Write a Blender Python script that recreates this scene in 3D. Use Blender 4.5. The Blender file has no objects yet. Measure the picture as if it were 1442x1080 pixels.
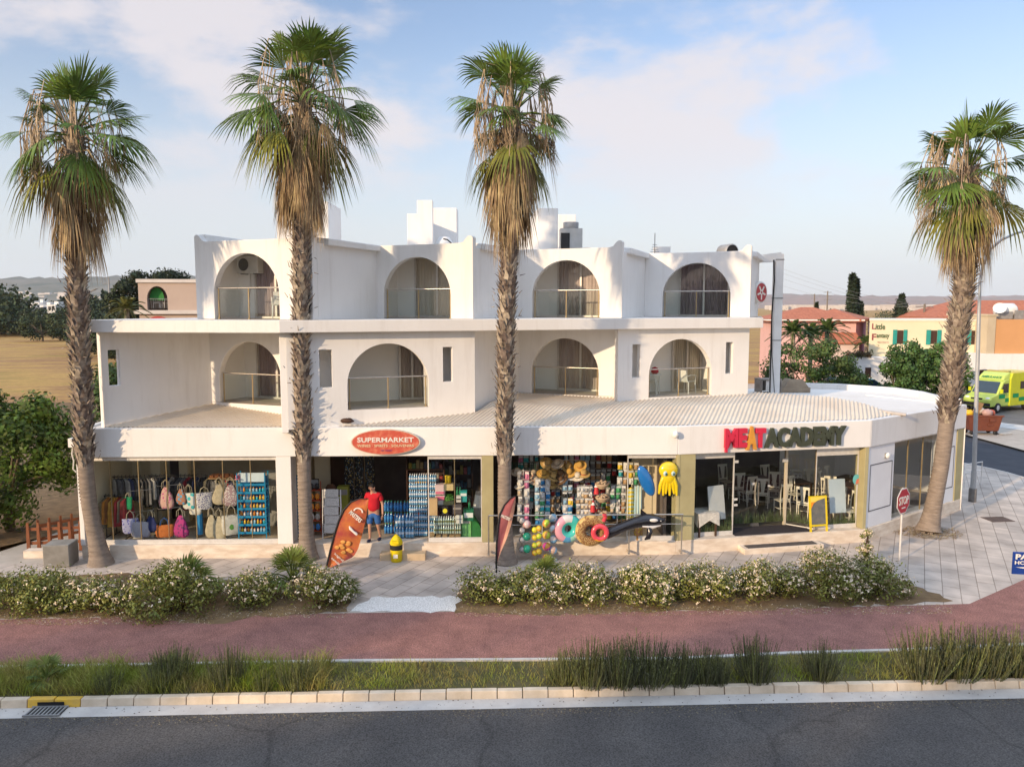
import bpy, math, random
from mathutils import Vector, Matrix
from mathutils.geometry import tessellate_polygon
R = math.radians
PI = math.pi
rnd = random.Random(7)
scene = bpy.context.scene
COL = scene.collection
V = Vector
ORD = ['first','second','third','fourth','fifth','sixth','seventh','eighth','ninth','tenth','eleventh','twelfth','thirteenth','fourteenth','fifteenth','sixteenth','seventeenth','eighteenth']
# ---------------------------------------------------------------- camera model (used to survey points off the photograph)
H = 7.5
FPX = 1080.0
TH = math.atan(108/1080.0)
CT, ST = math.cos(TH), math.sin(TH)
def ray(u, v):
    dx, dy = (u-721)/FPX, (540-v)/FPX
    return V((dx, CT+dy*ST, -ST+dy*CT))
def G(u, v, z=0.0):
    d = ray(u, v); t = (z-H)/d.z
    return V((d.x*t, d.y*t, z))
def atY(u, v, Y):
    d = ray(u, v); t = Y/d.y
    return V((d.x*t, Y, H+d.z*t))
def online(u, P0, P1, z):
    k = (u-721)/FPX
    dx, dy = P1[0]-P0[0], P1[1]-P0[1]
    t = (k*(CT*P0[1]+(H-z)*ST)-P0[0])/(dx-k*CT*dy)
    return V((P0[0]+t*dx, P0[1]+t*dy, z))
# ---------------------------------------------------------------- mesh builder
class MB:
    def __init__(self): self.v=[]; self.f=[]; self.m=[]; self.s=[]
    def add(self, verts, faces, mi=0, smooth=False, M=None):
        n=len(self.v)
        for p in verts:
            p=V(p); self.v.append(M@p if M is not None else p)
        for f in faces:
            self.f.append([i+n for i in f]); self.m.append(mi); self.s.append(smooth)
    def box(self, c, s, rz=0, mi=0, M=None):
        x,y,z=s[0]/2,s[1]/2,s[2]/2
        vs=[(-x,-y,-z),(x,-y,-z),(x,y,-z),(-x,y,-z),(-x,-y,z),(x,-y,z),(x,y,z),(-x,y,z)]
        fs=[(0,3,2,1),(4,5,6,7),(0,1,5,4),(1,2,6,5),(2,3,7,6),(3,0,4,7)]
        T=Matrix.Translation(V(c))@Matrix.Rotation(rz,4,'Z')
        self.add(vs,fs,mi,False,M@T if M is not None else T)
    def hexa(self, p, mi=0):          # 8 points: bottom 4 ccw, top 4 ccw
        self.add(p,[(0,3,2,1),(4,5,6,7),(0,1,5,4),(1,2,6,5),(2,3,7,6),(3,0,4,7)],mi)
    def quad(self,a,b,c,d,mi=0,smooth=False): self.add([a,b,c,d],[(0,1,2,3)],mi,smooth)
    def poly(self,pts,mi=0):
        tris=tessellate_polygon([[V(p) for p in pts]])
        self.add(pts,[t for t in tris],mi)
    def slab(self, outer, holes, o, ex, ey, thick, mi=0, back=True):
        """flat plate: 2-D outline (x along ex, y along ey from o), holes, extruded by vector thick"""
        o,ex,ey,th=V(o),V(ex),V(ey),V(thick)
        loops=[outer]+list(holes)
        flat=[p for l in loops for p in l]
        tris=tessellate_polygon([[V((p[0],p[1],0)) for p in l] for l in loops])
        P=[o+ex*p[0]+ey*p[1] for p in flat]; n=len(P)
        nrm=ex.cross(ey)
        fl=[]
        for t in tris:
            a,b,c=[flat[i] for i in t]
            area=(b[0]-a[0])*(c[1]-a[1])-(b[1]-a[1])*(c[0]-a[0])
            t=tuple(t) if area>0 else tuple(reversed(t))
            if nrm.dot(th)>0: t=tuple(reversed(t))
            fl.append(t)
        vs=P+[p+th for p in P]
        fs=list(fl)
        if back: fs+=[tuple(i+n for i in reversed(t)) for t in fl]
        k=0
        for li,l in enumerate(loops):
            m=len(l)
            ar=sum(l[i][0]*l[(i+1)%m][1]-l[(i+1)%m][0]*l[i][1] for i in range(m))
            ccw=(ar>0)
            for i in range(m):
                a,b=k+i,k+(i+1)%m
                q=(a,b,b+n,a+n)
                flip=(ccw!=(li==0))
                if nrm.dot(th)>0: flip=not flip
                q=q if flip else tuple(reversed(q))
                fs.append(q)
            k+=m
        self.add(vs,fs,mi)
    def tube(self, pts, rad, n=8, mi=0, caps=True, smooth=True, M=None):
        pts=[V(p) for p in pts]
        if not hasattr(rad,'__len__'): rad=[rad]*len(pts)
        vs=[];fs=[]
        up=V((0,0,1))
        prev=None
        for i,p in enumerate(pts):
            t=(pts[min(i+1,len(pts)-1)]-pts[max(i-1,0)])
            if t.length<1e-9: t=V((0,0,1))
            t.normalize()
            if prev is None:
                a=t.cross(up)
                if a.length<.05: a=t.cross(V((1,0,0)))
            else:
                a=prev-t*prev.dot(t)
            a.normalize(); b=t.cross(a); prev=a
            for k in range(n):
                th=2*PI*k/n
                vs.append(p+(a*math.cos(th)+b*math.sin(th))*rad[i])
        for i in range(len(pts)-1):
            for k in range(n):
                k2=(k+1)%n
                fs.append((i*n+k,i*n+k2,(i+1)*n+k2,(i+1)*n+k))
        self.add(vs,fs,mi,smooth,M)
        if caps:
            self.add(vs[:n],[tuple(range(n))],mi,False,M)
            self.add(vs[-n:],[tuple(reversed(range(n)))],mi,False,M)
    def lathe(self, prof, n=16, c=(0,0,0), mi=0, smooth=True, M=None):
        vs=[];fs=[]
        for r,z in prof:
            for k in range(n):
                a=2*PI*k/n; vs.append((c[0]+r*math.cos(a),c[1]+r*math.sin(a),c[2]+z))
        for i in range(len(prof)-1):
            for k in range(n):
                k2=(k+1)%n; fs.append((i*n+k,i*n+k2,(i+1)*n+k2,(i+1)*n+k))
        self.add(vs,fs,mi,smooth,M)
    def ell(self, c, r, nu=12, nv=8, mi=0, M=None, wob=0, rg=None):
        vs=[];fs=[]
        for j in range(nv+1):
            ph=PI*j/nv
            for k in range(nu):
                a=2*PI*k/nu
                w=1+(rg.uniform(-wob,wob) if wob else 0)
                vs.append((c[0]+r[0]*math.sin(ph)*math.cos(a)*w,c[1]+r[1]*math.sin(ph)*math.sin(a)*w,c[2]-r[2]*math.cos(ph)*w))
        for j in range(nv):
            for k in range(nu):
                k2=(k+1)%nu; fs.append((j*nu+k,j*nu+k2,(j+1)*nu+k2,(j+1)*nu+k))
        self.add(vs,fs,mi,True,M)
    def torus(self, Rr, r, nu=32, nv=12, mi=0, M=None, fz=1.0, matf=None):
        vs=[];fs=[];n0=len(self.v)
        for i in range(nu):
            a=2*PI*i/nu
            for k in range(nv):
                b=2*PI*k/nv
                vs.append(((Rr+r*math.cos(b))*math.cos(a),r*math.sin(b)*fz,(Rr+r*math.cos(b))*math.sin(a)))
        for i in range(nu):
            for k in range(nv):
                i2=(i+1)%nu;k2=(k+1)%nv
                f=(i*nv+k,i*nv+k2,i2*nv+k2,i2*nv+k)
                fs.append(f)
        self.add(vs,fs,mi,True,M)
        if matf:
            k=len(self.f)-len(fs)
            for i in range(nu):
                for j in range(nv): self.m[k]=matf(2*PI*(i+.5)/nu,2*PI*(j+.5)/nv); k+=1
    def text(self, s, size, o, ex, ey, depth=.01, mi=0, align='CENTER', sx=1.0, bold=0.0):
        o,ex,ey=V(o),V(ex).normalized(),V(ey).normalized()
        ez=ex.cross(ey)
        cu=bpy.data.curves.new('t','FONT'); cu.body=s; cu.size=size; cu.align_x=align; cu.extrude=depth/2; cu.offset=bold; cu.resolution_u=3
        ob=bpy.data.objects.new('t',cu); COL.objects.link(ob)
        dg=bpy.context.evaluated_depsgraph_get(); dg.update()
        me=ob.evaluated_get(dg).to_mesh()
        self.add([o+ex*(p.co.x*sx)+ey*p.co.y+ez*p.co.z for p in me.vertices],[tuple(f.vertices) for f in me.polygons],mi)
        ob.evaluated_get(dg).to_mesh_clear()
        bpy.data.objects.remove(ob); bpy.data.curves.remove(cu)
    def mesh(self, name, mats, off=V((0,0,0))):
        me=bpy.data.meshes.new(name)
        me.from_pydata([p-off for p in self.v],[],self.f)
        for m in (mats if isinstance(mats,(list,tuple)) else [mats]): me.materials.append(m)
        me.polygons.foreach_set('material_index',self.m)
        me.polygons.foreach_set('use_smooth',self.s)
        me.update()
        return me
    def build(self, name, mats, parent=None, loc=None, bev=0):
        """verts are in world space; parent/loc give the object's own origin"""
        off=V((0,0,0))
        if parent is not None: off=wloc(parent)
        lo=V(loc) if loc is not None else None
        base=off if lo is None else lo
        ob=bpy.data.objects.new(name,self.mesh(name,mats,base))
        COL.objects.link(ob)
        if parent is not None: ob.parent=parent; ob.location=base-off
        else: ob.location=base
        if bev:
            b=ob.modifiers.new('bevel','BEVEL'); b.width=bev; b.segments=2; b.limit_method='ANGLE'; b.angle_limit=R(40)
        return ob
def wloc(o):
    p=V(o.location)
    while o.parent is not None: o=o.parent; p=p+V(o.location)
    return p
def tag(o,label=None,cat=None,group=None,kind=None):
    if label: o['label']=label
    if cat: o['category']=cat
    if group: o['group']=group
    if kind: o['kind']=kind
    return o
def thing(name,label,cat,loc=(0,0,0),rz=0,group=None):
    o=bpy.data.objects.new(name,None); COL.objects.link(o)
    o.location=loc; o.rotation_euler=(0,0,rz); o.empty_display_size=.2
    return tag(o,label,cat,group)
def struct(o): return tag(o,kind='structure')
KIDS={}
def kids(o): return [c for c in COL.objects if c.parent==o]
def dup(o,loc=None,rz=None,label=None,group=None,parent=None,scale=None,ch=None):
    c=o.copy(); COL.objects.link(c)
    if parent is not None: c.parent=parent
    if loc is not None: c.location=loc
    if rz is not None: c.rotation_euler=(0,0,rz)
    if scale is not None: c.scale=scale if hasattr(scale,'__len__') else (scale,)*3
    if label: c['label']=label
    if group: c['group']=group
    for k in (o.children if ch is None else ch): dup(k,parent=c)
    return c
# ---------------------------------------------------------------- materials
def N(nt,t,**kw):
    n=nt.nodes.new(t)
    for k,v in kw.items():
        if k in n.inputs: n.inputs[k].default_value=v
        else: setattr(n,k,v)
    return n
def c4(c): return (c[0],c[1],c[2],1)
MATS={}
def pm(name,col,col2=None,sc=3.0,rough=.75,bump=0,bsc=40,metal=0,spec=.3,det=5,island=0,lo=.35,hi=.65,stretch=None,transl=0,coat=0,coords='world'):
    if name in MATS: return MATS[name]
    m=bpy.data.materials.new(name); m.use_nodes=True; nt=m.node_tree
    b=nt.nodes['Principled BSDF']
    b.inputs['Roughness'].default_value=rough; b.inputs['Metallic'].default_value=metal
    b.inputs['Specular IOR Level'].default_value=spec
    if coat: b.inputs['Coat Weight'].default_value=coat
    g=N(nt,'ShaderNodeNewGeometry')
    if coords=='world': src=g.outputs['Position']
    else: src=N(nt,'ShaderNodeTexCoord').outputs['Object']
    if stretch:
        mp=N(nt,'ShaderNodeMapping'); mp.inputs['Scale'].default_value=stretch
        nt.links.new(src,mp.inputs['Vector']); src=mp.outputs['Vector']
    if col2 is None: col2=tuple(x*.88 for x in col)
    nz=N(nt,'ShaderNodeTexNoise',Scale=sc,Detail=det,Roughness=.6)
    nt.links.new(src,nz.inputs['Vector'])
    mr=N(nt,'ShaderNodeMapRange'); mr.inputs['From Min'].default_value=lo; mr.inputs['From Max'].default_value=hi
    nt.links.new(nz.outputs['Fac'],mr.inputs['Value'])
    mx=N(nt,'ShaderNodeMix',data_type='RGBA')
    mx.inputs[6].default_value=c4(col); mx.inputs[7].default_value=c4(col2)
    nt.links.new(mr.outputs['Result'],mx.inputs[0])
    out=mx.outputs[2]
    if island:
        hs=N(nt,'ShaderNodeHueSaturation')
        ml=N(nt,'ShaderNodeMapRange'); ml.inputs['To Min'].default_value=1-island; ml.inputs['To Max'].default_value=1+island
        nt.links.new(g.outputs['Random Per Island'],ml.inputs['Value'])
        nt.links.new(ml.outputs['Result'],hs.inputs['Value'])
        mh=N(nt,'ShaderNodeMapRange'); mh.inputs['To Min'].default_value=.5-island*.05; mh.inputs['To Max'].default_value=.5+island*.05
        nt.links.new(g.outputs['Random Per Island'],mh.inputs['Value']); nt.links.new(mh.outputs['Result'],hs.inputs['Hue'])
        nt.links.new(out,hs.inputs['Color']); out=hs.outputs['Color']
    nt.links.new(out,b.inputs['Base Color'])
    if bump:
        n2=N(nt,'ShaderNodeTexNoise',Scale=bsc,Detail=4); nt.links.new(src,n2.inputs['Vector'])
        bp=N(nt,'ShaderNodeBump',Strength=bump,Distance=.02); nt.links.new(n2.outputs['Fac'],bp.inputs['Height'])
        nt.links.new(bp.outputs['Normal'],b.inputs['Normal'])
    if transl:
        tr=N(nt,'ShaderNodeBsdfTranslucent'); nt.links.new(out,tr.inputs['Color'])
        ms=N(nt,'ShaderNodeMixShader',Fac=transl)
        nt.links.new(b.outputs[0],ms.inputs[1]); nt.links.new(tr.outputs[0],ms.inputs[2])
        nt.links.new(ms.outputs[0],nt.nodes['Material Output'].inputs['Surface'])
    MATS[name]=m
    return m
def glass(name,tint=(.92,.96,.95),refl=1.0,rough=.0,f0=.06):
    if name in MATS: return MATS[name]
    m=bpy.data.materials.new(name); m.use_nodes=True; nt=m.node_tree; nt.nodes.remove(nt.nodes['Principled BSDF'])
    t=N(nt,'ShaderNodeBsdfTransparent',Color=c4(tint)); gl=N(nt,'ShaderNodeBsdfGlossy',Roughness=rough)
    lw=N(nt,'ShaderNodeLayerWeight',Blend=.35)
    mr=N(nt,'ShaderNodeMapRange'); mr.inputs['To Min'].default_value=f0; mr.inputs['To Max'].default_value=refl
    pw=N(nt,'ShaderNodeMath',operation='POWER'); pw.inputs[1].default_value=2.0
    nt.links.new(lw.outputs['Facing'],pw.inputs[0]); nt.links.new(pw.outputs[0],mr.inputs['Value'])
    ms=N(nt,'ShaderNodeMixShader'); nt.links.new(mr.outputs['Result'],ms.inputs[0])
    nt.links.new(t.outputs[0],ms.inputs[1]); nt.links.new(gl.outputs[0],ms.inputs[2])
    nt.links.new(ms.outputs[0],nt.nodes['Material Output'].inputs['Surface'])
    MATS[name]=m; return m
def flat(name,col,rough=.6,**k): return pm(name,col,None,rough=rough,**k)
HAZE=6e-5
# ================================================================ materials of the place
M_white=pm('white_render',(.78,.77,.755),(.72,.71,.695),sc=.8,rough=.85,bump=.12,bsc=25,spec=.2,lo=.3,hi=.75)
def streak(m,amt=.12,sc=2.6):
    nt=m.node_tree; b=nt.nodes['Principled BSDF']; l=b.inputs['Base Color'].links[0]; src=l.from_socket
    g=N(nt,'ShaderNodeNewGeometry'); mp=N(nt,'ShaderNodeMapping'); mp.inputs['Scale'].default_value=(1,1,.10); nt.links.new(g.outputs['Position'],mp.inputs[0])
    nz=N(nt,'ShaderNodeTexNoise',Scale=sc,Detail=7,Roughness=.7); nt.links.new(mp.outputs[0],nz.inputs[0]); mr=N(nt,'ShaderNodeMapRange'); mr.inputs['From Min'].default_value=.52; mr.inputs['From Max'].default_value=.78; mr.inputs['To Max'].default_value=amt; nt.links.new(nz.outputs['Fac'],mr.inputs['Value'])
    mx=N(nt,'ShaderNodeMix',data_type='RGBA'); nt.links.new(mr.outputs['Result'],mx.inputs[0]); nt.links.new(src,mx.inputs[6]); mx.inputs[7].default_value=(.34,.29,.24,1); nt.links.new(mx.outputs[2],b.inputs['Base Color'])
streak(M_white,.24)
M_soffit=pm('soffit_plaster',(.84,.81,.74),(.8,.77,.7),sc=1.5,rough=.9)
M_plinth=pm('plinth_stone',(.74,.66,.56),(.58,.48,.38),sc=2.2,rough=.85,bump=.2,bsc=20,stretch=(1,1,3))
M_beige=pm('beige_wall',(.80,.72,.54),(.75,.67,.5),sc=1.2,rough=.85)
M_olive=pm('olive_column',(.40,.36,.20),(.35,.31,.17),sc=2,rough=.7)
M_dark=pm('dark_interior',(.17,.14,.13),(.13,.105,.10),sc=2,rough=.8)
M_wood_dark=pm('dark_brown_wood',(.07,.035,.022),(.045,.022,.015),sc=4,rough=.6,stretch=(1,1,.2))
M_shopfloor=pm('shop_floor_tiles',(.50,.41,.31),(.40,.33,.25),sc=3,rough=.5)
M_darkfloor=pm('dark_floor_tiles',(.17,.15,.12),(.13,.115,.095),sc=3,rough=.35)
M_glass=glass('shop_glass',(.96,.985,.97),refl=.6,f0=.035)
M_railglass=glass('balcony_glass',(.94,.975,.965),refl=.45,f0=.035)
M_winglass=glass('window_glass',(.97,.98,.975),refl=.5,f0=.05)
M_steel=pm('brushed_steel',(.62,.58,.52),(.5,.47,.43),sc=8,rough=.32,metal=.9)
M_brass=pm('bronze_metal',(.46,.36,.2),(.38,.3,.17),sc=8,rough=.4,metal=.7)
M_alu=pm('pale_aluminium',(.75,.73,.70),(.65,.63,.6),sc=6,rough=.45,metal=.3)
M_roofsheet=pm('painted_roof_sheet',(.74,.66,.55),(.60,.50,.39),sc=.9,rough=.6,spec=.3,lo=.35,hi=.8)
M_roofflat=pm('white_roof_membrane',(.80,.77,.73),(.70,.66,.60),sc=.5,rough=.8,lo=.35,hi=.75)
M_curtain=pm('brown_curtain',(.50,.42,.39),(.36,.29,.27),sc=6,rough=.9,stretch=(1,1,.1))
M_black=flat('black_plastic',(.02,.02,.022),.5)
M_grey=pm('grey_metal',(.33,.33,.33),(.25,.25,.25),sc=5,rough=.5,metal=.3)
M_whitep=flat('white_plastic',(.8,.8,.78),.4)
M_asphalt=pm('asphalt',(.066,.061,.059),(.105,.096,.089),sc=1.1,rough=.9,bump=.35,bsc=160,det=9,lo=.3,hi=.75)
M_path=pm('red_asphalt',(.30,.145,.118),(.22,.105,.09),sc=.9,rough=.9,bump=.25,bsc=150,det=9,lo=.3,hi=.72)
M_kerb=pm('kerb_concrete',(.68,.57,.44),(.50,.41,.30),sc=2.5,rough=.85,bump=.25,bsc=30,lo=.35,hi=.75)
M_gutter=pm('gutter_concrete',(.56,.53,.49),(.46,.43,.40),sc=2,rough=.85,bump=.2,bsc=40)
M_soil=pm('dry_soil',(.22,.145,.075),(.13,.085,.045),sc=3,rough=.95,bump=.6,bsc=25,det=8)
M_verge=pm('verge_earth',(.12,.10,.045),(.075,.075,.028),sc=2.5,rough=.95,bump=.6,bsc=30,det=8)
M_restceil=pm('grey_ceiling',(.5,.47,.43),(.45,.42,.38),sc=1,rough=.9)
M_gravel=pm('white_gravel',(.88,.86,.82),(.58,.56,.52),sc=28,rough=.9,bump=.9,bsc=45,det=3,lo=.4,hi=.62)
M_concrete=pm('pale_concrete',(.48,.43,.37),(.38,.34,.29),sc=1.5,rough=.9,bump=.15,bsc=30)
def paving(name,c1,c2,mort,sx,sy,rz,ms=.012):
    m=bpy.data.materials.new(name); m.use_nodes=True; nt=m.node_tree; b=nt.nodes['Principled BSDF']
    g=N(nt,'ShaderNodeNewGeometry'); mp=N(nt,'ShaderNodeMapping'); mp.inputs['Rotation'].default_value=(0,0,rz)
    nt.links.new(g.outputs['Position'],mp.inputs['Vector'])
    br=N(nt,'ShaderNodeTexBrick'); br.inputs['Scale'].default_value=1; br.inputs['Brick Width'].default_value=sx; br.inputs['Row Height'].default_value=sy
    br.inputs['Mortar Size'].default_value=ms; br.inputs['Color1'].default_value=c4(c1); br.inputs['Color2'].default_value=c4(c2); br.inputs['Mortar'].default_value=c4(mort)
    br.inputs['Mortar Smooth'].default_value=.3; br.inputs['Bias'].default_value=0
    nt.links.new(mp.outputs[0],br.inputs['Vector'])
    nz=N(nt,'ShaderNodeTexNoise',Scale=1.3,Detail=7); nt.links.new(g.outputs['Position'],nz.inputs['Vector'])
    mr=N(nt,'ShaderNodeMapRange'); mr.inputs['From Min'].default_value=.3; mr.inputs['From Max'].default_value=.7; mr.inputs['To Min'].default_value=.72; mr.inputs['To Max'].default_value=1.15
    nt.links.new(nz.outputs['Fac'],mr.inputs['Value'])
    mu=N(nt,'ShaderNodeVectorMath',operation='SCALE'); nt.links.new(br.outputs['Color'],mu.inputs[0]); nt.links.new(mr.outputs['Result'],mu.inputs['Scale'])
    nt.links.new(mu.outputs[0],b.inputs['Base Color']); b.inputs['Roughness'].default_value=.85; b.inputs['Specular IOR Level'].default_value=.25
    bp=N(nt,'ShaderNodeBump',Strength=.6,Distance=.01); bp.invert=True; nt.links.new(br.outputs['Fac'],bp.inputs['Height']); nt.links.new(bp.outputs[0],b.inputs['Normal'])
    return m
M_pave=paving('slab_paving',(.57,.49,.42),(.46,.40,.35),(.29,.24,.20),.80,.42,R(-62))
def field_mat():
    m=bpy.data.materials.new('dry_field'); m.use_nodes=True; nt=m.node_tree; b=nt.nodes['Principled BSDF']; b.inputs['Roughness'].default_value=.95; b.inputs['Specular IOR Level'].default_value=.1
    g=N(nt,'ShaderNodeNewGeometry')
    mp=N(nt,'ShaderNodeMapping'); mp.inputs['Scale'].default_value=(.035,.11,.1); mp.inputs['Rotation'].default_value=(0,0,R(-18)); nt.links.new(g.outputs['Position'],mp.inputs[0])
    nz=N(nt,'ShaderNodeTexNoise',Scale=1.6,Detail=9,Roughness=.65); nt.links.new(mp.outputs[0],nz.inputs[0])
    cr=N(nt,'ShaderNodeValToRGB'); e=cr.color_ramp.elements
    e[0].position=.3; e[0].color=c4((.24,.20,.075)); e[1].position=.75; e[1].color=c4((.72,.48,.18))
    x=e.new(.45); x.color=c4((.58,.37,.13)); x=e.new(.6); x.color=c4((.40,.23,.12))
    nt.links.new(nz.outputs['Fac'],cr.inputs[0])
    n2=N(nt,'ShaderNodeTexNoise',Scale=2.5,Detail=6); nt.links.new(g.outputs['Position'],n2.inputs[0])
    mx=N(nt,'ShaderNodeMix',data_type='RGBA',blend_type='MULTIPLY'); mx.inputs[0].default_value=.5
    nt.links.new(cr.outputs[0],mx.inputs[6]); nt.links.new(n2.outputs['Fac'],mx.inputs[7]); nt.links.new(mx.outputs[2],b.inputs['Base Color'])
    return m
M_field=field_mat()
def roughen(m,CRK=.8,vs=.4):
    nt=m.node_tree; b=nt.nodes['Principled BSDF']; src=b.inputs['Base Color'].links[0].from_socket; g=N(nt,'ShaderNodeNewGeometry')
    nd=N(nt,'ShaderNodeTexNoise',Scale=1.5,Detail=5); nt.links.new(g.outputs['Position'],nd.inputs[0])
    mxv=N(nt,'ShaderNodeMix',data_type='VECTOR'); mxv.inputs[0].default_value=.35; nt.links.new(g.outputs['Position'],mxv.inputs[4]); nt.links.new(nd.outputs['Color'],mxv.inputs[5])
    vo=N(nt,'ShaderNodeTexVoronoi',feature='DISTANCE_TO_EDGE',Scale=vs); nt.links.new(mxv.outputs[1],vo.inputs[0])
    cr=N(nt,'ShaderNodeMapRange'); cr.inputs['From Min'].default_value=0; cr.inputs['From Max'].default_value=.012; cr.inputs['To Min'].default_value=CRK; cr.inputs['To Max'].default_value=1; nt.links.new(vo.outputs['Distance'],cr.inputs['Value'])
    sp=N(nt,'ShaderNodeTexNoise',Scale=2.2,Detail=9,Roughness=.75); nt.links.new(g.outputs['Position'],sp.inputs[0]); sr=N(nt,'ShaderNodeMapRange'); sr.inputs['From Min'].default_value=.40; sr.inputs['From Max'].default_value=.70; sr.inputs['To Min'].default_value=1.12; sr.inputs['To Max'].default_value=.74; nt.links.new(sp.outputs['Fac'],sr.inputs['Value'])
    gr=N(nt,'ShaderNodeTexNoise',Scale=34,Detail=3); nt.links.new(g.outputs['Position'],gr.inputs[0]); gm=N(nt,'ShaderNodeMapRange'); gm.inputs['From Min'].default_value=.3; gm.inputs['From Max'].default_value=.7; gm.inputs['To Min'].default_value=.5; gm.inputs['To Max'].default_value=1.5; nt.links.new(gr.outputs['Fac'],gm.inputs['Value'])
    m1=N(nt,'ShaderNodeMath',operation='MULTIPLY'); nt.links.new(cr.outputs[0],m1.inputs[0]); nt.links.new(sr.outputs[0],m1.inputs[1]); m2=N(nt,'ShaderNodeMath',operation='MULTIPLY'); nt.links.new(m1.outputs[0],m2.inputs[0]); nt.links.new(gm.outputs[0],m2.inputs[1])
    sc=N(nt,'ShaderNodeVectorMath',operation='SCALE'); nt.links.new(src,sc.inputs[0]); nt.links.new(m2.outputs[0],sc.inputs['Scale']); nt.links.new(sc.outputs[0],b.inputs['Base Color'])
roughen(M_asphalt,.72,.28); roughen(M_path,.9,.2)
# ================================================================ ground, roads, paths
b=MB(); b.quad((-9000,-400,-.2),(9000,-400,-.2),(9000,9000,-.2),(-9000,9000,-.2)); struct(b.build('ground',M_field))
def sheet(name,pts,mat,z=None):
    b=MB(); b.poly([V((p[0],p[1],p[2] if z is None else z)) for p in pts]); o=b.build(name,mat); struct(o); return o
# lines across the picture (surveyed at ground level)
K0,K1=G(0,998,-.14),G(1442,970,-.14)           # foot of the kerb
kd=(K1-K0).normalized(); kn=V((-kd.y,kd.x,0))
def KL(t,w,z): p=K0+kd*t+kn*w; return V((p.x,p.y,z))
KLEN=(K1-K0).length
sheet('road',[KL(-60,-.33,-.14),KL(-60,-14,-.14),KL(80,-14,-.14),KL(80,-.33,-.14)],M_asphalt)
b=MB(); b.quad(KL(-60,-.36,-.134),KL(80,-.36,-.134),KL(80,0,-.128),KL(-60,0,-.128)); struct(b.build('gutter',M_gutter))
# kerb of half-metre stones
b=MB(); n=int((KLEN+16)/.5); kr=random.Random(3)
for i in range(n):
    t=-8+i*.5
    yel=(i in (16+1,16+2)) # stones over the drain
    j=kr.uniform(-.006,.006); h=kr.uniform(-.006,.006)
    p=[KL(t+.008,0+j,-.15),KL(t+.492,0+j,-.15),KL(t+.492,.16,-.15),KL(t+.008,.16,-.15),KL(t+.008,.03+j,.02+h),KL(t+.492,.03+j,.02+h),KL(t+.492,.16,.02+h),KL(t+.008,.16,.02+h)]
    b.hexa(p,1 if yel else 0)
kerb=b.build('kerb',[M_kerb,pm('yellow_kerb_paint',(.72,.44,.05),(.55,.36,.09),sc=4,rough=.7)],bev=.012); struct(kerb)
# verge soil, edging, cycle path
PL=[G(-120,945,0),G(0,941,0),G(500,932,0),G(950,929,0),G(1115,921,0),G(1264,917,0),G(1442,909,0),G(1700,897,0)]
sheet('verge',[KL(-12,.15,-.005),KL(KLEN+14,.15,-.005)]+list(reversed([p+V((0,.03,-.005)) for p in PL])),M_verge)
b=MB()
for a,c in zip(PL[:-1],PL[1:]):
    d=(c-a).normalized(); nn=V((-d.y,d.x,0))
    b.hexa([a+V((0,0,-.05)),c+V((0,0,-.05)),c+nn*.1+V((0,0,-.05)),a+nn*.1+V((0,0,-.05)),a+V((0,0,.025)),c+V((0,0,.025)),c+nn*.1+V((0,0,.025)),a+nn*.1+V((0,0,.025))])
struct(b.build('path_edging',M_gutter))
PU=[G(-120,876,0),G(0,872,0),G(200,868,0),G(490,863,0),G(645,861,0),G(950,860,0),G(1290,852,0),G(1365,850,0),G(1442,816,0),G(1620,745,0)]
sheet('cycle_path',[p+V((0,.08,.002)) for p in PL]+[G(1900,820,.002)]+list(reversed([V((p.x,p.y,.002)) for p in PU])),M_path)
# pavement of stone slabs round the building up to the side street
SR=[G(1620,735,0),G(1442,673,0),G(1415,665,0),G(1385,658,0),G(1355,652,0),G(1320,640,0)]
sheet('pavement',[V((p.x,p.y,-.002)) for p in PU]+[V((p.x,p.y,-.002)) for p in SR]+[V((14,36,-.002)),V((-13.2,36,-.002)),V((-13.2,22.2,-.002)),G(-120,800,-.002)],M_pave)
b=MB()
for a,c in zip(SR[:-1],SR[1:]):
    d=(c-a).normalized(); nn=V((d.y,-d.x,0))
    b.hexa([a+V((0,0,-.2)),c+V((0,0,-.2)),c+nn*.14+V((0,0,-.2)),a+nn*.14+V((0,0,-.2)),a+V((0,0,.012)),c+V((0,0,.012)),c+nn*.14+V((0,0,.012)),a+nn*.14+V((0,0,.012))])
struct(b.build('side_kerb',M_gutter))
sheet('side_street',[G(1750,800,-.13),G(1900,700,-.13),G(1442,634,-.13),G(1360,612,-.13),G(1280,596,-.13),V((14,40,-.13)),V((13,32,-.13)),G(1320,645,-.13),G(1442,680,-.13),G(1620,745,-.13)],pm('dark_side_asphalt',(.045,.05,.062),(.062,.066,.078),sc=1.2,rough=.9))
far=[G(1900,705,-.02),G(1442,634,-.02),G(1360,612,-.02),G(1270,595,-.02)]
sheet('far_pavement',far+[V((16,75,-.02)),V((60,75,-.02))],M_concrete)
sheet('parking_asphalt',[G(1340,583,-.012),G(1480,606,-.012),G(1900,640,-.012),V((60,70,-.012)),V((10,70,-.012)),V((10,44,-.012))],pm('grey_tarmac',(.17,.16,.155),(.13,.125,.12),sc=.8,rough=.9))
sheet('white_road_line',[G(1400,594,-.006),G(1480,603,-.006),G(1480,611,-.006),G(1400,601,-.006)],pm('worn_white_line',(.62,.6,.57),(.5,.48,.45),sc=2,rough=.8))
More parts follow.
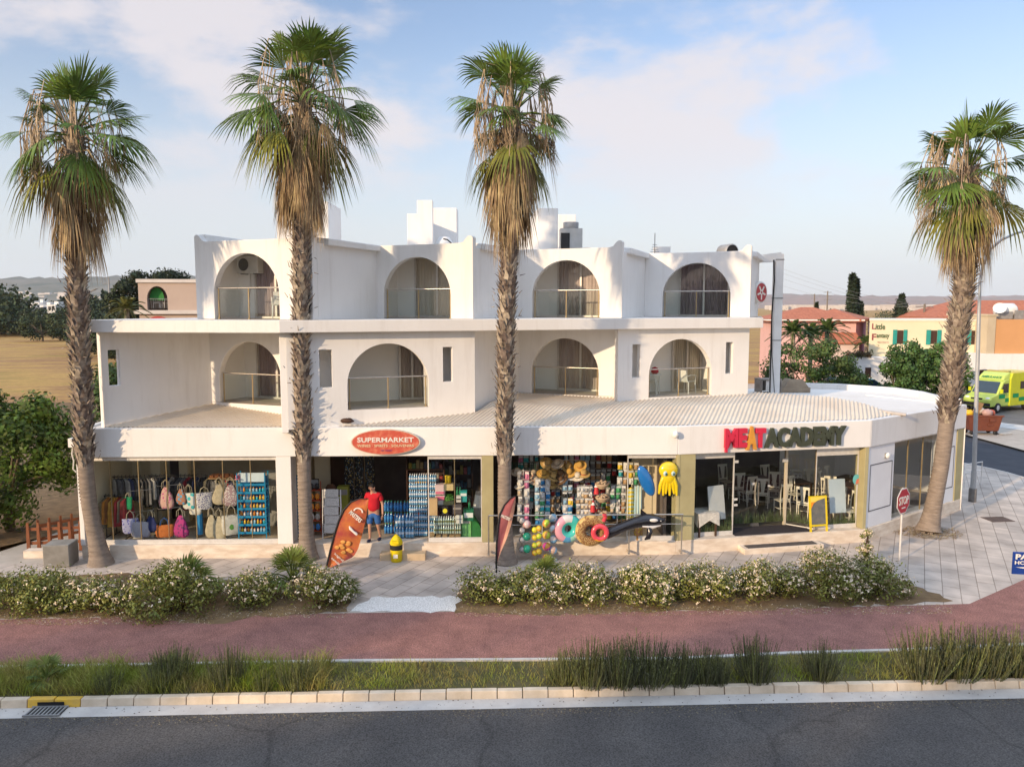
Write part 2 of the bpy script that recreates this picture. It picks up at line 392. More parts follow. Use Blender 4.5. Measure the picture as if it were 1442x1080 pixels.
# planting beds
def bed(name,pts,mat,z,jag=.10):
    q=random.Random(len(pts)*7); out=[]; P=[G(u,v,z) for u,v in pts]
    for a,c in zip(P,P[1:]+P[:1]):
        n=max(1,int((c-a).length/.22)); e=(c-a).normalized()
        for k in range(n): out.append(a+(c-a)*(k/n)+V((e.y,-e.x,0))*q.uniform(-jag,jag))
    sheet(name,out,mat)
bed('planting_bed_left',[(-120,874),(0,870),(150,869),(300,880),(360,868),(488,861),(497,846),(480,828),(350,822),(250,806),(0,812),(-120,815)],M_soil,.004)
bed('planting_bed_right',[(640,862),(760,866),(900,862),(1150,856),(1340,846),(1310,832),(1260,812),(1150,802),(900,812),(700,818),(648,830)],M_soil,.004)
bed('gravel_patch',[(492,862),(645,861),(646,840),(520,840)],M_gravel,.006)
# alley beside the building, soil bank
sheet('alley_path',[V((-16.2,21.7,.0)),V((-13.15,22.0,.0)),V((-13.15,60,.0)),V((-14.6,60,.0)),V((-14.7,30,0)),V((-15.3,24.5,0))],M_concrete)
sheet('soil_bank',[V((-40,23.2,-.05)),V((-17,22.2,-.03)),V((-15.3,24.5,.02)),V((-14.7,30,.02)),V((-14.6,60,.02)),V((-40,60,.02))],M_soil)
# distant hills
def hills(name,Y,base,amp,x0,x1,seed,col,col2):
    rg=random.Random(seed); b=MB(); n=90; ph=[rg.uniform(0,6.28) for _ in range(8)]
    def hz(x): return base+amp*sum(math.sin(x/Y*(2.1+1.9*k)+ph[k])/(1+k) for k in range(8))*.5
    vs=[];fs=[]
    for i in range(n+1):
        x=x0+(x1-x0)*i/n
        h=max(hz(x),5)
        for j in range(5):
            f=[0,.35,.65,.88,1][j]; 
            vs.append((x+rg.uniform(-20,20),Y+f*Y*.45,-3+h*f*(1+rg.uniform(-.06,.06)*(j>0))))
        vs.append((x,Y*1.9,-3))
    for i in range(n):
        for j in range(5): fs.append((i*6+j,(i+1)*6+j,(i+1)*6+j+1,i*6+j+1))
    b.add(vs,fs,0,True)
    struct(b.build(name,pm(name+'_scrub',col,col2,sc=.004,rough=1,spec=0,det=9)))
hills('hills_left',2600,165,35,-3400,-200,4,(.10,.11,.09),(.20,.18,.15))
hills('hills_right',3600,105,40,800,4200,11,(.34,.23,.20),(.24,.2,.17))
# ================================================================ the building: ground-floor shops, two floors of arched balconies
F0,F2,F3,F4=V((-12.85,22.25,0)),V((4.98,22.7,0)),V((11.35,23.95,0)),V((16.65,27.85,0))
class Fr:                                   # frame of a frontage: u along, w inwards
    def __init__(s,P,Q): s.P=V(P); s.Q=V(Q); s.e=(s.Q-s.P).normalized(); s.n=V((-s.e.y,s.e.x,0)); s.L=(s.Q-s.P).length
    def __call__(s,u,w,z): p=s.P+s.e*u+s.n*w; return V((p.x,p.y,z))
    def px(s,x,z,w=0):
        p=online(x,s(0,w,0),s(s.L,w,0),z); return (p-s(0,w,0)).dot(s.e)
    def box(s,b,u0,u1,w0,w1,z0,z1,mi=0):
        b.hexa([s(u0,w0,z0),s(u1,w0,z0),s(u1,w1,z0),s(u0,w1,z0),s(u0,w0,z1),s(u1,w0,z1),s(u1,w1,z1),s(u0,w1,z1)],mi)
SA,SB,SC=Fr(F0,F2),Fr(F2,F3),Fr(F3,F4)
ZF,ZB,ZT=.42,3.08,3.94                      # shop floor, fascia bottom, fascia top
bld=thing('apartment_building','white apartment building with arched balconies over a row of shops','building',(0,23,0))
# fascia band (mitred at the corners)
def offs(pts,w):
    out=[]
    for i,p in enumerate(pts):
        ns=[]
        if i>0: e=(pts[i]-pts[i-1]).normalized(); ns.append(V((-e.y,e.x,0)))
        if i<len(pts)-1: e=(pts[i+1]-pts[i]).normalized(); ns.append(V((-e.y,e.x,0)))
        n=sum(ns,V((0,0,0))).normalized(); k=w/max(.3,n.dot(ns[0])); out.append(p+n*k)
    return out
BK=V((14.6,31.2,0)); BL=V((-12.85,31,0))
line=[BL,F0,F2,F3,F4,BK]
def band(b,l,w0,w1,z0,z1,mi=0):
    a,c=offs(l,w0),offs(l,w1)
    for i in range(len(l)-1):
        q=lambda p,z:V((p.x,p.y,z))
        b.hexa([q(a[i],z0),q(a[i+1],z0),q(c[i+1],z0),q(c[i],z0),q(a[i],z1),q(a[i+1],z1),q(c[i+1],z1),q(c[i],z1)],mi)
b=MB(); band(b,line,0,.22,ZB,ZT); fascia=b.build('fascia',M_white,bld,bev=.02)
b=MB(); band(b,line,.02,.5,-.1,ZF); plinth=b.build('plinth',M_plinth,bld,bev=.015)
# floor and ceiling of the shops
fl=offs([BL,F0,F2,F3,F4,BK],.5)
b=MB(); b.poly([V((p.x,p.y,ZF-.004)) for p in fl]); b.build('shop_floor',M_shopfloor,bld)
cl=offs([BL,F0,F2,F3,F4,BK],.2)
b=MB(); b.poly([V((p.x,p.y,ZB+.02)) for p in cl]); b.build('shop_ceiling',M_soffit,bld)
# piers
U=lambda x,z=1.6: SA.px(x,z)
def piece(fr,name,mat,*a,bev=.012):
    b=MB(); fr.box(b,*a); return b.build(name,mat,bld,bev=bev)
piece(SA,'white_pier',M_white,.0,U(117),.015,.55,ZF,ZB); piece(SA,'white_pier',M_white,U(390),U(411),.015,.6,ZF,ZB)
piece(SA,'olive_pier',M_olive,U(679),U(695),.03,.55,ZF,ZB); piece(SA,'olive_pier',M_olive,U(957),SA.L-.02,.03,.5,ZF,ZB)
piece(SB,'olive_pier',M_olive,0.02,SB.px(979,1.6),.03,.45,ZF,ZB); piece(SB,'olive_pier',M_olive,SB.px(1217,1.6),SB.L-.02,.03,.5,ZF,ZB); piece(SC,'olive_pier',M_olive,SC.px(1347,1.6),SC.L-.03,.03,.5,ZF,ZB)
# side elevation panels
ua,ub=0.02,SC.px(1260,1.6); uc,ud=SC.px(1322,1.6),SC.px(1347,1.6)-.01
M_side=pm('side_white',(.78,.78,.79),(.73,.73,.74),sc=1,rough=.8)
piece(SC,'side_wall',M_side,ua,ub,.06,.3,ZF,ZB); piece(SC,'side_wall',M_side,uc,ud,.06,.3,ZF,ZB)
M_line=flat('dark_trim',(.10,.10,.11))
b=MB()
for a0,a1 in ((ua+.12,ub-.12),(uc+.12,ud-.12)):
    for (x0,x1,z0,z1) in ((a0,a1,.95,.98),(a0,a1,2.45,2.48),(a0,a0+.03,.98,2.45),(a1-.03,a1,.98,2.45)):
        SC.box(b,x0,x1,.052,.07,z0,z1)
b.build('panel_moulding',M_line,bld)
# partition / back walls
b=MB(); SA.box(b,.2,U(395),3.0,3.1,ZF,ZB+.01,0); SA.box(b,.12,.22,.55,3.1,ZF,ZB+.01,0); b.build('bag_shop_back_wall',M_beige,bld)
b=MB(); SA.box(b,U(403)-.05,U(403)+.05,.6,3.6,ZF,ZB+.01); b.build('shop_partition',M_beige,bld)
b=MB(); SA.box(b,U(411),U(505,1.9)-.2,3.0,3.1,ZF,ZB+.01); b.build('supermarket_side_wall',M_beige,bld)
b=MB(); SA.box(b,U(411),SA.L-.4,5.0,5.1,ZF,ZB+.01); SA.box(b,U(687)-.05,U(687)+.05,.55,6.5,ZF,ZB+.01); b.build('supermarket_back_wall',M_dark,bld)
b=MB(); SA.box(b,U(695),U(900),3.3,3.4,ZF,ZB+.01); b.build('toy_shop_back_wall',pm('toy_shop_brown',(.14,.10,.085),(.09,.066,.06),sc=3,rough=.8),bld)
b=MB(); SA.box(b,U(900)+.05,SA.L-.3,1.5,1.6,ZF,ZB+.01); b.build('toy_shop_pale_wall',pm('pale_yellow_wall',(.75,.66,.48),(.7,.6,.43),sc=1,rough=.8),bld)
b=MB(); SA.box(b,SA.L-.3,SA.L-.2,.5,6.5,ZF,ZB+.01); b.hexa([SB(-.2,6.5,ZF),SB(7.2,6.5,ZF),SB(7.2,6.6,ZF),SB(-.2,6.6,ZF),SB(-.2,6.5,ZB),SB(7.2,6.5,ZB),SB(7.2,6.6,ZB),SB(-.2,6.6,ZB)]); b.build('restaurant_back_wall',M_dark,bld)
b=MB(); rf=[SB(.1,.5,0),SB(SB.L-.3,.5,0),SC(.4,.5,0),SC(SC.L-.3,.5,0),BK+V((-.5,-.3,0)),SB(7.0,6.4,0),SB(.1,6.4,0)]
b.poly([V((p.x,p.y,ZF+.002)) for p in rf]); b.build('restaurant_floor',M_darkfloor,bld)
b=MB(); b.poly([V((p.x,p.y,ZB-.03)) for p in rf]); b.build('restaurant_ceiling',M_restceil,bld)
# interior columns, doors and shutters of the bag shop
b=MB(); SA.box(b,U(165),U(180),2.3,2.6,ZF,ZB); b.build('interior_column',M_beige,bld); b=MB(); SA.box(b,U(205),U(218),2.5,2.8,ZF,ZB); b.build('interior_column',M_beige,bld)
b=MB(); SA.box(b,U(183),U(199),2.9,3.0,ZF,ZB-.25); b.build('inner_door',M_wood_dark,bld)
b=MB(); SA.box(b,U(411)+.55,U(411)+1.05,2.9,3.0,ZF,ZB-.1); b.build('inner_door',M_wood_dark,bld)
b=MB()
for i in range(16): SA.box(b,U(222),U(352),2.9+.012*(i%2),3.0,ZB-1.7+i*.1,ZB-1.6+i*.1)
b.build('roller_shutter',pm('beige_shutter',(.40,.36,.28),(.34,.3,.23),sc=2,rough=.6),bld)
# shop windows: frame + panes
def shopwin(fr,us,w,z0,z1,mats=(M_alu,M_glass),top=.12,bot=.13,post=.018,name='shop_window'):
    b=MB()
    fr.box(b,us[0],us[-1],w-.03,w+.03,z1-top,z1); fr.box(b,us[0],us[-1],w-.03,w+.03,z0,z0+bot); fr.box(b,us[0],us[0]+.025,w-.029,w+.029,z0+bot,z1-top); fr.box(b,us[-1]-.025,us[-1],w-.029,w+.029,z0+bot,z1-top)
    root=b.build(name,mats[0],bld)
    b=MB()
    for u in us: fr.box(b,u-post/2,u+post/2,w-.02,w+.02,z0,z1-.001)
    b.build('mullion',M_brass,root)
    for a,c in zip(us[:-1],us[1:]):
        b=MB(); b.quad(fr(a+.012,w,z0+bot),fr(c-.012,w,z0+bot),fr(c-.012,w,z1-top),fr(a+.012,w,z1-top)); b.build('pane',mats[1],root)
    return root
shopwin(SA,[U(x) for x in (117.5,154,194,233.5,273,313,352,389.5)],.15,ZF,ZB)
shopwin(SA,[U(x) for x in (602.5,640,678.5)],.15,ZF,ZB)
shopwin(SA,[U(x) for x in (884,920,956.5)],.15,ZF,ZB)
UB=lambda x,z=1.6: SB.px(x,z)
shopwin(SB,[UB(980),UB(1040)],.34,ZF,ZB,top=.22)
shopwin(SB,[UB(1156),UB(1216.5)],.34,ZF,ZB,top=.28)
shopwin(SC,[SC.px(x,1.6) for x in (1260.5,1281,1302,1321.5)],.12,ZF,ZB,top=.05,bot=.05)
# recessed restaurant entrance: angled pane, two glass doors and pale door posts
g0,g1=SB(UB(1156),.34,0),SB(UB(1132),1.0,0)
fd=Fr(g0,g1); 
def fdwin():
    b=MB(); fd.box(b,0,fd.L,-.02,.02,ZF,ZF+.04); fd.box(b,0,fd.L,-.02,.02,ZB-.06,ZB)
    root=b.build('shop_window',M_alu,bld); b=MB(); b.quad(fd(0,0,ZF+.04),fd(fd.L,0,ZF+.04),fd(fd.L,0,ZB-.06),fd(0,0,ZB-.06)); b.build('pane',M_glass,root)
fdwin()
db0,db1=UB(1040),UB(1132)
b=MB(); SB.box(b,UB(1127,1.6)+.03,UB(1127,1.6)+.11,.95,1.03,ZF,ZB-.02); SB.box(b,db0,UB(1132),.97,1.01,ZB-.12,ZB-.02)
dr=b.build('entrance_door',pm('cream_frame',(.62,.55,.42),(.55,.49,.38),sc=3,rough=.5),bld)
for a,c in ((db0+.02,(db0+db1)/2),((db0+db1)/2+.02,db1-.1)):
    b=MB(); b.quad(SB(a,.99,ZF+.02),SB(c,.99,ZF+.02),SB(c,.99,ZB-.13),SB(a,.99,ZB-.13)); b.build('pane',M_glass,dr)
b=MB()
for u in ((db0+db1)/2-.06,(db0+db1)/2+.08): b.tube([SB(u,.93,ZF+.75),SB(u,.93,ZF+1.45)],.015,6); SB.box(b,u-.1,u+.06,.965,.985,ZF+.02,ZF+.12)
b.build('handle',M_steel,dr)
b=MB(); SB.box(b,db0,UB(1150),.13,.96,ZF,ZF+.012); b.build('doormat',pm('dark_doormat',(.05,.045,.05),(.035,.03,.035),sc=20,rough=.95),bld)
# entrance steps
b=MB(); SA.box(b,U(537,.3),U(600,.3),-.34,.03,-.02,.2); b.build('entrance_step',pm('tan_step',(.56,.43,.29),(.46,.36,.24),sc=3,rough=.85),bld,bev=.01)
b=MB(); SB.box(b,UB(1040,.2),UB(1150,.2),-.40,.03,-.02,.17); b.build('entrance_step',M_plinth,bld,bev=.01)
b=MB(); SB.box(b,UB(1046,.2),UB(1142,.2),-.36,-.06,.17,.182); b.build('step_tread',pm('dark_tread',(.1,.085,.08),(.075,.065,.06),sc=6,rough=.9),bld)
# ---------------------------------------------------------------- upper floors
AX,BX=V((.926,-.378,0)).normalized(),V((.378,.926,0)).normalized()
C1=V((-8.05,23.35,0)); AW=1.235; WT=.24
Z1,Z2=4.42,7.12
def AB(a,b,z): p=C1+AX*a+BX*b; return V((p.x,p.y,z))
DIRL=V((.946,.324,0)).normalized(); NRL=V((-DIRL.y,DIRL.x,0))
def arch(cx,zb,w=AW,h=1.98,n=22):           # from right foot over the crown to the left foot
    zs=zb+h-w
    return [(cx+w,zb)]+[(cx+w*math.cos(PI*i/n),zs+w*math.sin(PI*i/n)) for i in range(n+1)]+[(cx-w,zb)]
def arch_wall(name,P,e,n,L0,L1,zb,zt,cx,holes=(),fin=None,finl=None):
    """wall plate from L0 to L1 along e; arch centred at cx standing open at floor zb"""
    out=[(L0,zb)]+list(reversed(arch(cx,zb)))+[(L1,zb)]
    if fin:
        out+=[(L1,fin-.06),(L1-.05,fin-.015),(L1-.11,fin),(L1-.18,fin-.02),(L1-.26,fin-.10),(L1-.33,zt+.03),(L1-.45,zt),(L1-1.2,zt-.01)]
    else: out+=[(L1,zt)]
    if finl: out+=[(L0+.45,zt),(L0+.30,zt+.04),(L0+.24,finl-.1),(L0+.16,finl-.02),(L0+.08,finl),(L0,finl-.05)]
    else: out+=[(L0,zt)]
    b=MB(); b.slab(out,holes,V((P.x,P.y,0)),e,V((0,0,1)),n*WT)
    return b.build(name,M_white,bld,bev=.03)
CURT=[M_curtain,pm('mauve_curtain',(.36,.28,.29),(.25,.19,.2),sc=6,rough=.9,stretch=(1,1,.1)),pm('beige_curtain',(.62,.54,.44),(.5,.43,.35),sc=6,rough=.9,stretch=(1,1,.1))]
def balcony(P,e,n,cx,zb,doorpx,depth=1.5,half=(1.7,1.7),lamp=False):
    """recess behind an arch: walls, floor, ceiling, sliding door with curtain, glass railing"""
    q=lambda u,w,z:V((P.x,P.y,0))+e*u+n*w+V((0,0,z))
    l,r=cx-half[0],cx+half[1]; zt=zb+2.2
    b=MB()
    b.quad(q(l,WT,zb),q(l,depth,zb),q(l,depth,zt),q(l,WT,zt)); b.quad(q(r,WT,zb),q(r,WT,zt),q(r,depth,zt),q(r,depth,zb))
    b.quad(q(l,depth,zb),q(r,depth,zb),q(r,depth,zt),q(l,depth,zt)); b.quad(q(l,WT,zt),q(r,WT,zt),q(r,depth,zt),q(l,depth,zt))
    root=b.build('balcony',pm('balcony_render',(.90,.88,.85),(.86,.84,.81),sc=1,rough=.85),bld)
    b=MB(); b.hexa([q(l,-.0,zb-.12),q(r,-.0,zb-.12),q(r,depth,zb-.12),q(l,depth,zb-.12),q(l,.0,zb),q(r,.0,zb),q(r,depth,zb),q(l,depth,zb)]) if False else b.quad(q(l,.01,zb+.004),q(r,.01,zb+.004),q(r,depth,zb+.004),q(l,depth,zb+.004))
    b.build('floor',pm('balcony_tiles',(.5,.46,.41),(.42,.38,.34),sc=4,rough=.6),root)
    # sliding door on the back wall
    A,B_=q(0,depth,0),q(1,depth,0)
    d0=(online(doorpx[0],A,B_,zb+1.2)-A).dot(e); d1=min(d0+doorpx[1],r-.03); zh=zb+2.1
    b=MB()
    def bx(u0,u1,w0,w1,z0,z1,mi=0): b.hexa([q(u0,w0,z0),q(u1,w0,z0),q(u1,w1,z0),q(u0,w1,z0),q(u0,w0,z1),q(u1,w0,z1),q(u1,w1,z1),q(u0,w1,z1)],mi)
    m=(d0+d1)/2
    for (x0,x1,z0,z1) in ((d0,d1,zh-.07,zh),(d0,d1,zb+.005,zb+.07),(d0,d0+.06,zb+.07,zh-.07),(d1-.06,d1,zb+.07,zh-.07),(m-.035,m+.035,zb+.07,zh-.07)): bx(x0,x1,depth-.12,depth-.045,z0,z1)
    door=b.build('balcony_door',pm('grey_door_frame',(.66,.63,.6),(.58,.55,.52),sc=5,rough=.45,metal=.3),bld)
    b=MB(); b.quad(q(d0+.06,depth-.08,zb+.07),q(d1-.06,depth-.08,zb+.07),q(d1-.06,depth-.08,zh-.07),q(d0+.06,depth-.08,zh-.07)); b.build('pane',M_winglass,door)
    b=MB(); k=64; vs=[];fs=[]
    gap=rnd.uniform(.35,.75)
    for i in range(k+1):
        f=i/k; u=d0+.06+(d1-d0-.12)*f; w=depth-.035+.022*math.sin(f*85+rnd.uniform(-.5,.5))+.008*math.sin(f*23)
        vs+=[q(u,w,zb+.08),q(u,w,zh-.08)]
    for i in range(k): fs.append((2*i,2*i+2,2*i+3,2*i+1))
    b.add(vs,fs,0,True); b.build('curtain',CURT[len(kids(bld))%3],door)
    # railing
    hw=AW-.03; rz=zb+.95
    b=MB(); b.tube([q(cx-hw+.0,.12,rz),q(cx+hw,.12,rz)],.022,8)
    rail=b.build('balcony_railing',M_steel,bld)
    for u in (cx-hw+.04,cx+.0,cx+hw-.04):
        b=MB(); b.tube([q(u,.12,zb+.005),q(u,.12,rz)],.019,8); b.tube([q(u,.12,zb+.005),q(u,.12,zb+.03)],.045,8); b.build('post',M_brass,rail)
    for a,c in ((cx-hw+.09,cx-.05),(cx+.05,cx+hw-.09)):
        b=MB(); b.hexa([q(a,.112,zb+.08),q(c,.112,zb+.08),q(c,.124,zb+.08),q(a,.124,zb+.08),q(a,.112,rz-.05),q(c,.112,rz-.05),q(c,.124,rz-.05),q(a,.124,rz-.05)]); b.build('glass_panel',M_railglass,rail)
    return root
# second floor: four stepped units
EDG=[-1.95,2.45,5.95,9.87,13.72]; ZP,ZFIN=9.5,9.72
DPX2=[(361,1.7),(586,1.75),(786,1.8),(957,1.9)]
for k in range(4):
    bk=3.47*k; cx=3.93*k
    P=AB(0,bk,0)
    arch_wall('upper_front_wall',P,AX,BX,EDG[k],EDG[k+1],Z2,ZP,cx,fin=ZFIN,finl=ZFIN if k==0 else None)
    balcony(P,AX,BX,cx,Z2,DPX2[k],half=(1.6,min(1.75,EDG[k+1]-cx-.26)))
# walls that step back, right-hand ends
for k in range(4):
    b0=3.47*k+WT; b1=3.47*(k+1) if k<3 else 3.47*3+3.4
    a=EDG[k+1]
    b=MB(); b.hexa([AB(a-.22,b0,Z2),AB(a,b0,Z2),AB(a,b1+.1,Z2),AB(a-.22,b1+.1,Z2),AB(a-.22,b0,9.35),AB(a,b0,9.35),AB(a,b1+.1,9.35),AB(a-.22,b1+.1,9.35)])
    b.build('upper_side_wall',M_white,bld)
    b=MB(); b.hexa([AB(a-.4,b0+.35,9.352),AB(a+.16,b0+.35,9.30),AB(a+.16,b1+.45,9.30),AB(a-.4,b1+.45,9.352),AB(a-.4,b0+.35,9.56),AB(a+.16,b0+.35,9.50),AB(a+.16,b1+.45,9.50),AB(a-.4,b1+.45,9.56)])
    b.build('roof_edge',M_white,bld,bev=.03)
a=EDG[0]
b=MB(); b.hexa([AB(a,WT,Z2),AB(a+.22,WT,Z2),AB(a+.22,9,Z2),AB(a,9,Z2),AB(a,WT,9.74),AB(a+.22,WT,9.74),AB(a+.22,9,9.6),AB(a,9,9.6)]); b.build('upper_side_wall',M_white,bld,bev=.02)
# main roof
b=MB(); pts=[AB(EDG[0]+.22,WT,9.3)]
for k in range(4): pts+=[AB(EDG[k+1]-.2,3.47*k+WT,9.3)]+([AB(EDG[k+1]-.2,3.47*(k+1)+WT,9.3)] if k<3 else [])
pts+=[AB(EDG[4]-.2,14,9.3),AB(EDG[0]+.22,14,9.3)]
b.poly(pts); b.build('main_roof',M_roofflat,bld)
# right end lower part beyond the fins
# first floor plan
A_L,A_R=V((-9.78,24.75,0)),V((-6.75,23.5,0))
B_C=V((-3.74,23.15,0)); D_C=V((5.82,26.35,0)); Cc=V((1.84,26.85,0)); Ac=V((-8.31,24.2,0))
Bl,Br=-2.95,2.72
# slab between the floors
sl=[(-12.42,22.3),(-6.6,21.82)]
q0=V((-6.6,21.82,0)); q1=q0+DIRL*16.35
slabpts=[V((-12.42,22.3,0)),q0,q1,q1+V((.3,.9,0))+NRL*2.6,AB(13.9,14,0),AB(-2.2,14,0),V((-12.42,24.5,0))]
b=MB()
n=len(slabpts); pl=[V((p.x,p.y,6.76)) for p in slabpts]; ph=[V((p.x,p.y,7.06)) for p in slabpts]
b.slab([(p.x,p.y) for p in slabpts],[],V((0,0,7.115)),V((1,0,0)),V((0,1,0)),V((0,0,-.355)))
b.build('floor_slab',M_white,bld,bev=.03)
ZW=6.76
def slit(x,z0,z1,w=.16): return [(x-w,z0),(x+w,z0),(x+w,z1),(x-w,z1)]
# A (recessed), B (on the street line), C (recessed), D (street line)
arch_wall('lower_front_wall',Ac,AX,BX,-1.62,1.75,Z1,ZW,0)
balcony(Ac,AX,BX,0,Z1,(364,1.7),half=(1.5,1.6))
def px_on(x,P,e,z): return (online(x,P,P+e,z)-P).dot(e)
Bs=[px_on(459,B_C,DIRL,5.6),px_on(630.5,B_C,DIRL,5.6)]
def street_wall(P,L0,L1,slits,cx=0):
    out=[(L0,Z1-.5),(cx-AW,Z1-.5),(cx-AW,Z1-.0)]+list(reversed(arch(cx,Z1)))[1:-1]+[(cx+AW,Z1-.0),(cx+AW,Z1-.5),(L1,Z1-.5),(L1,ZW),(L0,ZW)]
    b=MB(); b.slab(out,slits,V((P.x,P.y,0)),DIRL,V((0,0,1)),NRL*WT); b.build('lower_front_wall',M_white,bld,bev=.03)
    b=MB(); b.hexa([P+DIRL*(cx-AW)+V((0,0,Z1-.5))+NRL*.003,P+DIRL*(cx+AW)+V((0,0,Z1-.5))+NRL*.003,P+DIRL*(cx+AW)+NRL*.3+V((0,0,Z1-.5)),P+DIRL*(cx-AW)+NRL*.3+V((0,0,Z1-.5)),P+DIRL*(cx-AW)+V((0,0,Z1))+NRL*.003,P+DIRL*(cx+AW)+V((0,0,Z1))+NRL*.003,P+DIRL*(cx+AW)+NRL*.3+V((0,0,Z1)),P+DIRL*(cx-AW)+NRL*.3+V((0,0,Z1))]); b.build('balcony_sill',M_white,bld)
street_wall(B_C,Bl,Br,[slit(Bs[0],5.12,6.24,.18),slit(Bs[1],5.18,6.26,.15)])
balcony(B_C,DIRL,NRL,0,Z1,(561,1.7),depth=2.1,half=(2.0,1.6))
# slit backing walls
for x in Bs:
    b=MB(); P=B_C; b.quad(P+DIRL*(x-.6)+NRL*.75+V((0,0,Z1)),P+DIRL*(x+.6)+NRL*.75+V((0,0,Z1)),P+DIRL*(x+.6)+NRL*.75+V((0,0,ZW)),P+DIRL*(x-.6)+NRL*.75+V((0,0,ZW))); b.build('slit_backing_wall',M_white,bld)
arch_wall('lower_front_wall',Cc,AX,BX,-1.78,2.0,Z1,ZW,0)
balcony(Cc,AX,BX,0,Z1,(786,1.8),half=(1.6,1.7))
Ds=[px_on(896,D_C,DIRL,5.6),px_on(1027,D_C,DIRL,5.6)]
DL,DR=px_on(870,D_C,DIRL,5.4),px_on(1054,D_C,DIRL,5.4)
street_wall(D_C,DL,DR,[slit(Ds[0],5.12,6.24,.15),slit(Ds[1],5.15,6.26,.15)])
balcony(D_C,DIRL,NRL,0,Z1,(945,2.0),half=(1.9,1.75))
for x in Ds:
    b=MB(); P=D_C; b.quad(P+DIRL*(x-.4)+NRL*.5+V((0,0,Z1)),P+DIRL*(x+.4)+NRL*.5+V((0,0,Z1)),P+DIRL*(x+.4)+NRL*.5+V((0,0,ZW)),P+DIRL*(x-.4)+NRL*.5+V((0,0,ZW))); b.build('slit_backing_wall',M_white,bld)
def wall2(name,p,q,z0,z1,t=.2,side=1,holes=(),mat=None):
    p,q=V((p.x,p.y,0)),V((q.x,q.y,0)); e=(q-p).normalized(); n=V((-e.y,e.x,0))*side; L=(q-p).length
    b=MB(); b.slab([(0,z0),(L,z0),(L,z1),(0,z1)],list(holes),p,e,V((0,0,1)),n*t); return b.build(name,mat or M_white,bld,bev=.02)
lw0=V((-12.12,22.55,0)); lw1=Ac+AX*-1.55+BX*.1
Lw=(lw1-lw0).length
sx=px_on(161,lw0,(lw1-lw0).normalized(),5.6)
wall2('lower_side_wall',lw0,lw1,Z1-.6,ZW,.28,1,holes=[slit(sx,5.15,6.22,.15)])
wall2('lower_side_wall',Ac+AX*1.7+BX*.05,B_C+DIRL*Bl+NRL*.02,Z1-.6,ZW,.2,-1)
wall2('lower_side_wall',B_C+DIRL*Br+NRL*WT,Cc+AX*-1.7+BX*.1,Z1-.6,ZW,.2,1)
wall2('lower_side_wall',Cc+AX*1.95+BX*.05,D_C+DIRL*(DL+.05)+NRL*.1,Z1-.6,ZW,.2,1)
dr0=D_C+DIRL*DR+NRL*WT; wall2('lower_side_wall',dr0,dr0+V((.30,.95,0))*3.9,Z1-.6,ZW,.25,1)
for s_,P,e_,n_ in ((0,Ac,AX,BX),(0,Cc,AX,BX)):
    b=MB(); b.hexa([P+e_*-1.7+n_*.0+V((0,0,Z1-.5)),P+e_*1.9+V((0,0,Z1-.5)),P+e_*1.9+n_*.3+V((0,0,Z1-.5)),P+e_*-1.7+n_*.3+V((0,0,Z1-.5)),P+e_*-1.7+V((0,0,Z1-.002)),P+e_*1.9+V((0,0,Z1-.002)),P+e_*1.9+n_*.3+V((0,0,Z1-.002)),P+e_*-1.7+n_*.3+V((0,0,Z1-.002))]); b.build('balcony_sill',M_white,bld)
# ---------------------------------------------------------------- corrugated roof over the shops
walls=[lw0,lw1,Ac+AX*1.7,B_C+DIRL*Bl,B_C+DIRL*Br,Cc+AX*-1.75,Cc+AX*1.95,D_C+DIRL*DR]
front=offs([BL,F0,F2,F3,F4,BK],.2)[1:5]
gut_end=G(1276,585,3.95); gut_end.z=0; gut_st=walls[-1]+V((.35,.5,0))
lines=list(zip(walls[:-1],walls[1:]))+[(walls[-1],gut_st),(gut_st,gut_end)]
def hit(a,segs):           # first crossing of the line a=const with the segments, as b coordinate
    best=[]
    for p,q in segs:
        pa,pb=(p-C1).dot(AX),(p-C1).dot(BX); qa,qb=(q-C1).dot(AX),(q-C1).dot(BX)
        if (pa-a)*(qa-a)<=0 and abs(pa-qa)>1e-6:
            t=(a-pa)/(qa-pa); best.append(pb+t*(qb-pb))
    return min(best) if best else None
amin,amax=-4.4,(gut_end-C1).dot(AX)
b=MB(); step=.031; i=0; prof=[0,.034,.034,0]
rows=[]
a=amin
while a<amax:
    bf=hit(a,list(zip(front[:-1],front[1:]))); bb=hit(a,lines)
    if bf is not None and bb is not None and bb>bf:
        h=prof[i%4]
        def zz(bq): return 3.925+min(.46,(bq-bf)*.17)
        rows.append((a,[(bf,zz(bf)+h),((bf+bb)/2,zz((bf+bb)/2)+h),(bb+.12,zz(bb+.12)+h)]))
    else: rows.append(None)
    a+=step; i+=1
for r0,r1 in zip(rows[:-1],rows[1:]):
    if r0 and r1:
        for j in range(2):
            b.quad(AB(r0[0],*r0[1][j]),AB(r1[0],*r1[1][j]),AB(r1[0],*r1[1][j+1]),AB(r0[0],*r0[1][j+1]))
b.build('corrugated_roof',M_roofsheet,bld)
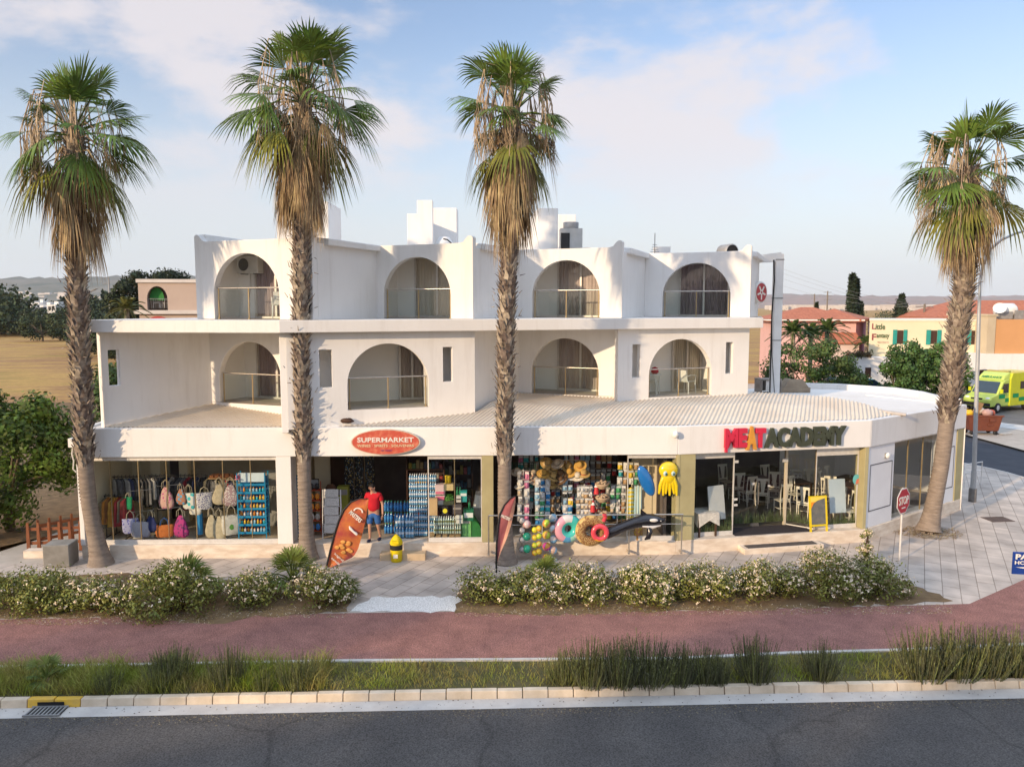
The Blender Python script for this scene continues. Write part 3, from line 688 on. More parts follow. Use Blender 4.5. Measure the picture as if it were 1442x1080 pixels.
# flat white roof on the corner and under the sheeting
pts=[p for p in offs([BL,F0,F2,F3,F4,BK],.18)]
b=MB(); b.poly([V((p.x,p.y,3.90)) for p in pts]); b.build('flat_roof',M_roofflat,bld)
back=[V((F4.x-.12,F4.y+.15,4.1)),G(1338,562,4.1),G(1300,552.5,4.1),G(1262,547,4.1),G(1180,541.5,4.1),G(1090,539.5,4.1)]
b=MB(); b.poly([V((p.x,p.y,3.905)) for p in [D_C+DIRL*DR,V((12.0,24.6,0)),F4+V((-.3,.1,0))]+back[1:]+[V((9,33,0))]]); b.build('corner_roof',M_roofflat,bld)
b=MB(); bl_=offs(back,0); bi_=offs(back,.2)
for k in range(len(back)-1):
    q=lambda p,z:V((p.x,p.y,z))
    b.hexa([q(bl_[k],3.5),q(bl_[k+1],3.5),q(bi_[k+1],3.5),q(bi_[k],3.5),q(bl_[k],4.14),q(bl_[k+1],4.14),q(bi_[k+1],4.14),q(bi_[k],4.14)])
b.build('roof_parapet',M_white,bld)
b=MB()
w=[V((p.x,p.y,0)) for p in [F4]+back[1:]]
for p,q in zip(w[:-1],w[1:]): b.quad(V((p.x,p.y,0)),V((q.x,q.y,0)),V((q.x,q.y,3.9)),V((p.x,p.y,3.9)))
b.build('rear_wall',M_white,bld)
b=MB(); b.tube([V((gut_st.x,gut_st.y,4.36)),V((gut_end.x,gut_end.y,3.97))],.06,8); b.build('roof_ridge',pm('ridge_grey',(.45,.42,.4),(.38,.36,.34),sc=3,rough=.7),bld)
# ---------------------------------------------------------------- roof towers
def towerbox(x0,x1,ytop,Y,d,name='roof_tower',zb=9.25):
    p=atY(x0,ytop,Y); q=atY(x1,ytop,Y); b=MB()
    cx=(p.x+q.x)/2; b.box((cx,Y+d/2,(zb+p.z)/2),(q.x-p.x,d,p.z-zb)); return b.build(name,M_white,bld,bev=.02)
towerbox(389,462,284,30,2.2)
towerbox(573,588,301,31,1.6); towerbox(587,609,282,31,.3); towerbox(587,643,293,33,1.0); 
towerbox(757,786,293,31,.35); towerbox(786,811,302,34,.6); 
# sloping stair-roof beside the second tower
p0=atY(757,294,31.02); b=MB()
w0,w1=atY(718,345,31.05),atY(757,345,31.05)
b.hexa([V((w0.x,31.05,9.25)),V((w1.x,31.05,9.25)),V((w1.x,32.5,9.25)),V((w0.x,32.5,9.25)),V((w0.x,31.05,10.1)),V((w1.x,31.05,p0.z)),V((w1.x,32.5,p0.z)),V((w0.x,32.5,10.1))]); b.build('stair_roof',M_white,bld,bev=.02)
# ================================================================ plants
M_frond=pm('palm_green',(.14,.205,.035),(.06,.11,.02),sc=1.5,rough=.55,island=.35,transl=.18,spec=.3)
M_frondy=pm('palm_yellow_green',(.22,.22,.035),(.12,.15,.03),sc=1.5,rough=.55,island=.3,transl=.18)
M_dead=pm('dry_frond',(.44,.33,.20),(.24,.165,.095),sc=2.2,rough=.9,island=.4,transl=.1)
M_straw=pm('dry_stalk',(.50,.40,.29),(.36,.27,.18),sc=3,rough=.85,island=.2)
M_trunk=pm('palm_boots',(.41,.345,.285),(.155,.12,.098),sc=6,rough=.95,island=.5,bump=.3,bsc=40)
M_trunklow=pm('palm_bark',(.30,.245,.20),(.20,.16,.13),sc=3.5,rough=.95,bump=.6,bsc=35,stretch=(1,1,4))
def fan(b,base,d,plen,Rr,nseg,spread,droop,rg,mi=0,tip=.35,wid=1.0,pm_i=None):
    d=d.normalized()
    mid=base+d*plen*.5; hub=base+d*plen+V((0,0,-droop*plen*.22))
    b.tube([base,mid+V((0,0,droop*plen*.02)),hub],[.028,.02,.012],4,mi if pm_i is None else pm_i,caps=False)
    ax=(hub-mid).normalized()
    side=ax.cross(V((0,0,1)))
    if side.length<.15: side=V((rg.uniform(-1,1),rg.uniform(-1,1),0))
    side.normalize(); roll=rg.uniform(-.5,.5)
    nn=side.cross(ax); side=(side*math.cos(roll)+nn*math.sin(roll)).normalized(); nn=side.cross(ax)
    ss=[0,.3,.55,.78,1.0]
    hw=spread/nseg
    for i in range(nseg):
        an=-spread+2*spread*(i+.5)/nseg+rg.uniform(-.03,.03)
        dr=ax*math.cos(an)+side*math.sin(an)
        L=Rr*(.72+.28*math.cos(an))*rg.uniform(.88,1.08)
        per=(side*math.cos(an)-ax*math.sin(an))
        dd=droop*rg.uniform(.75,1.25)
        vs=[]
        for s in ss:
            w=hw*L*(s if s<.56 else .56*(1-(s-.56)/.44)**.8)*wid*1.05
            c=hub+dr*(L*s)+V((0,0,-1))*(dd*.45*L*s*s+tip*L*max(0,s-.5)**2*2.2)+nn*(-.10*L*abs(math.sin(an))*s)
            if s==0: vs.append(c)
            else:
                k=nn*(.25*w*(1 if s<.9 else 0))
                vs+= [c-per*w-k,c+per*w-k] if s<1 else [c]
        b.add(vs,[(0,1,2),(1,3,4,2),(3,5,6,4),(5,7,6)],mi)
def palm(label,path,crown_z,skirt,seed,r0=.30,boot0=3.0,bootr=.36,full=1.0,ng=36,rsc=1.0,skirtn=80):
    rg=random.Random(seed)
    base=path[0]
    root=thing('palm_tree',label,'palm tree',base,0,'tall fan palms in front of the shops')
    def at(z):
        for p,q in zip(path[:-1],path[1:]):
            if z<=q.z: t=(z-p.z)/(q.z-p.z); return p+(q-p)*max(t,0)
        return path[-1]
    top=path[-1]; top=at(crown_z)
    b=MB(); zs=[base.z-.02,.06,.15,.35,.7,1.2,boot0*.6,boot0,boot0+.8]+[boot0+.8+(crown_z-boot0-.8)*k/8 for k in range(1,9)]
    def rad(z):
        if z<1.2: return r0*(1+.75*math.exp(-z*3.2))
        return r0*(1-.10*min(1,(z-1.2)/2)) if z<boot0 else r0*.95
    b.tube([at(z)+V((rg.uniform(-.012,.012),rg.uniform(-.012,.012),0)) for z in zs],[rad(max(z,0)) for z in zs],16)
    for k in range(26):           # leaf-scar rings on the bare foot of the trunk
        z=.35+k*(boot0-.3)/26; p=at(z); r=rad(z)+.004
        b.lathe([(r,-.02),(r+.01,0),(r,.015)],16,(p.x,p.y,p.z))
    for k in range(40):           # roots at the foot
        a=rg.uniform(0,6.28); p=base+V((math.cos(a),math.sin(a),0))*r0*1.55
        b.tube([at(.25)+V((math.cos(a),math.sin(a),0))*r0*1.1,p+V((0,0,.03))],[.03,.02],4)
    trunk=b.build('trunk',M_trunklow,root)
    b=MB(); z=boot0; k=0
    while z<crown_z-.2:
        p=at(z); f=min(1,(z-boot0)/.7+.35); n=10
        for i in range(n):
            a=2*PI*(i+.5*(k%2))/n+rg.uniform(-.16,.16); o=V((math.cos(a),math.sin(a),0)); t=V((-o.y,o.x,0))
            w=rg.uniform(.045,.09); h=rg.uniform(.17,.34); out=rg.uniform(.02,.13)*f*bootr/.36
            tw=rg.uniform(-.06,.06)
            q0=p+o*(r0*.93); 
            A=[q0-t*w,q0+t*w,q0+o*(bootr-r0)*f*.75+t*(w*.85+tw)+V((0,0,h*.55)),q0+o*(bootr-r0)*f*.75-t*(w*.85-tw)+V((0,0,h*.55)),
               q0+o*((bootr-r0)*f+out)+t*(w*.35+tw)+V((0,0,h)),q0+o*((bootr-r0)*f+out)-t*(w*.35-tw)+V((0,0,h)),q0+V((0,0,h*.5))]
            b.add(A,[(0,1,2,3),(3,2,4,5),(1,6,2),(0,3,6),(2,6,4),(3,5,6),(4,6,5)],0)
            if rg.random()<.13: 
                e=q0+o*(bootr-r0+.12)+V((0,0,h)); b.tube([e,e+o*rg.uniform(.03,.14)+t*rg.uniform(-.1,.1)+V((0,0,rg.uniform(-.05,.2)))],[.014,.006],4,caps=False)
        z+=.125; k+=1
    b.build('leaf_stubs',M_trunk,trunk)
    # living crown
    b=MB()
    for i in range(ng):
        f=(i+.5)/ng; a=i*2.39996+rg.uniform(-.45,.45); el=R(90-116*f**.9)+rg.uniform(-.28,.28)
        d=V((math.cos(a)*math.cos(el),math.sin(a)*math.cos(el),math.sin(el)))
        bs=top+V((0,0,.2-f*.5))+V((d.x,d.y,0))*.12
        fan(b,bs,d,rg.uniform(.6,1.1)*(.8 if f<.25 else 1.05)*rsc,rg.choice((.6,.8,.95,1.05,1.2))*rg.uniform(.9,1.05)*rsc,24,R(rg.uniform(48,105)),(.05+.55*f*f+.10*f)*rg.uniform(.6,1.4),rg,tip=rg.uniform(.05,.35)+.7*f*rg.random(),wid=.95)
    b.build('crown',M_frond,root)
    b=MB()
    for i in range(6):
        a=i*2.39996+1.2+rg.uniform(-.4,.4); el=R(rg.uniform(-40,0))
        d=V((math.cos(a)*math.cos(el),math.sin(a)*math.cos(el),math.sin(el)))
        fan(b,top+V((0,0,-.5-rg.uniform(0,.5))),d,rg.uniform(.6,.95)*rsc,rg.uniform(.9,1.15)*rsc,22,R(rg.uniform(65,100)),rg.uniform(.6,1.1),rg,tip=.8,wid=.9)
    b.build('yellowing_fronds',M_frondy,root)
    # flower stalks hanging dry through the crown
    b=MB()
    for i in range(20):
        a=rg.uniform(0,6.28); o=V((math.cos(a),math.sin(a),0)); L=rg.uniform(.7,1.25)*rsc
        p0=top+V((0,0,rg.uniform(-.4,.1)))+o*.12; p1=p0+o*L*.35+V((0,0,L*.95)); p2=p0+o*L*.72+V((0,0,L*.95)); p3=p0+o*L*.98+V((0,0,L*.1)); p4=p0+o*L*1.0+V((0,0,-L*.9))
        b.tube([p0,p1,p2,p3,p4],[.024,.021,.018,.014,.006],4,caps=False)
        for j in range(14):
            q=p2.lerp(p3,rg.random()) if j%2 else p3.lerp(p4,rg.random())
            b.tube([q,q+V((rg.uniform(-.12,.12),rg.uniform(-.12,.12),-rg.uniform(.2,.5))),q+V((rg.uniform(-.15,.15),rg.uniform(-.15,.15),-rg.uniform(.5,1.0)))],[.014,.011,.005],3,caps=False)
    b.build('flower_stalks',M_straw,root)
    # skirt of dead fronds
    b=MB()
    for i in range(skirtn):
        f=rg.random(); a=rg.uniform(0,6.28); 
        zt=crown_z-.55-f*max(.1,skirt-2.25); p=at(zt); o=V((math.cos(a),math.sin(a),0))
        out=rg.uniform(.28,.5)*(1.15-.6*f)*full
        el=R(rg.uniform(-82,-52)-8*f)
        d=V((o.x*math.cos(el),o.y*math.cos(el),math.sin(el)))
        fan(b,p+o*(.22+out*.35),d,rg.uniform(.3,.6),rg.uniform(.65,1.0),11,R(rg.uniform(16,34)),rg.uniform(.9,1.5),rg,tip=.4,wid=.85)
    for i in range(15):           # bent brown leaves higher up, folded over
        a=rg.uniform(0,6.28); el=R(rg.uniform(-25,35)); d=V((math.cos(a)*math.cos(el),math.sin(a)*math.cos(el),math.sin(el)))
        fan(b,top+V((0,0,rg.uniform(-.7,-.1))),d,rg.uniform(.6,1.0)*rsc,rg.uniform(.45,.75),11,R(rg.uniform(20,45)),rg.uniform(1.8,2.6),rg,tip=1.4,wid=.7)
    b.build('dead_frond_skirt',M_dead,root)
    return root
def pth(pts,Y): return [atY(u,v,Y) for u,v in pts]
def ppath(base,pts):
    g=G(*base,0.0); Y=g.y+.25
    return [V((g.x,Y,0))]+[atY(u,v,Y) for u,v in pts]
palm('tall palm with a bent bare foot before the bag shop, leaning left at the top',ppath((136,798),[(122,690),(114,520),(106,330),(104,120)]),atY(104,176,21.5).z,3.8,21,r0=.215,boot0=2.9,bootr=.29,rsc=1.08,ng=34,skirtn=62)
palm('tallest straight palm rising between bag shop and supermarket, with the thickest dry skirt',ppath((430,790),[(429,700),(424,500),(425,300),(426,70)]),atY(425,124,21.8).z,3.9,33,r0=.205,boot0=2.95,bootr=.27,full=1.2,rsc=1.17,ng=44,skirtn=125)
palm('upright palm standing left of the toy shop, behind the reddish feather flag',ppath((713,796),[(710,690),(712,500),(718,300),(724,80)]),atY(722,148,21.6).z,3.9,48,r0=.20,boot0=2.95,bootr=.26,rsc=.98,ng=33,skirtn=95)
palm('palm leaning right on the paved corner beside the restaurant',ppath((1313,752),[(1326,650),(1343,520),(1358,400),(1366,180)]),atY(1366,234,24.9).z,3.5,58,r0=.25,boot0=3.7,bootr=.36,rsc=1.12,ng=34,skirtn=62,full=.95)
# litter ring round the foot of the corner palm
g=G(1310,752,.006)
b=MB(); rr=random.Random(4)
for i in range(420):
    a=rr.uniform(0,6.28); r=rr.uniform(.25,1.0)**.7*1.0; p=g+V((math.cos(a)*r*1.1,math.sin(a)*r*.8+.2,rr.uniform(.005,.05))); t=rr.uniform(0,6.28); l=rr.uniform(.05,.2)
    dx=V((math.cos(t),math.sin(t),rr.uniform(-.1,.2)))*l; n=V((-math.sin(t),math.cos(t),0))*.015
    b.quad(p-n,p+n,p+dx+n,p+dx-n)
tag(b.build('dry_leaf_litter',M_dead),kind='stuff')
# ---------------------------------------------------------------- shrubs with white flowers
M_leaf=pm('shrub_leaf',(.24,.245,.05),(.11,.125,.032),sc=2.2,rough=.5,island=.45,transl=.12,spec=.35)
M_flower=pm('white_blossom',(.76,.67,.54),(.52,.41,.27),sc=6,rough=.8,island=.15)
def leafq(b,p,nrm,l,w,rg,mi=0):
    t=V((rg.uniform(-1,1),rg.uniform(-1,1),rg.uniform(-.3,1)))
    t=t-nrm*t.dot(nrm)*.7
    if t.length<.01: return
    t.normalize(); s=t.cross(nrm)
    if s.length<.01: return
    s.normalize(); f=s.cross(t)*(-.12*l)
    b.add([p,p+t*l*.5+s*w,p+t*l,p+t*l*.5-s*w],[(0,1,2,3)],mi)
def sph(rg):
    z=rg.uniform(-1,1); a=rg.uniform(0,6.28); r=math.sqrt(1-z*z); return V((r*math.cos(a),r*math.sin(a),z))
def shrub_mesh(rx,ry,h,seed,nleaf=3600,nfl=420,leaf=.085,lump=.30,nl=34,flz=.25):
    """lumpy crown sitting on the ground at the origin"""
    rg=random.Random(seed); lumps=[]
    for i in range(nl):
        d=sph(rg); d.z=abs(d.z)*1.0
        c=V((d.x*(rx-lump*.7),d.y*(ry-lump*.7),.12+d.z*(h-lump-.05))); lumps.append((c,lump*rg.uniform(.7,1.3)))
    for i in range(nl//3): lumps.append((V((rg.uniform(-rx,rx)*.5,rg.uniform(-ry,ry)*.5,rg.uniform(.2,h*.6))),lump*1.2))
    b=MB(); fb=MB(); st=MB()
    for i in range(nleaf):
        c,r=lumps[i%len(lumps)]; d=sph(rg)
        p=c+d*r*(rg.uniform(.45,1.05) if rg.random()<.8 else rg.uniform(.9,1.35))
        if p.z<.02: p.z=rg.uniform(.02,.2)
        leafq(b,p,d,leaf*rg.uniform(.6,1.3),leaf*.24*rg.uniform(.7,1.3),rg)
    k=0
    while k<nfl:
        c,r=lumps[rg.randrange(nl)]; d=sph(rg); d.z=d.z*.6+.35; d.normalize()
        if c.z<h*flz: 
            if rg.random()<.7: k+=1; continue
        p=c+d*r*1.08; k+=1
        m=rg.choice((3,4,5,6))
        for j in range(m):
            q=p+V((rg.uniform(-.045,.045),rg.uniform(-.045,.045),rg.uniform(-.03,.03))); s=rg.uniform(.014,.026)
            n=(d+sph(rg)*.6).normalized(); t=n.orthogonal().normalized(); u=n.cross(t)
            fb.add([q+t*s*math.cos(2*PI*x/5)+u*s*math.sin(2*PI*x/5) for x in range(5)],[(0,1,2,3,4)],0)
    for i in range(16):
        a=rg.uniform(0,6.28); p=V((math.cos(a)*rx*.25,math.sin(a)*ry*.25,0)); c,r=lumps[rg.randrange(len(lumps))]
        st.tube([p,p.lerp(c,.5)+V((0,0,.1)),c],[.022,.015,.006],4,caps=False)
    return b,fb,st
def shrub(label,x0,x1,vbase,vtop,seed,depth=None,fl=1.0,dens=1.0,group='white-flowered shrubs along the cycle path',vb2=None,name='flowering_shrub',**kw):
    vb2=vb2 or vbase
    g0,g1=G(x0,vbase,0),G(x1,vb2,0); cen=(g0+g1)/2; rx=(g1-g0).length/2*1.02
    ry=depth or min(1.0,rx); cen.y+=ry*.9
    h=atY((x0+x1)/2,vtop,cen.y).z
    root=thing(name,label,'shrub',(cen.x,cen.y,0),0,group)
    b,f,s=shrub_mesh(rx,ry,h,seed,int(3800*dens*max(.5,rx*ry*1.1)),int(235*fl*max(.4,rx*ry)),**kw)
    for mb,nm,mt in ((b,'foliage',M_leaf),(f,'blossom',M_flower),(s,'stems',M_wood_dark)):
        if not mb.v: continue
        o=bpy.data.objects.new(nm,mb.mesh(nm,mt)); COL.objects.link(o); o.parent=root
    return root
shrub('dark leafy shrub with few flowers at the left end of the planting bed',-62,95,872,800,1,1.0,fl=.35,dens=1.2)
shrub('spreading shrub in flower before the foot of the left palm',62,175,872,812,2,.8,fl=1.5)
shrub('broad dark shrub with tall shoots beneath a young fan palm',150,292,880,796,3,.95,fl=.75,dens=1.25)
shrub('rounded shrub dotted with blossom below the bag shop corner pier',302,383,864,803,4,.7,fl=1.7)
shrub('ball-shaped shrub full of blossom beside the white gravel',392,494,864,803,5,.75,fl=1.9)
shrub('low shrub with sparse blossom at the gravel end of the long hedge',640,712,852,800,6,.6,fl=1.1,vb2=860)
LB=['mound of blossom in the long hedge below the leaning red flag','hedge shrub in flower in front of the inflatable rings','blossoming hedge shrub below the inflatable whale','hedge shrub thick with blossom in front of the olive column','hedge shrub in blossom before the restaurant step','tallest shrub of the long hedge, smothered in blossom before the restaurant glass','last shrub of the long hedge beside the stop sign pole, half bare of flowers']
xs=[(690,800,860,806),(775,880,860,798),(862,972,860,797),(950,1062,858,795),(1040,1148,857,792),(1120,1236,855,776),(1205,1304,852,788)]
for i,(x0,x1,vb,vt) in enumerate(xs): shrub(LB[i],x0,x1,vb,vt,10+i,.95,fl=[1.4,1.7,1.7,1.8,1.8,2.0,1.3][i],dens=1.1)
shrub('small weedy plant sprouting at the corner of the plinth',1210,1238,800,748,31,.25,fl=1.0,dens=.35,name='corner_plant',group=None,lump=.12,nl=12)
# young fan palms in the beds
def young_palm(label,u,v,sc,seed,n=17):
    g=G(u,v,0); rg=random.Random(seed)
    root=thing('young_fan_palm',label,'palm',g,0,'young fan palms among the shrubs')
    b=MB(); b.tube([(0,0,0),(0,0,.25*sc)],[.07,.05],6); t=b; o=bpy.data.objects.new('trunk',t.mesh('trunk',M_dead)); COL.objects.link(o); o.parent=root
    b=MB()
    for i in range(n):
        f=(i+.5)/n; a=i*2.4+rg.uniform(-.3,.3); el=R(85-72*f); d=V((math.cos(a)*math.cos(el),math.sin(a)*math.cos(el),math.sin(el)))
        fan(b,V((0,0,.2*sc)),d,rg.uniform(.4,.65)*sc,rg.uniform(.5,.68)*sc,18,R(rg.uniform(70,100)),.3+.3*f,rg,tip=.15,wid=.85)
    o=bpy.data.objects.new('crown',b.mesh('crown',pm('young_palm_green',(.17,.21,.045),(.09,.13,.03),sc=2,rough=.5,island=.3,transl=.2))); COL.objects.link(o); o.parent=root
young_palm('young fan palm rising from the broad dark shrub',262,842,1.05,5)
young_palm('young fan palm growing between two blossoming shrubs by the leaning flag',412,828,1.0,6,20)
young_palm('small fan palm peeping out behind the gravel-side shrub',486,842,.6,7)
young_palm('small fan palm behind the long hedge beside the pink flag',766,824,.72,8)
young_palm('seedling fan palm in the grass verge above the yellow kerb',66,962,.55,9,12)
# ---------------------------------------------------------------- verge: grass and rosemary-like bushes
M_rose=pm('rosemary_leaf',(.155,.155,.075),(.085,.09,.045),sc=3,rough=.7,island=.4)
M_rosey=pm('olive_green_stem',(.23,.235,.075),(.14,.155,.05),sc=3,rough=.7,island=.4)
def spiky(name,seed,r,h,n,mats):
    rg=random.Random(seed); b=MB()
    for i in range(n):
        a=rg.uniform(0,6.28); q=rg.random()**.6; lean=q*rg.uniform(.25,.8); o=V((math.cos(a),math.sin(a),0))
        p=o*r*q*.55; L=h*rg.uniform(.4,1.08)*(1-.3*q); e=p+o*lean*L*.7+V((0,0,L))+V((rg.uniform(-.05,.05),rg.uniform(-.05,.05),0))
        m=p.lerp(e,.5)+o*lean*.05
        mi=1 if rg.random()<.35 else 0
        b.tube([p,m,e],[.007,.006,.002],3,mi,caps=False)
        k=int(24*L/.8)+8
        for j in range(k):
            t=rg.uniform(.12,1); c=p.lerp(m,t*2) if t<.5 else m.lerp(e,t*2-1)
            aa=rg.uniform(0,6.28); d=V((math.cos(aa)*.55,math.sin(aa)*.55,.85)); l=rg.uniform(.035,.075)*(1.1-.5*t); w=V((-math.sin(aa),math.cos(aa),0))*.007
            b.add([c-w,c+w,c+d*l],[(0,1,2)],mi)
    return b.mesh(name,mats)
SP=[spiky('rosemary_clump',s,.62,1.0,260,[M_rose,M_rosey]) for s in (1,2,3)]
SG=[spiky('wild_weed',s,.62,.95,190,[M_rosey,M_rose]) for s in (4,5)]
rg=random.Random(9)
def vbush(label,u,v,sc,kind,k,sx=1.0):
    g=G(u,v,0); me=(SP if kind else SG)[k]
    o=bpy.data.objects.new('rosemary_bush' if kind else 'tall_weed',me); COL.objects.link(o); o.location=g; o.rotation_euler=(0,0,rg.uniform(0,6.28)); o.scale=(sc*sx,sc*sx,sc)
    tag(o,label,'bush' if kind else 'weed','dark spiky bushes on the road verge' if kind else 'tall weeds on the road verge')
for a in [('feathery weed on the verge right of the seedling palm',152,972,.55,0,0),
 ('tall seeding weed, first of the three tall ones on the grassy left verge',232,966,.78,0,1),
 ('tall seeding weed, middle one of three on the left verge',246,958,.85,0,0),
 ('dense tall weed with dark foot on the left verge',322,966,.92,1,0,.8),
 ('tall pale weed at the right end of the lush left verge',418,966,.80,0,1),
 ('short tufted weed between the tall weeds of the left verge',372,970,.5,0,0),
 ('yellowish low bush at the left edge of the long rosemary row',795,958,.72,0,0,1.2),
 ('dark rosemary bush, leftmost of the long row behind the kerb',830,962,.98,1,1),
 ('tall rosemary bush leaning left, second of the long row',872,962,1.0,1,2),
 ('wide rosemary bush in the middle of the long row',912,960,1.0,1,0,1.15),
 ('rosemary bush with bare twigs towards the end of the long row',955,960,.85,1,1),
 ('thin rosemary bush trailing over the kerb stones',1012,962,.72,1,2,.7),
 ('last rosemary bush of the long row, low and ragged',990,958,.8,1,0),
 ('solitary tall rosemary bush with pale tips',1064,956,1.0,1,2,.9),
 ('solitary rosemary bush growing in bright grass',1156,954,.85,1,1,.9),
 ('big dark rosemary bush, left part of the clump at the right end',1300,952,1.05,1,0,1.1),
 ('big dark rosemary bush, tallest of the right end clump',1345,950,1.1,1,1,1.1),
 ('big rosemary bush with brownish tips in the right end clump',1388,948,1.0,1,2,1.1),
 ('rosemary bush at the far right edge of the verge',1430,946,1.0,1,0)]: vbush(*a)
M_grass=pm('verge_grass',(.25,.31,.035),(.33,.27,.09),sc=.9,rough=.7,island=.4,transl=.25)
b=MB(); rg=random.Random(12)
def dens(u):
    if u<470: return 1.0
    if u<640: return .55
    if u<780: return .22
    if u<1010: return .35
    return .45
n=0
while n<34000:
    u=rg.uniform(-150,1600); f=rg.random()
    if rg.random()>dens(u)*(.5+.5*math.sin(u*.043+f*4)**2): n+=.35; continue
    n+=1
    vt=(941-9*u/500 if u<500 else 932-3*(u-500)/450 if u<950 else 929-20*(u-950)/492)
    p=G(u,vt,0); q=K0+kd*((p-K0).dot(kd))+kn*.2; q.z=0
    c=q.lerp(p,f*.93); l=rg.uniform(.05,.16)*(2.6 if u<470 else 1.1)*(.6+.7*abs(math.sin(u*.03)))
    a=rg.uniform(0,6.28); w=V((math.cos(a),math.sin(a),0))*rg.uniform(.004,.008); d=V((rg.uniform(-.6,.6),rg.uniform(-.6,.6),1)).normalized()*l
    b.add([c-w,c+w,c+d*.6+w*.7,c+d*.6-w*.7,c+d+V((d.x,d.y,-.1*l))*.6],[(0,1,2,3),(3,2,4)],0)
tag(b.build('verge_grass',M_grass),kind='stuff')
b=MB(); rg=random.Random(13)         # straw and fallen petals along the edge of the beds
for (x0,x1,v0,v1) in ((0,490,864,880),(640,1340,854,868)):
    for i in range(2600):
        u=rg.uniform(x0,x1); v=rg.uniform(v0,v1); 
        if x0==0 and u>300: v-=8
        g=G(u,v-(u-x0)*.006,.008); a=rg.uniform(0,6.28); l=rg.uniform(.015,.06); d=V((math.cos(a),math.sin(a),rg.uniform(-.05,.25)))*l; w=V((-d.y,d.x,0))*.12
        b.quad(g-w,g+w,g+d+w,g+d-w,1 if rg.random()<.25 else 0)
tag(b.build('fallen_leaves',[pm('straw_litter',(.42,.29,.12),(.28,.19,.08),sc=5,rough=.9,island=.3),M_flower]),kind='stuff')
# ---------------------------------------------------------------- trees
def tree(name,label,cat,base,h,cr,seed,col=None,trunk=.12,lumps=40,lr=.55,n=9000,leaf=.13,zc=.62,group=None,squash=1.0,cz0=.25,mat=None):
    rg=random.Random(seed); root=thing(name,label,cat,base,0,group)
    L=[]
    for i in range(lumps):
        d=sph(rg); k=rg.uniform(.55,1)**.5
        c=V((d.x*cr[0]*k,d.y*cr[1]*k,h*(cz0+(1-cz0)*.5)+d.z*k*h*(1-cz0)*.5*squash)); L.append((c,lr*rg.uniform(.6,1.25)))
    t=MB(); fk=V((0,0,h*.3)); t.tube([(0,0,-.05),fk*.5+V((.05,0,0)),fk],[trunk*1.3,trunk,trunk*.85],8)
    for i in range(9):
        c,r=L[rg.randrange(len(L))]; t.tube([fk*rg.uniform(.6,1),fk.lerp(c,.5)+V((0,0,.15)),c],[trunk*.6,trunk*.4,trunk*.12],5,caps=False)
    o=bpy.data.objects.new('trunk',t.mesh('trunk',pm('tree_bark',(.16,.12,.085),(.09,.07,.05),sc=5,rough=.95))); COL.objects.link(o); o.parent=root
    b=MB()
    for i in range(n):
        c,r=L[i%len(L)]; d=sph(rg); p=c+d*r*rg.uniform(.5,1.12)
        if p.z<.05: p.z=rg.uniform(.05,.4)
        leafq(b,p,d,leaf*rg.uniform(.6,1.4),leaf*.33*rg.uniform(.7,1.3),rg)
    o=bpy.data.objects.new('crown',b.mesh('crown',mat or M_tree)); COL.objects.link(o); o.parent=root
    return root
M_tree=pm('tree_leaf',(.135,.20,.028),(.05,.085,.015),sc=.9,rough=.55,island=.45,transl=.15)
M_tree2=pm('deep_green_leaf',(.10,.16,.04),(.045,.075,.024),sc=.7,rough=.6,island=.45,transl=.1)
M_far=pm('far_tree_leaf',(.055,.075,.035),(.028,.042,.022),sc=.15,rough=.8,island=.5)
M_pine=pm('pine_needles',(.028,.042,.02),(.016,.026,.014),sc=.6,rough=.8,island=.4)
tree('leafy_tree','bright green leafy tree beyond the alley left of the bag shop','tree',V((-16.9,25.2,0)),4.75,(2.0,1.8),3,lumps=55,lr=.6,n=15000,leaf=.16,cz0=.12)
tree('leafy_tree','darker green tree behind the alley, close to the end wall','tree',V((-15.6,31.5,0)),5.0,(1.7,2.0),4,lumps=45,lr=.6,n=12000,leaf=.16,cz0=.15,mat=M_tree2)
tree('leafy_tree','thin twiggy bush low at the left edge over the soil bank','bush',V((-17.6,23.6,0)),1.9,(1.4,.7),5,lumps=24,lr=.4,n=3500,leaf=.10,cz0=.1,trunk=.05,mat=pm('olive_twig_leaf',(.13,.13,.05),(.08,.08,.03),sc=1.5,rough=.7,island=.4))
# ================================================================ goods and furniture in the shops
def put(root,name,mb,mats,loc=None):
    o=bpy.data.objects.new(name,mb.mesh(name,mats)); COL.objects.link(o); o.parent=root
    if loc is not None: o.location=loc
    return o
def solo(name,label,cat,mb,mats,loc,rz=0,group=None,scale=None):
    o=bpy.data.objects.new(name,mb.mesh(name,mats)); COL.objects.link(o); o.location=loc; o.rotation_euler=(0,0,rz)
    if scale: o.scale=(scale,)*3
    return tag(o,label,cat,group)
def at_px(fr,x,y,w):
    """point in the plane w metres behind a frontage seen at pixel x,y"""
    P,Q=fr(0,w,0),fr(fr.L,w,0); d=ray(x,y); n=fr.n
    t=(P-V((0,0,H))).dot(n)/d.dot(n); return V((0,0,H))+d*t
ANG=math.atan2(SA.e.y,SA.e.x); ANGB=math.atan2(SB.e.y,SB.e.x); ANGC=math.atan2(SC.e.y,SC.e.x)
rg=random.Random(77)
def cl(name,c,**k): return pm('cloth_'+name,c,tuple(x*.7 for x in c),sc=9,rough=.9,coords='obj',**k)
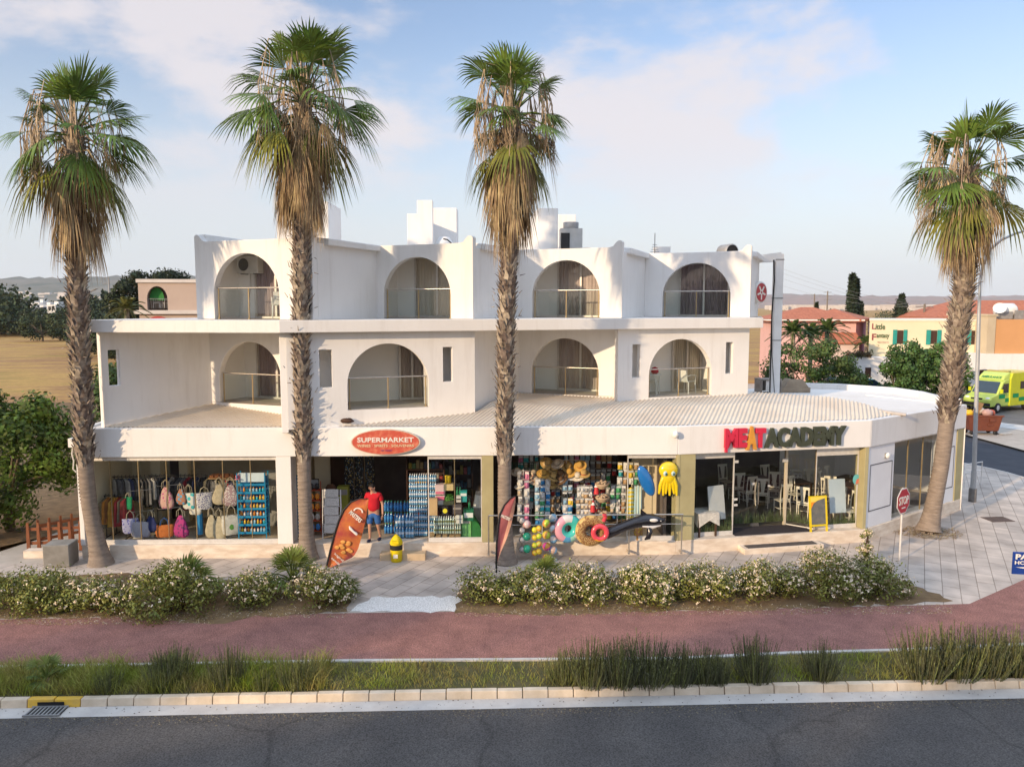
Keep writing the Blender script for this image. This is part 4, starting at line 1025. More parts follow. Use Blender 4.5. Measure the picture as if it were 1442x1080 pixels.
# --- clothes rails with garments
def garment(seed,w=.46,h=.85):
    g=random.Random(seed); b=MB(); n=10; vs=[];fs=[]
    for sgn in (1,-1):
        for j in range(7):
            f=j/6; z=-.03-h*f; hw=(w*.16 if j==0 else w*(.42+.12*f)*g.uniform(.94,1.04))
            for i in range(n+1):
                x=-hw+2*hw*i/n
                y=sgn*(.022+.018*math.sin(i*1.9+seed)+.02*f*math.sin(i*1.3+j*.6)) if 0<i<n else 0
                vs.append((x,y,z-(.05*abs(x)/max(hw,.01) if j==0 else 0)))
    m=(n+1)*7
    for s in range(2):
        for j in range(6):
            for i in range(n):
                q=(s*m+j*(n+1)+i,s*m+j*(n+1)+i+1,s*m+(j+1)*(n+1)+i+1,s*m+(j+1)*(n+1)+i); fs.append(q if s==0 else tuple(reversed(q)))
    b.add(vs,fs,0,True); b.tube([(0,0,-.04),(0,0,.05),(.02,0,.07),(.03,0,.045)],.006,4,1); return b
GC=[('black',(.035,.035,.04)),('charcoal',(.08,.08,.09)),('dark grey',(.17,.17,.18)),('black and white',(.42,.41,.40)),('dark navy',(.035,.045,.12)),('brown print',(.26,.11,.04)),('orange print',(.55,.22,.04)),('dark red',(.34,.04,.05)),('mustard print',(.55,.3,.06)),('olive grey',(.2,.18,.13))]
GM={n:cl(n,c) for n,c in GC}
def rail(label,x0,x1,w,z,cols,tilt,lab,hh=.85):
    P,Q=SA(SA.px(x0,z,w),w,ZF),SA(SA.px(x1,z,w),w,ZF); L=(Q-P).length
    root=thing('clothes_rail',label,'clothes rail',(P+Q)/2,ANG,'clothes rails in the bag shop')
    b=MB(); b.tube([(-L/2,0,z-ZF),(L/2,0,z-ZF)],.016,6)
    for s in (-1,1): b.tube([(s*L/2*.92,0,.03),(s*L/2*.92,0,z-ZF)],.016,6); b.tube([(s*L/2*.92,-.25,.03),(s*L/2*.92,.25,.03)],.016,6)
    put(root,'frame',b,M_black)
    for i,cn in enumerate(cols):
        f=(i+.5)/len(cols); p=P+(Q-P)*f; p.z=z-.01
        solo('hanging_garment',f'{cn} garment hanging {ORD[i]} from the left on the {lab} rail','garment',garment(i+int(x0),.44,hh*rg.uniform(.8,1.08)),[GM[cn],M_black],p,ANG+R(rg.uniform(22,55))*tilt,f'garments on the {lab} clothes rail')
rail('low rail of printed clothes at the left glass panels of the bag shop',146,180,.75,1.75,['olive grey','orange print','brown print','mustard print','orange print','dark red','olive grey','dark red'],1,'low left',.95)
rail('black clothes rail behind the striped tote bag',158,222,1.15,2.25,['black and white','dark grey','charcoal','black and white','dark navy','black','black and white','charcoal','black','dark grey','black and white','charcoal'],-1,'front black',.8)
rail('long clothes rail at the back of the bag shop',210,304,1.5,2.2,['black','charcoal','dark grey','black','dark navy','black and white','black','charcoal','dark grey','dark red','black','dark navy','charcoal','black','olive grey','black'],1,'long back',1.0)
rail('short rail of pale garments behind the cream sacks',296,336,1.45,2.1,['dark grey','black and white','olive grey','charcoal','dark red','dark navy','olive grey','black and white'],-1,'right back',.9)
# --- bags
def bag(kind,w,h,seed=0):
    b=MB(); g=random.Random(seed); n=12
    if kind=='tote': prof=[(.36,0),(.47,.12),(.5,.45),(.49,.8),(.48,1)]
    elif kind=='sack': prof=[(.28,0),(.46,.10),(.5,.3),(.38,.62),(.2,.9),(.10,1)]
    else: prof=[(.30,0),(.40,.15),(.45,.6),(.48,1)]
    vs=[];fs=[];m=16
    for r,z in prof:
        for k in range(m):
            a=2*PI*k/m; x=r*w*abs(math.cos(a))**.6*(1 if math.cos(a)>=0 else -1); y=(.30 if kind!='tote' else .24)*w*r*2*.5*math.sin(a)*(1 if z<.9 else .6)
            vs.append((x+g.uniform(-.006,.006),y+g.uniform(-.006,.006),z*h+g.uniform(-.008,.008)))
    for j in range(len(prof)-1):
        for k in range(m): fs.append((j*m+k,j*m+(k+1)%m,(j+1)*m+(k+1)%m,(j+1)*m+k))
    b.add(vs,fs,0,True); b.add(vs[:m],[tuple(reversed(range(m)))],0); 
    hb=MB(); hh=h*(.55 if kind=='tote' else .35)
    for s in (-1,1):
        y=s*.04; hb.tube([(-w*.22,y,h*.95),(-w*.18,y,h+hh*.6),(0,y*.3,h+hh),(w*.18,y,h+hh*.6),(w*.22,y,h*.95)],.011,4,0)
    return b,hb
def stripes(name,c1,c2,fz,axis='Z'):
    if name in MATS: return MATS[name]
    m=bpy.data.materials.new(name); m.use_nodes=True; nt=m.node_tree; b=nt.nodes['Principled BSDF']; b.inputs['Roughness'].default_value=.85
    tc=N(nt,'ShaderNodeTexCoord'); wv=N(nt,'ShaderNodeTexWave',wave_type='BANDS',bands_direction=axis,Scale=fz,Distortion=1.2); wv.inputs['Detail'].default_value=1
    nt.links.new(tc.outputs['Object'],wv.inputs[0]); cr=N(nt,'ShaderNodeValToRGB'); cr.color_ramp.interpolation='CONSTANT'; cr.color_ramp.elements[0].color=c4(c1); cr.color_ramp.elements[1].color=c4(c2); cr.color_ramp.elements[1].position=.5
    nt.links.new(wv.outputs['Fac'],cr.inputs[0]); nt.links.new(cr.outputs[0],b.inputs['Base Color']); MATS[name]=m; return m
def checks(name,c1,c2,sc):
    if name in MATS: return MATS[name]
    m=bpy.data.materials.new(name); m.use_nodes=True; nt=m.node_tree; b=nt.nodes['Principled BSDF']; b.inputs['Roughness'].default_value=.85
    tc=N(nt,'ShaderNodeTexCoord'); vz=N(nt,'ShaderNodeTexVoronoi',Scale=sc); nt.links.new(tc.outputs['Object'],vz.inputs[0]); cr=N(nt,'ShaderNodeValToRGB'); cr.color_ramp.interpolation='CONSTANT'
    cr.color_ramp.elements[0].color=c4(c1); cr.color_ramp.elements[1].color=c4(c2); cr.color_ramp.elements[1].position=.4; nt.links.new(vz.outputs['Distance'],cr.inputs[0]); nt.links.new(cr.outputs[0],b.inputs['Base Color']); MATS[name]=m; return m
M_cream=cl('cream',(.52,.45,.32)); M_bagwhite=cl('white',(.66,.63,.56)); M_handle=cl('handle',(.5,.44,.33))
BAGS=[('green bucket bag hanging among the dark clothes',181,709,.24,.36,'bucket',cl('green',(.02,.30,.13))),
('white tote bag with navy stripes standing behind the glass',198,746,.54,.44,'tote',stripes('striped_canvas',(.68,.66,.66),(.06,.06,.2),14)),
('blue patterned tote bag left of the striped tote',184,741,.42,.42,'tote',checks('blue_pattern_canvas',(.12,.12,.42),(.4,.4,.6),16)),
('navy fringed shoulder bag right of the striped tote',213,738,.40,.45,'sack',cl('navy',(.03,.04,.14))),
('pink and gold patterned sling bag, upper bag of the second stand',234,702,.46,.62,'sack',checks('pink_pattern',(.42,.05,.22),(.55,.34,.3),14)),
('orange tote bag with blue handles and hem',232,748,.48,.36,'tote',cl('orange',(.62,.19,.05))),
('magenta shoulder bag with pink strap hanging low',255,742,.50,.62,'sack',checks('magenta_pattern',(.14,.03,.12),(.38,.03,.18),10)),
('turquoise and white bag with pale rope handles',266,706,.40,.46,'tote',checks('turquoise_pattern',(.05,.42,.46),(.6,.6,.56),7)),
('multicoloured cloth bag half hidden by the turquoise bag',255,700,.36,.44,'sack',checks('multi_pattern',(.1,.3,.5),(.35,.16,.1),9)),
('round blue and white chequered beach bag',288,706,.50,.48,'bucket',checks('chequered_canvas',(.08,.08,.22),(.62,.6,.6),26)),
('plain white cotton bag hanging under the turquoise bag',275,718,.38,.28,'tote',M_bagwhite),
('cream canvas sack, left one of the low bundle',298,742,.36,.66,'sack',M_cream),
('cream canvas sack, middle one of the low bundle',309,744,.36,.66,'sack',M_cream),
('white tote bag with a green printed motif',326,740,.50,.56,'tote',M_bagwhite),
('white flowered cotton bag hanging high beside the blue stand',325,698,.46,.62,'sack',checks('flowered_cotton',(.62,.58,.54),(.36,.24,.26),20)),
('beige canvas bag hanging high on the last bag stand',309,697,.40,.58,'sack',M_cream)]
for i,(lb,x,y,w_,h_,k_,m_) in enumerate(BAGS):
    dw=.55 if y>725 else .75
    p=at_px(SA,x,y,dw); p.z-=h_/2
    r=thing('beach_bag',lb,'bag',p,ANG+R(rg.uniform(-22,22)),'bags hung up in the bag shop window')
    b,hb=bag(k_,w_*1.12,h_*1.08,i); put(r,'body',b,m_); put(r,'handle',hb,M_handle if 'blue handles' not in lb else cl('blueh',(.04,.12,.35)))
    if 'motif' in lb:
        b=MB(); b.slab([(.07*math.cos(a*.6283)*(1 if a%2 else .8),.09*math.sin(a*.6283)) for a in range(10)],[],(0,-w_*.125,h_*.45),(1,0,0),(0,0,1),(0,-.01,0)); put(r,'motif',b,flat('motif_green',(.12,.3,.06)))
def bagstand(lb,x,w,h):
    p=SA(SA.px(x,1.4,w),w,ZF); r=thing('bag_stand',lb,'display stand',p,ANG,'bag stands in the bag shop window')
    b=MB(); b.tube([(0,0,.02),(0,0,h)],.018,8); put(r,'pole',b,M_steel)
    b=MB()
    for z in (h*.55,h*.97):
        for k in range(4): a=k*PI/2+.4; b.tube([(0,0,z),(.3*math.cos(a),.3*math.sin(a),z),(.33*math.cos(a),.33*math.sin(a),z+.05)],.009,4)
    put(r,'arms',b,M_steel)
    b=MB()
    for k in range(4): a=k*PI/2+.2; b.tube([(0,0,.03),(.3*math.cos(a),.3*math.sin(a),.025)],.022,5)
    put(r,'base',b,M_whitep)
bagstand('bag stand behind the striped tote bag',200,.72,1.55); bagstand('bag stand carrying the pink and orange bags',238,.72,1.7); bagstand('bag stand with cream canvas sacks',318,.72,1.75)
p=at_px(SA,281,737,.8); b=MB(); b.tube([(0,0,-.33),(0,0,.33)],.10,12); b.tube([(0,0,-.1),(0,0,.2)],.101,12); solo('rolled_beach_mat','rolled bright blue beach mat standing between the bags','beach mat',b,stripes('blue_mat',(.02,.2,.5),(.05,.34,.6),6,'X'),p,ANG)
p=at_px(SA,336,671,.7); b=MB(); b.ell((0,0,0),(.1,.1,.09),12,6); b.ell((0,-.1,-.05),(.09,.1,.015),12,4); solo('sun_cap','pink sun cap on the corner of the blue stand','cap',b,cl('pink',(.7,.2,.3)),p,ANG)
# board of hats above the sacks
p=at_px(SA,313,672,1.0); r=thing('wooden_display_shelf','flat wooden board with brown leather goods above the cream sacks','shelf',p,ANG); b=MB(); b.box((0,0,0),(.75,.4,.03)); put(r,'board',b,pm('pine_board',(.36,.22,.1),(.28,.16,.07),sc=4,rough=.7)); b=MB()
for i in range(5): b.box((-.28+i*.14,0,.05+.01*(i%2)),(.12,.3,.07),.1*i)
put(r,'leather_goods',b,cl('leather',(.22,.08,.03)))
# --- blue stand of lotion bottles
M_bluest=pm('turquoise_blue_metal',(.02,.25,.46),(.015,.2,.4),sc=5,rough=.4)
sw=.84; p=SA(SA.px(357,1.4,.75),.75,ZF); r=thing('lotion_stand','turquoise blue metal stand filled with rows of sun lotion bottles','display stand',p,ANG)
b=MB(); hS=2.05
for x in (-sw/2,sw/2):
    for y in (-.17,.17): b.box((x,y,hS/2),(.03,.03,hS))
put(r,'frame',b,M_bluest)
for k in range(7):
    b=MB(); z=.16+.25*k; b.box((0,0,z),(sw-.03,.36,.02)); b.box((0,-.18,z+.03),(sw-.03,.012,.06)); put(r,'shelf',b,M_bluest)
b=MB(); b.box((0,.15,1.0),(sw-.04,.015,1.8)); put(r,'back_panel',b,flat('blue_panel',(.01,.11,.3)))
b=MB(); b.box((0,-.10,hS-.15),(sw-.04,.02,.28)); put(r,'header_sign',b,flat('pale_header',(.6,.72,.8)))
def bottle(h,rd): b=MB(); b.lathe([(0,0),(rd,0),(rd,h*.7),(rd*.5,h*.8),(rd*.5,h*.82)],10); b.lathe([(rd*.55,h*.8),(rd*.55,h),(0,h)],8,mi=1); return b
LC=[('white',(.7,.7,.68)),('pale blue',(.3,.55,.72)),('turquoise',(.04,.45,.55)),('yellow',(.75,.5,.05)),('orange',(.7,.25,.03))]
CAP=flat('orange_cap',(.75,.28,.03),.4)
BM=[(n,bottle(.17,.034).mesh('lotion_bottle',[flat('bottle_'+n.replace(' ','_'),c,.35),CAP])) for n,c in LC]
for k in range(6):
    for i in range(8):
        n_,me=BM[rg.randrange(5)]
        o=bpy.data.objects.new('lotion_bottle',me); COL.objects.link(o); q=V((-.34+i*.097,-.08+rg.uniform(-.02,.02),.17+.25*k)); q=Matrix.Rotation(ANG,3,'Z')@q; o.location=p+q; s=rg.uniform(.85,1.1); o.scale=(1,1,s)
        tag(o,f'{n_} lotion bottle, {ORD[i]} from left, {ORD[k]} shelf up, on the blue stand','bottle','lotion bottles on the blue stand')
b=MB(); b.box((0,0,.5),(.5,.45,1.0)); b.box((0,-.23,1.45),(.5,.02,.8)); b.box((0,0,1.02),(.52,.47,.03))
q=SA(SA.px(384,1.3,2.2),2.2,ZF); solo('glass_cabinet','dim glazed cabinet behind the right end pane of the bag shop','cabinet',b,M_grey,q,ANG)
# ---------------------------------------------------------------- supermarket entrance
def box_thing(name,label,cat,x,y,w,size,mats,rz=0,group=None,deco=None):
    p=at_px(SA,x,y,w); b=MB(); b.box((0,0,0),size)
    if deco: deco(b,size)
    for_b=solo(name,label,cat,b,mats,p,ANG+rz,group)
    bv=for_b.modifiers.new('bevel','BEVEL'); bv.width=.008; bv.segments=2
    return for_b
def pack_mesh(nx,ny,rd,h,mats,film=True):
    b=MB()
    for i in range(nx):
        for j in range(ny):
            b.lathe([(0,0),(rd,.01),(rd,h*.30),(rd*.93,h*.34),(rd,h*.38),(rd,h*.62),(rd*.55,h*.82),(rd*.34,h*.90),(rd*.34,h*.91)],8,((i-(nx-1)/2)*rd*2.02,(j-(ny-1)/2)*rd*2.02,0),0)
            b.lathe([(rd*.42,h*.90),(rd*.42,h*.985),(0,h*.985)],8,((i-(nx-1)/2)*rd*2.02,(j-(ny-1)/2)*rd*2.02,0),1)
            b.lathe([(rd*1.02,h*.36),(rd*1.02,h*.58)],8,((i-(nx-1)/2)*rd*2.02,(j-(ny-1)/2)*rd*2.02,0),2)
    return b.mesh('water_pack',mats)
M_wb=pm('clear_blue_bottle',(.14,.34,.52),(.09,.26,.46),sc=20,rough=.12,spec=.7); M_wb2=pm('deep_blue_bottle',(.05,.20,.46),(.03,.15,.38),sc=20,rough=.12,spec=.7); M_wcl=pm('clear_white_bottle',(.42,.52,.50),(.3,.42,.40),sc=20,rough=.12,spec=.7)
M_capw=flat('white_cap',(.75,.78,.8),.4); M_capg=flat('green_cap',(.1,.4,.3),.4); M_lab=flat('white_label',(.62,.68,.74),.5); M_labb=flat('blue_label',(.05,.25,.6),.5); M_labg=flat('brown_green_label',(.14,.16,.05),.5)
PK_small=pack_mesh(4,3,.034,.235,[M_wb,M_capw,M_lab]); PK_big=pack_mesh(3,2,.045,.33,[M_wb2,M_capg,M_labb]); PK_clear=pack_mesh(4,3,.034,.26,[M_wcl,M_capw,M_labg]); PK_lt=pack_mesh(3,2,.045,.33,[M_wb,M_capw,M_lab])
def packs(me,x,w,cols,layers,dx,dz,label,group,z0=ZF+.02,skip=()):
    P=SA(SA.px(x,1.2,w),w,0)
    for k in range(layers):
        for c in range(cols):
            if (c,k) in skip: continue
            o=bpy.data.objects.new('water_pack',me); COL.objects.link(o); q=P+SA.e*(dx*c); o.location=(q.x,q.y+rg.uniform(-.02,.02),z0+dz*k); o.rotation_euler=(0,0,ANG+rg.uniform(-.05,.05))
            pos='bottom' if k==0 else ('top' if k==layers-1 else f'{ORD[k]} from the bottom')
            tag(o,f'{label}, {pos} layer, {ORD[c]} stack','water pack',group)
packs(PK_small,583,.75,3,8,.285,.243,'pack of small blue bottles in the tall wall','small bottle packs in the tall wall')
packs(PK_small,625,.62,2,3,.285,.243,'pack of small blue bottles in the low front block','small bottle packs in the low block',z0=ZF+.02,skip=((0,0),(1,0),(0,1),(1,1),(0,2),(1,2))) if False else None
packs(PK_big,547,1.0,3,3,.30,.35,'six-pack of large deep blue water bottles','large bottle packs left of the tall wall')
packs(PK_lt,563,.55,2,2,.30,.345,'six-pack of large pale bottles at the floor edge','pale large packs at the floor edge')
packs(PK_clear,617,.45,3,2,.285,.27,'pack of clear dark-labelled bottles on the pallet','clear bottle packs on the pallet',z0=ZF+.17)
b=MB()
for i in range(5): b.box((-.4+i*.2,0,.13),(.15,.6,.02))
for i in (-1,0,1): b.box((i*.38,0,.06),(.09,.6,.12))
q=SA(SA.px(627,.5,.45),.45,ZF); solo('wooden_pallet','wooden pallet under the packs of clear bottles','pallet',b,pm('pallet_wood',(.50,.33,.16),(.38,.24,.11),sc=5,rough=.85),q,ANG)
cardb=pm('cardboard',(.52,.37,.2),(.46,.32,.17),sc=6,rough=.9)
def band_deco(mi,f0=.3,f1=.6):
    def d(b,s): b.box((0,-s[1]/2-.001,s[2]*(f0+f1-1)/2),(s[0]*.9,.004,s[2]*(f1-f0)),0,mi)
    return d
box_thing('cardboard_box','plain tan cardboard panel box before the tall wall of water','box',610,713,.5,(.27,.18,.52),cardb)
box_thing('carton','pale pink and white carton on top of the water packs','carton',620,688,.7,(.30,.25,.30),[flat('pink_carton',(.62,.48,.48)),flat('pink_print',(.6,.15,.25))],deco=band_deco(1,.05,.3))
box_thing('carton','white carton with pink print under the pale pink carton','carton',620,703,.72,(.30,.25,.28),[flat('white_carton',(.6,.58,.55)),flat('pink_print',(.6,.15,.25))],deco=band_deco(1,.5,.95))
box_thing('cardboard_box','flat tan box below the yellow drum','box',632,685,.7,(.30,.25,.20),pm('tan_box',(.6,.48,.26),(.55,.43,.22),sc=5,rough=.8))
b=MB(); b.lathe([(0,0),(.085,0),(.095,.2),(.1,.21),(.1,.23),(0,.235)],14); solo('yellow_tub','small yellow tub at the very top of the boxes','tub',b,flat('yellow_tub',(.75,.55,.03)),at_px(SA,631,680,.7)+V((0,0,-.0)),0)
b=MB(); b.box((0,0,.10),(.34,.24,.16)); b.ell((0,0,.18),(.16,.11,.05),12,6); solo('yellow_basket','bright yellow basket beside the hanging goods in the doorway','basket',b,flat('bright_yellow',(.78,.48,.02)),at_px(SA,593,680,1.6),ANG)
r=thing('leafy_herb_crate','crate of bright green leafy plants among the boxes','crate',at_px(SA,632,709,.62),ANG); b=MB(); b.box((0,0,.05),(.32,.25,.12)); put(r,'crate',b,flat('dark_crate',(.05,.07,.04))); b=MB()
for i in range(220): d=sph(rg); d.z=abs(d.z); leafq(b,V((d.x*.14,d.y*.1,.12+d.z*.16)),d,.07,.02,rg)
put(r,'leaves',b,pm('herb_green',(.12,.32,.04),(.05,.18,.03),sc=20,rough=.6))
def lemon(b,s): b.slab([(.07*math.cos(a*PI/8),.075*math.sin(a*PI/8)) for a in range(16)],[],(0,-s[1]/2,0),(1,0,0),(0,0,1),(0,-.004,0),1)
box_thing('carton','black carton with a yellow lemon picture','carton',627,718,.42,(.19,.2,.26),[M_black,flat('lemon_yellow',(.8,.72,.04))],deco=lemon)
box_thing('carton','dark grey carton next to the lemon carton','carton',644,716,.55,(.27,.22,.30),[flat('dark_carton',(.09,.08,.085)),flat('grey_print',(.3,.28,.28))],deco=band_deco(1,.5,.7))
box_thing('carton','teal carton near the right pane of the supermarket','carton',653,698,.6,(.20,.2,.34),[flat('teal_carton',(.03,.33,.33)),M_capw],deco=band_deco(1,.55,.8))
box_thing('carton','white bottle carton left of the teal carton','carton',646,702,.52,(.14,.14,.2),[flat('white_carton',(.6,.58,.55)),flat('black_print',(.06,.06,.06))],deco=band_deco(1,.4,.6))
box_thing('price_sign','white price card in front of the green display','sign',647,731,.3,(.20,.015,.26),[flat('price_card',(.68,.68,.62)),M_grey],deco=band_deco(1,.45,.55))
# green bottles
b=MB(); b.lathe([(0,0),(.04,0),(.04,.2),(.015,.28),(.015,.34),(0,.34)],10)
gb=b.mesh('green_bottle',pm('green_glass_bottle',(.03,.22,.10),(.02,.16,.08),sc=9,rough=.1,spec=.7))
for i,x in enumerate((644,648,661)):
    o=bpy.data.objects.new('green_bottle',gb); COL.objects.link(o); o.location=at_px(SA,x,[696,696,712][i],.62); o.location.z-=.1; tag(o,['left of two tall green bottles on the dark carton','right of two tall green bottles on the dark carton','lone green bottle on the green beer crate'][i],'bottle','green bottles among the boxes')
r=thing('beer_display','green cardboard beer display with sloping sides behind the right pane','display',SA(SA.px(657,1.0,.5),.5,ZF),ANG)
b=MB(); b.slab([(-.5,0),(.5,0),(.42,.35),(.16,.72),(-.16,.72),(-.42,.35)],[],(0,0,0),(1,0,0),(0,0,1),(0,.35,0)); put(r,'body',b,pm('beer_green',(.03,.19,.05),(.02,.14,.04),sc=4,rough=.5))
b=MB(); b.box((0,-.012,.33),(.27,.02,.60)); put(r,'front_label',b,pm('pale_green_print',(.22,.55,.2),(.15,.42,.14),sc=14,rough=.5))
b=MB(); b.box((0,-.024,.5),(.22,.006,.07)); put(r,'white_band',b,flat('white_carton',(.6,.58,.55)))
box_thing('beer_crate','dark green beer crate with white mark, upper box on the display','crate',660,724,.55,(.30,.25,.36),[flat('crate_green',(.01,.14,.07)),M_capw],deco=band_deco(1,.3,.72))
r=thing('white_chest_freezer','slanted white chest freezer behind the green display','freezer',SA(SA.px(672,.9,.85),.85,ZF),ANG); b=MB(); b.slab([(-.3,0),(.32,0),(.22,1.25),(-.05,1.25)],[],(0,0,0),(1,0,0),(0,0,1),(0,.6,0)); put(r,'body',b,M_whitep); b=MB(); b.box((.05,-.01,.6),(.3,.015,.5)); put(r,'dark_band',b,M_grey)
# tall dark shelving and drinks fridge inside
for i,(x0,w_,hh,lab) in enumerate(((600,2.2,2.3,'tall brown shop shelf behind the tall wall of water packs'),(640,3.0,2.4,'dark drinks fridge with glinting bottles behind the right panes'))):
    p=SA(SA.px(x0,1.5,w_),w_,ZF); r=thing('shop_shelf',lab,'shelf',p,ANG,None); b=MB(); W=1.2
    b.box((0,.2,hh/2),(W,.03,hh)); b.box((-W/2,0,hh/2),(.04,.4,hh)); b.box((W/2,0,hh/2),(.04,.4,hh))
    for k in range(6): b.box((0,0,.1+k*(hh-.15)/5),(W,.4,.03))
    put(r,'carcass',b,M_wood_dark)
    b=MB(); cols=7
    for k in range(5):
        for j in range(9): h_=rg.uniform(.12,.3); b.box((-W/2+.1+j*.125,-.05,.1+k*(hh-.15)/5+.015+h_/2),(.1,.15,h_),0,rg.randrange(cols))
    o=put(r,'goods',b,[flat('goods_%d'%q,c_,.5) for q,c_ in enumerate(((.25,.2,.1),(.1,.18,.08),(.3,.06,.05),(.35,.33,.3),(.08,.08,.12),(.28,.22,.03),(.05,.12,.2)))]); o['kind']='stuff'
# hanging panels of keyrings and sunglasses beside the doorway
for i,(x,lab) in enumerate(((492,'dark hanging panel covered with glinting keyrings, left of the doorway'),(506,'second dark panel of glinting keyrings, beside the door opening'),(521,'narrow panel of glinting keyrings just inside the doorway'))):
    p=SA(SA.px(x,1.8,2.2+.25*i),2.2+.25*i,ZF+.4); r=thing('keyring_panel',lab,'display panel',p,ANG,'keyring panels by the doorway'); b=MB(); b.box((0,0,1.0),(.30,.04,2.0)); put(r,'panel',b,M_black)
    b=MB()
    for k in range(150): b.box((rg.uniform(-.14,.14),-.035,rg.uniform(.03,1.95)),(rg.uniform(.012,.03),.02,rg.uniform(.015,.05)),0,rg.randrange(4))
    o=put(r,'keyrings',b,[flat('trinket_grey',(.5,.5,.48),.3),flat('trinket_gold',(.55,.42,.12),.3),flat('trinket_dark',(.15,.12,.1),.4),flat('trinket_blue',(.1,.25,.4),.3)]); o['kind']='stuff'
# newspaper rack
p=SA(SA.px(467,.9,.55),.55,ZF); r=thing('newspaper_rack','white wire newspaper rack leaning beside the orange feather flag','rack',p,ANG); b=MB()
for x in (-.27,.27): b.tube([(x,-.05,0),(x,.12,1.5)],.014,5); b.tube([(x,.35,0),(x,.12,1.45)],.012,5)
for k in range(5): b.tube([(-.27,-.04+.03*k,.18+.27*k),(.27,-.04+.03*k,.18+.27*k)],.01,5)
put(r,'frame',b,M_whitep)
def news_mat():
    m=bpy.data.materials.new('newsprint'); m.use_nodes=True; nt=m.node_tree; b=nt.nodes['Principled BSDF']; b.inputs['Roughness'].default_value=.9
    g=N(nt,'ShaderNodeNewGeometry'); br=N(nt,'ShaderNodeTexBrick'); br.inputs['Scale'].default_value=14; br.inputs['Color1'].default_value=(.55,.53,.5,1); br.inputs['Color2'].default_value=(.12,.12,.12,1); br.inputs['Mortar'].default_value=(.68,.66,.62,1); br.inputs['Mortar Size'].default_value=.05; br.inputs['Bias'].default_value=-.3
    mp=N(nt,'ShaderNodeMapping'); mp.inputs['Rotation'].default_value=(R(90),0,0); nt.links.new(g.outputs['Position'],mp.inputs[0]); nt.links.new(mp.outputs[0],br.inputs[0]); nt.links.new(br.outputs['Color'],b.inputs['Base Color']); return m
M_news=news_mat(); 
for k in range(5):
    b=MB(); b.box((0,0,.13),(.44,.03,.24)); me=b; q=Matrix.Rotation(ANG,3,'Z')@V((rg.uniform(-.03,.03),-.06+.03*k,.19+.27*k)); o=solo('newspaper',f'folded newspaper on the {ORD[k]} tier up of the white wire rack','newspaper',b,M_news,p+q,ANG,'newspapers in the wire rack'); o.rotation_euler.x=R(-7)
# snack rack
p=SA(SA.px(440,.9,.9),.9,ZF); r=thing('snack_rack','red wire rack of orange snack bags behind the second palm','rack',p,ANG); b=MB()
for x in (-.26,.26): b.tube([(x,0,0),(x,.06,1.7)],.013,5)
for k in range(5): b.box((0,.05,.15+.32*k),(.54,.25,.015))
put(r,'frame',b,flat('red_wire',(.5,.08,.03)))
for k,(n_,c_) in enumerate((('blue',(.05,.2,.5)),('pale grey',(.5,.48,.45)),('orange',(.7,.25,.03)),('orange',(.72,.27,.03)),('black',(.03,.03,.03)),)):
    for i in range(3):
        b=MB(); b.ell((0,0,.11),(.075,.04,.11),10,6); q=Matrix.Rotation(ANG,3,'Z')@V((-.17+.17*i,-.02,.16+.32*k)); solo('snack_bag',f'{n_} snack bag, {ORD[i]} from left, {ORD[k]} tier up, red rack','snack bag',b,flat('snack_'+n_.replace(' ','_'),c_,.3),p+q,ANG+rg.uniform(-.3,.3),'snack bags on the red rack')
b=MB(); b.lathe([(.24,0),(.27,.3),(.25,.55),(.12,.68),(.10,.74),(.16,.86),(.155,.98),(.10,1.06),(0,1.08)],18); q=SA(SA.px(466,1.6,1.3),1.3,ZF+.45); 
r=thing('mannequin_bust','dark brown bust draped in brown cloth behind the newspaper rack','mannequin',q,0); put(r,'bust',b,cl('brown',(.12,.055,.03))); b=MB(); b.lathe([(0,-.45),(.22,-.45),(.2,-.4),(.03,-.36),(.03,.02)],12); put(r,'stand',b,M_wood_dark)
box_thing('green_cabinet','olive green cabinet with a small screen beside the bust','cabinet',484,712,1.6,(.34,.3,1.3),[flat('olive_cabinet',(.28,.30,.05)),M_grey],deco=band_deco(1,.8,.93))
box_thing('picture_frame','framed pale notice on the beige wall behind the second palm','picture',443,681,2.0,(.28,.03,.32),[M_wood_dark,flat('notice_pale',(.5,.55,.58))],deco=band_deco(1,.08,.92))
p=SA(SA.px(416,1.3,.8),.8,ZF); r=thing('bottle_strip_rack','narrow teal rack of bottles squeezed behind the white pier','rack',p,ANG); b=MB(); b.box((0,.1,.95),(.22,.03,1.9))
for k in range(7): b.box((0,0,.1+.27*k),(.22,.2,.015))
put(r,'frame',b,M_bluest)
for k in range(6):
    o=bpy.data.objects.new('lotion_bottle',BM[k%5][1]); COL.objects.link(o); o.location=p+V((-.02,-.02,.11+.27*k)); tag(o,f'{BM[k%5][0]} bottle on the {ORD[k]} shelf up of the narrow rack by the pier','bottle','bottles on the narrow rack')
# ---------------------------------------------------------------- toy shop: racks, hats, inflatables, railing
M_wire=flat('white_wire',(.55,.55,.53),.4)
TOY=[('blue',(.04,.22,.5)),('turquoise',(.05,.4,.45)),('white',(.6,.6,.58)),('pale blue',(.3,.5,.65)),('green',(.08,.35,.15)),('red',(.5,.05,.05)),('yellow',(.7,.5,.05)),('pink',(.6,.2,.35)),('tan',(.45,.3,.16)),('cream',(.6,.5,.36)),('black',(.03,.03,.03)),('grey',(.3,.3,.3))]
TD=dict(TOY)
def blister(c):
    b=MB(); b.box((0,0,-.09),(.13,.012,.18)); b.box((0,-.006,-.035),(.13,.006,.05),0,1); b.ell((0,-.02,-.11),(.045,.03,.055),8,5,0)
    return b.mesh('hanging_pack',[flat('pack_'+c.replace(' ','_'),TD[c],.35),flat('pack_card',(.6,.62,.62),.5)])
PACK={c:blister(c) for c,_ in TOY}
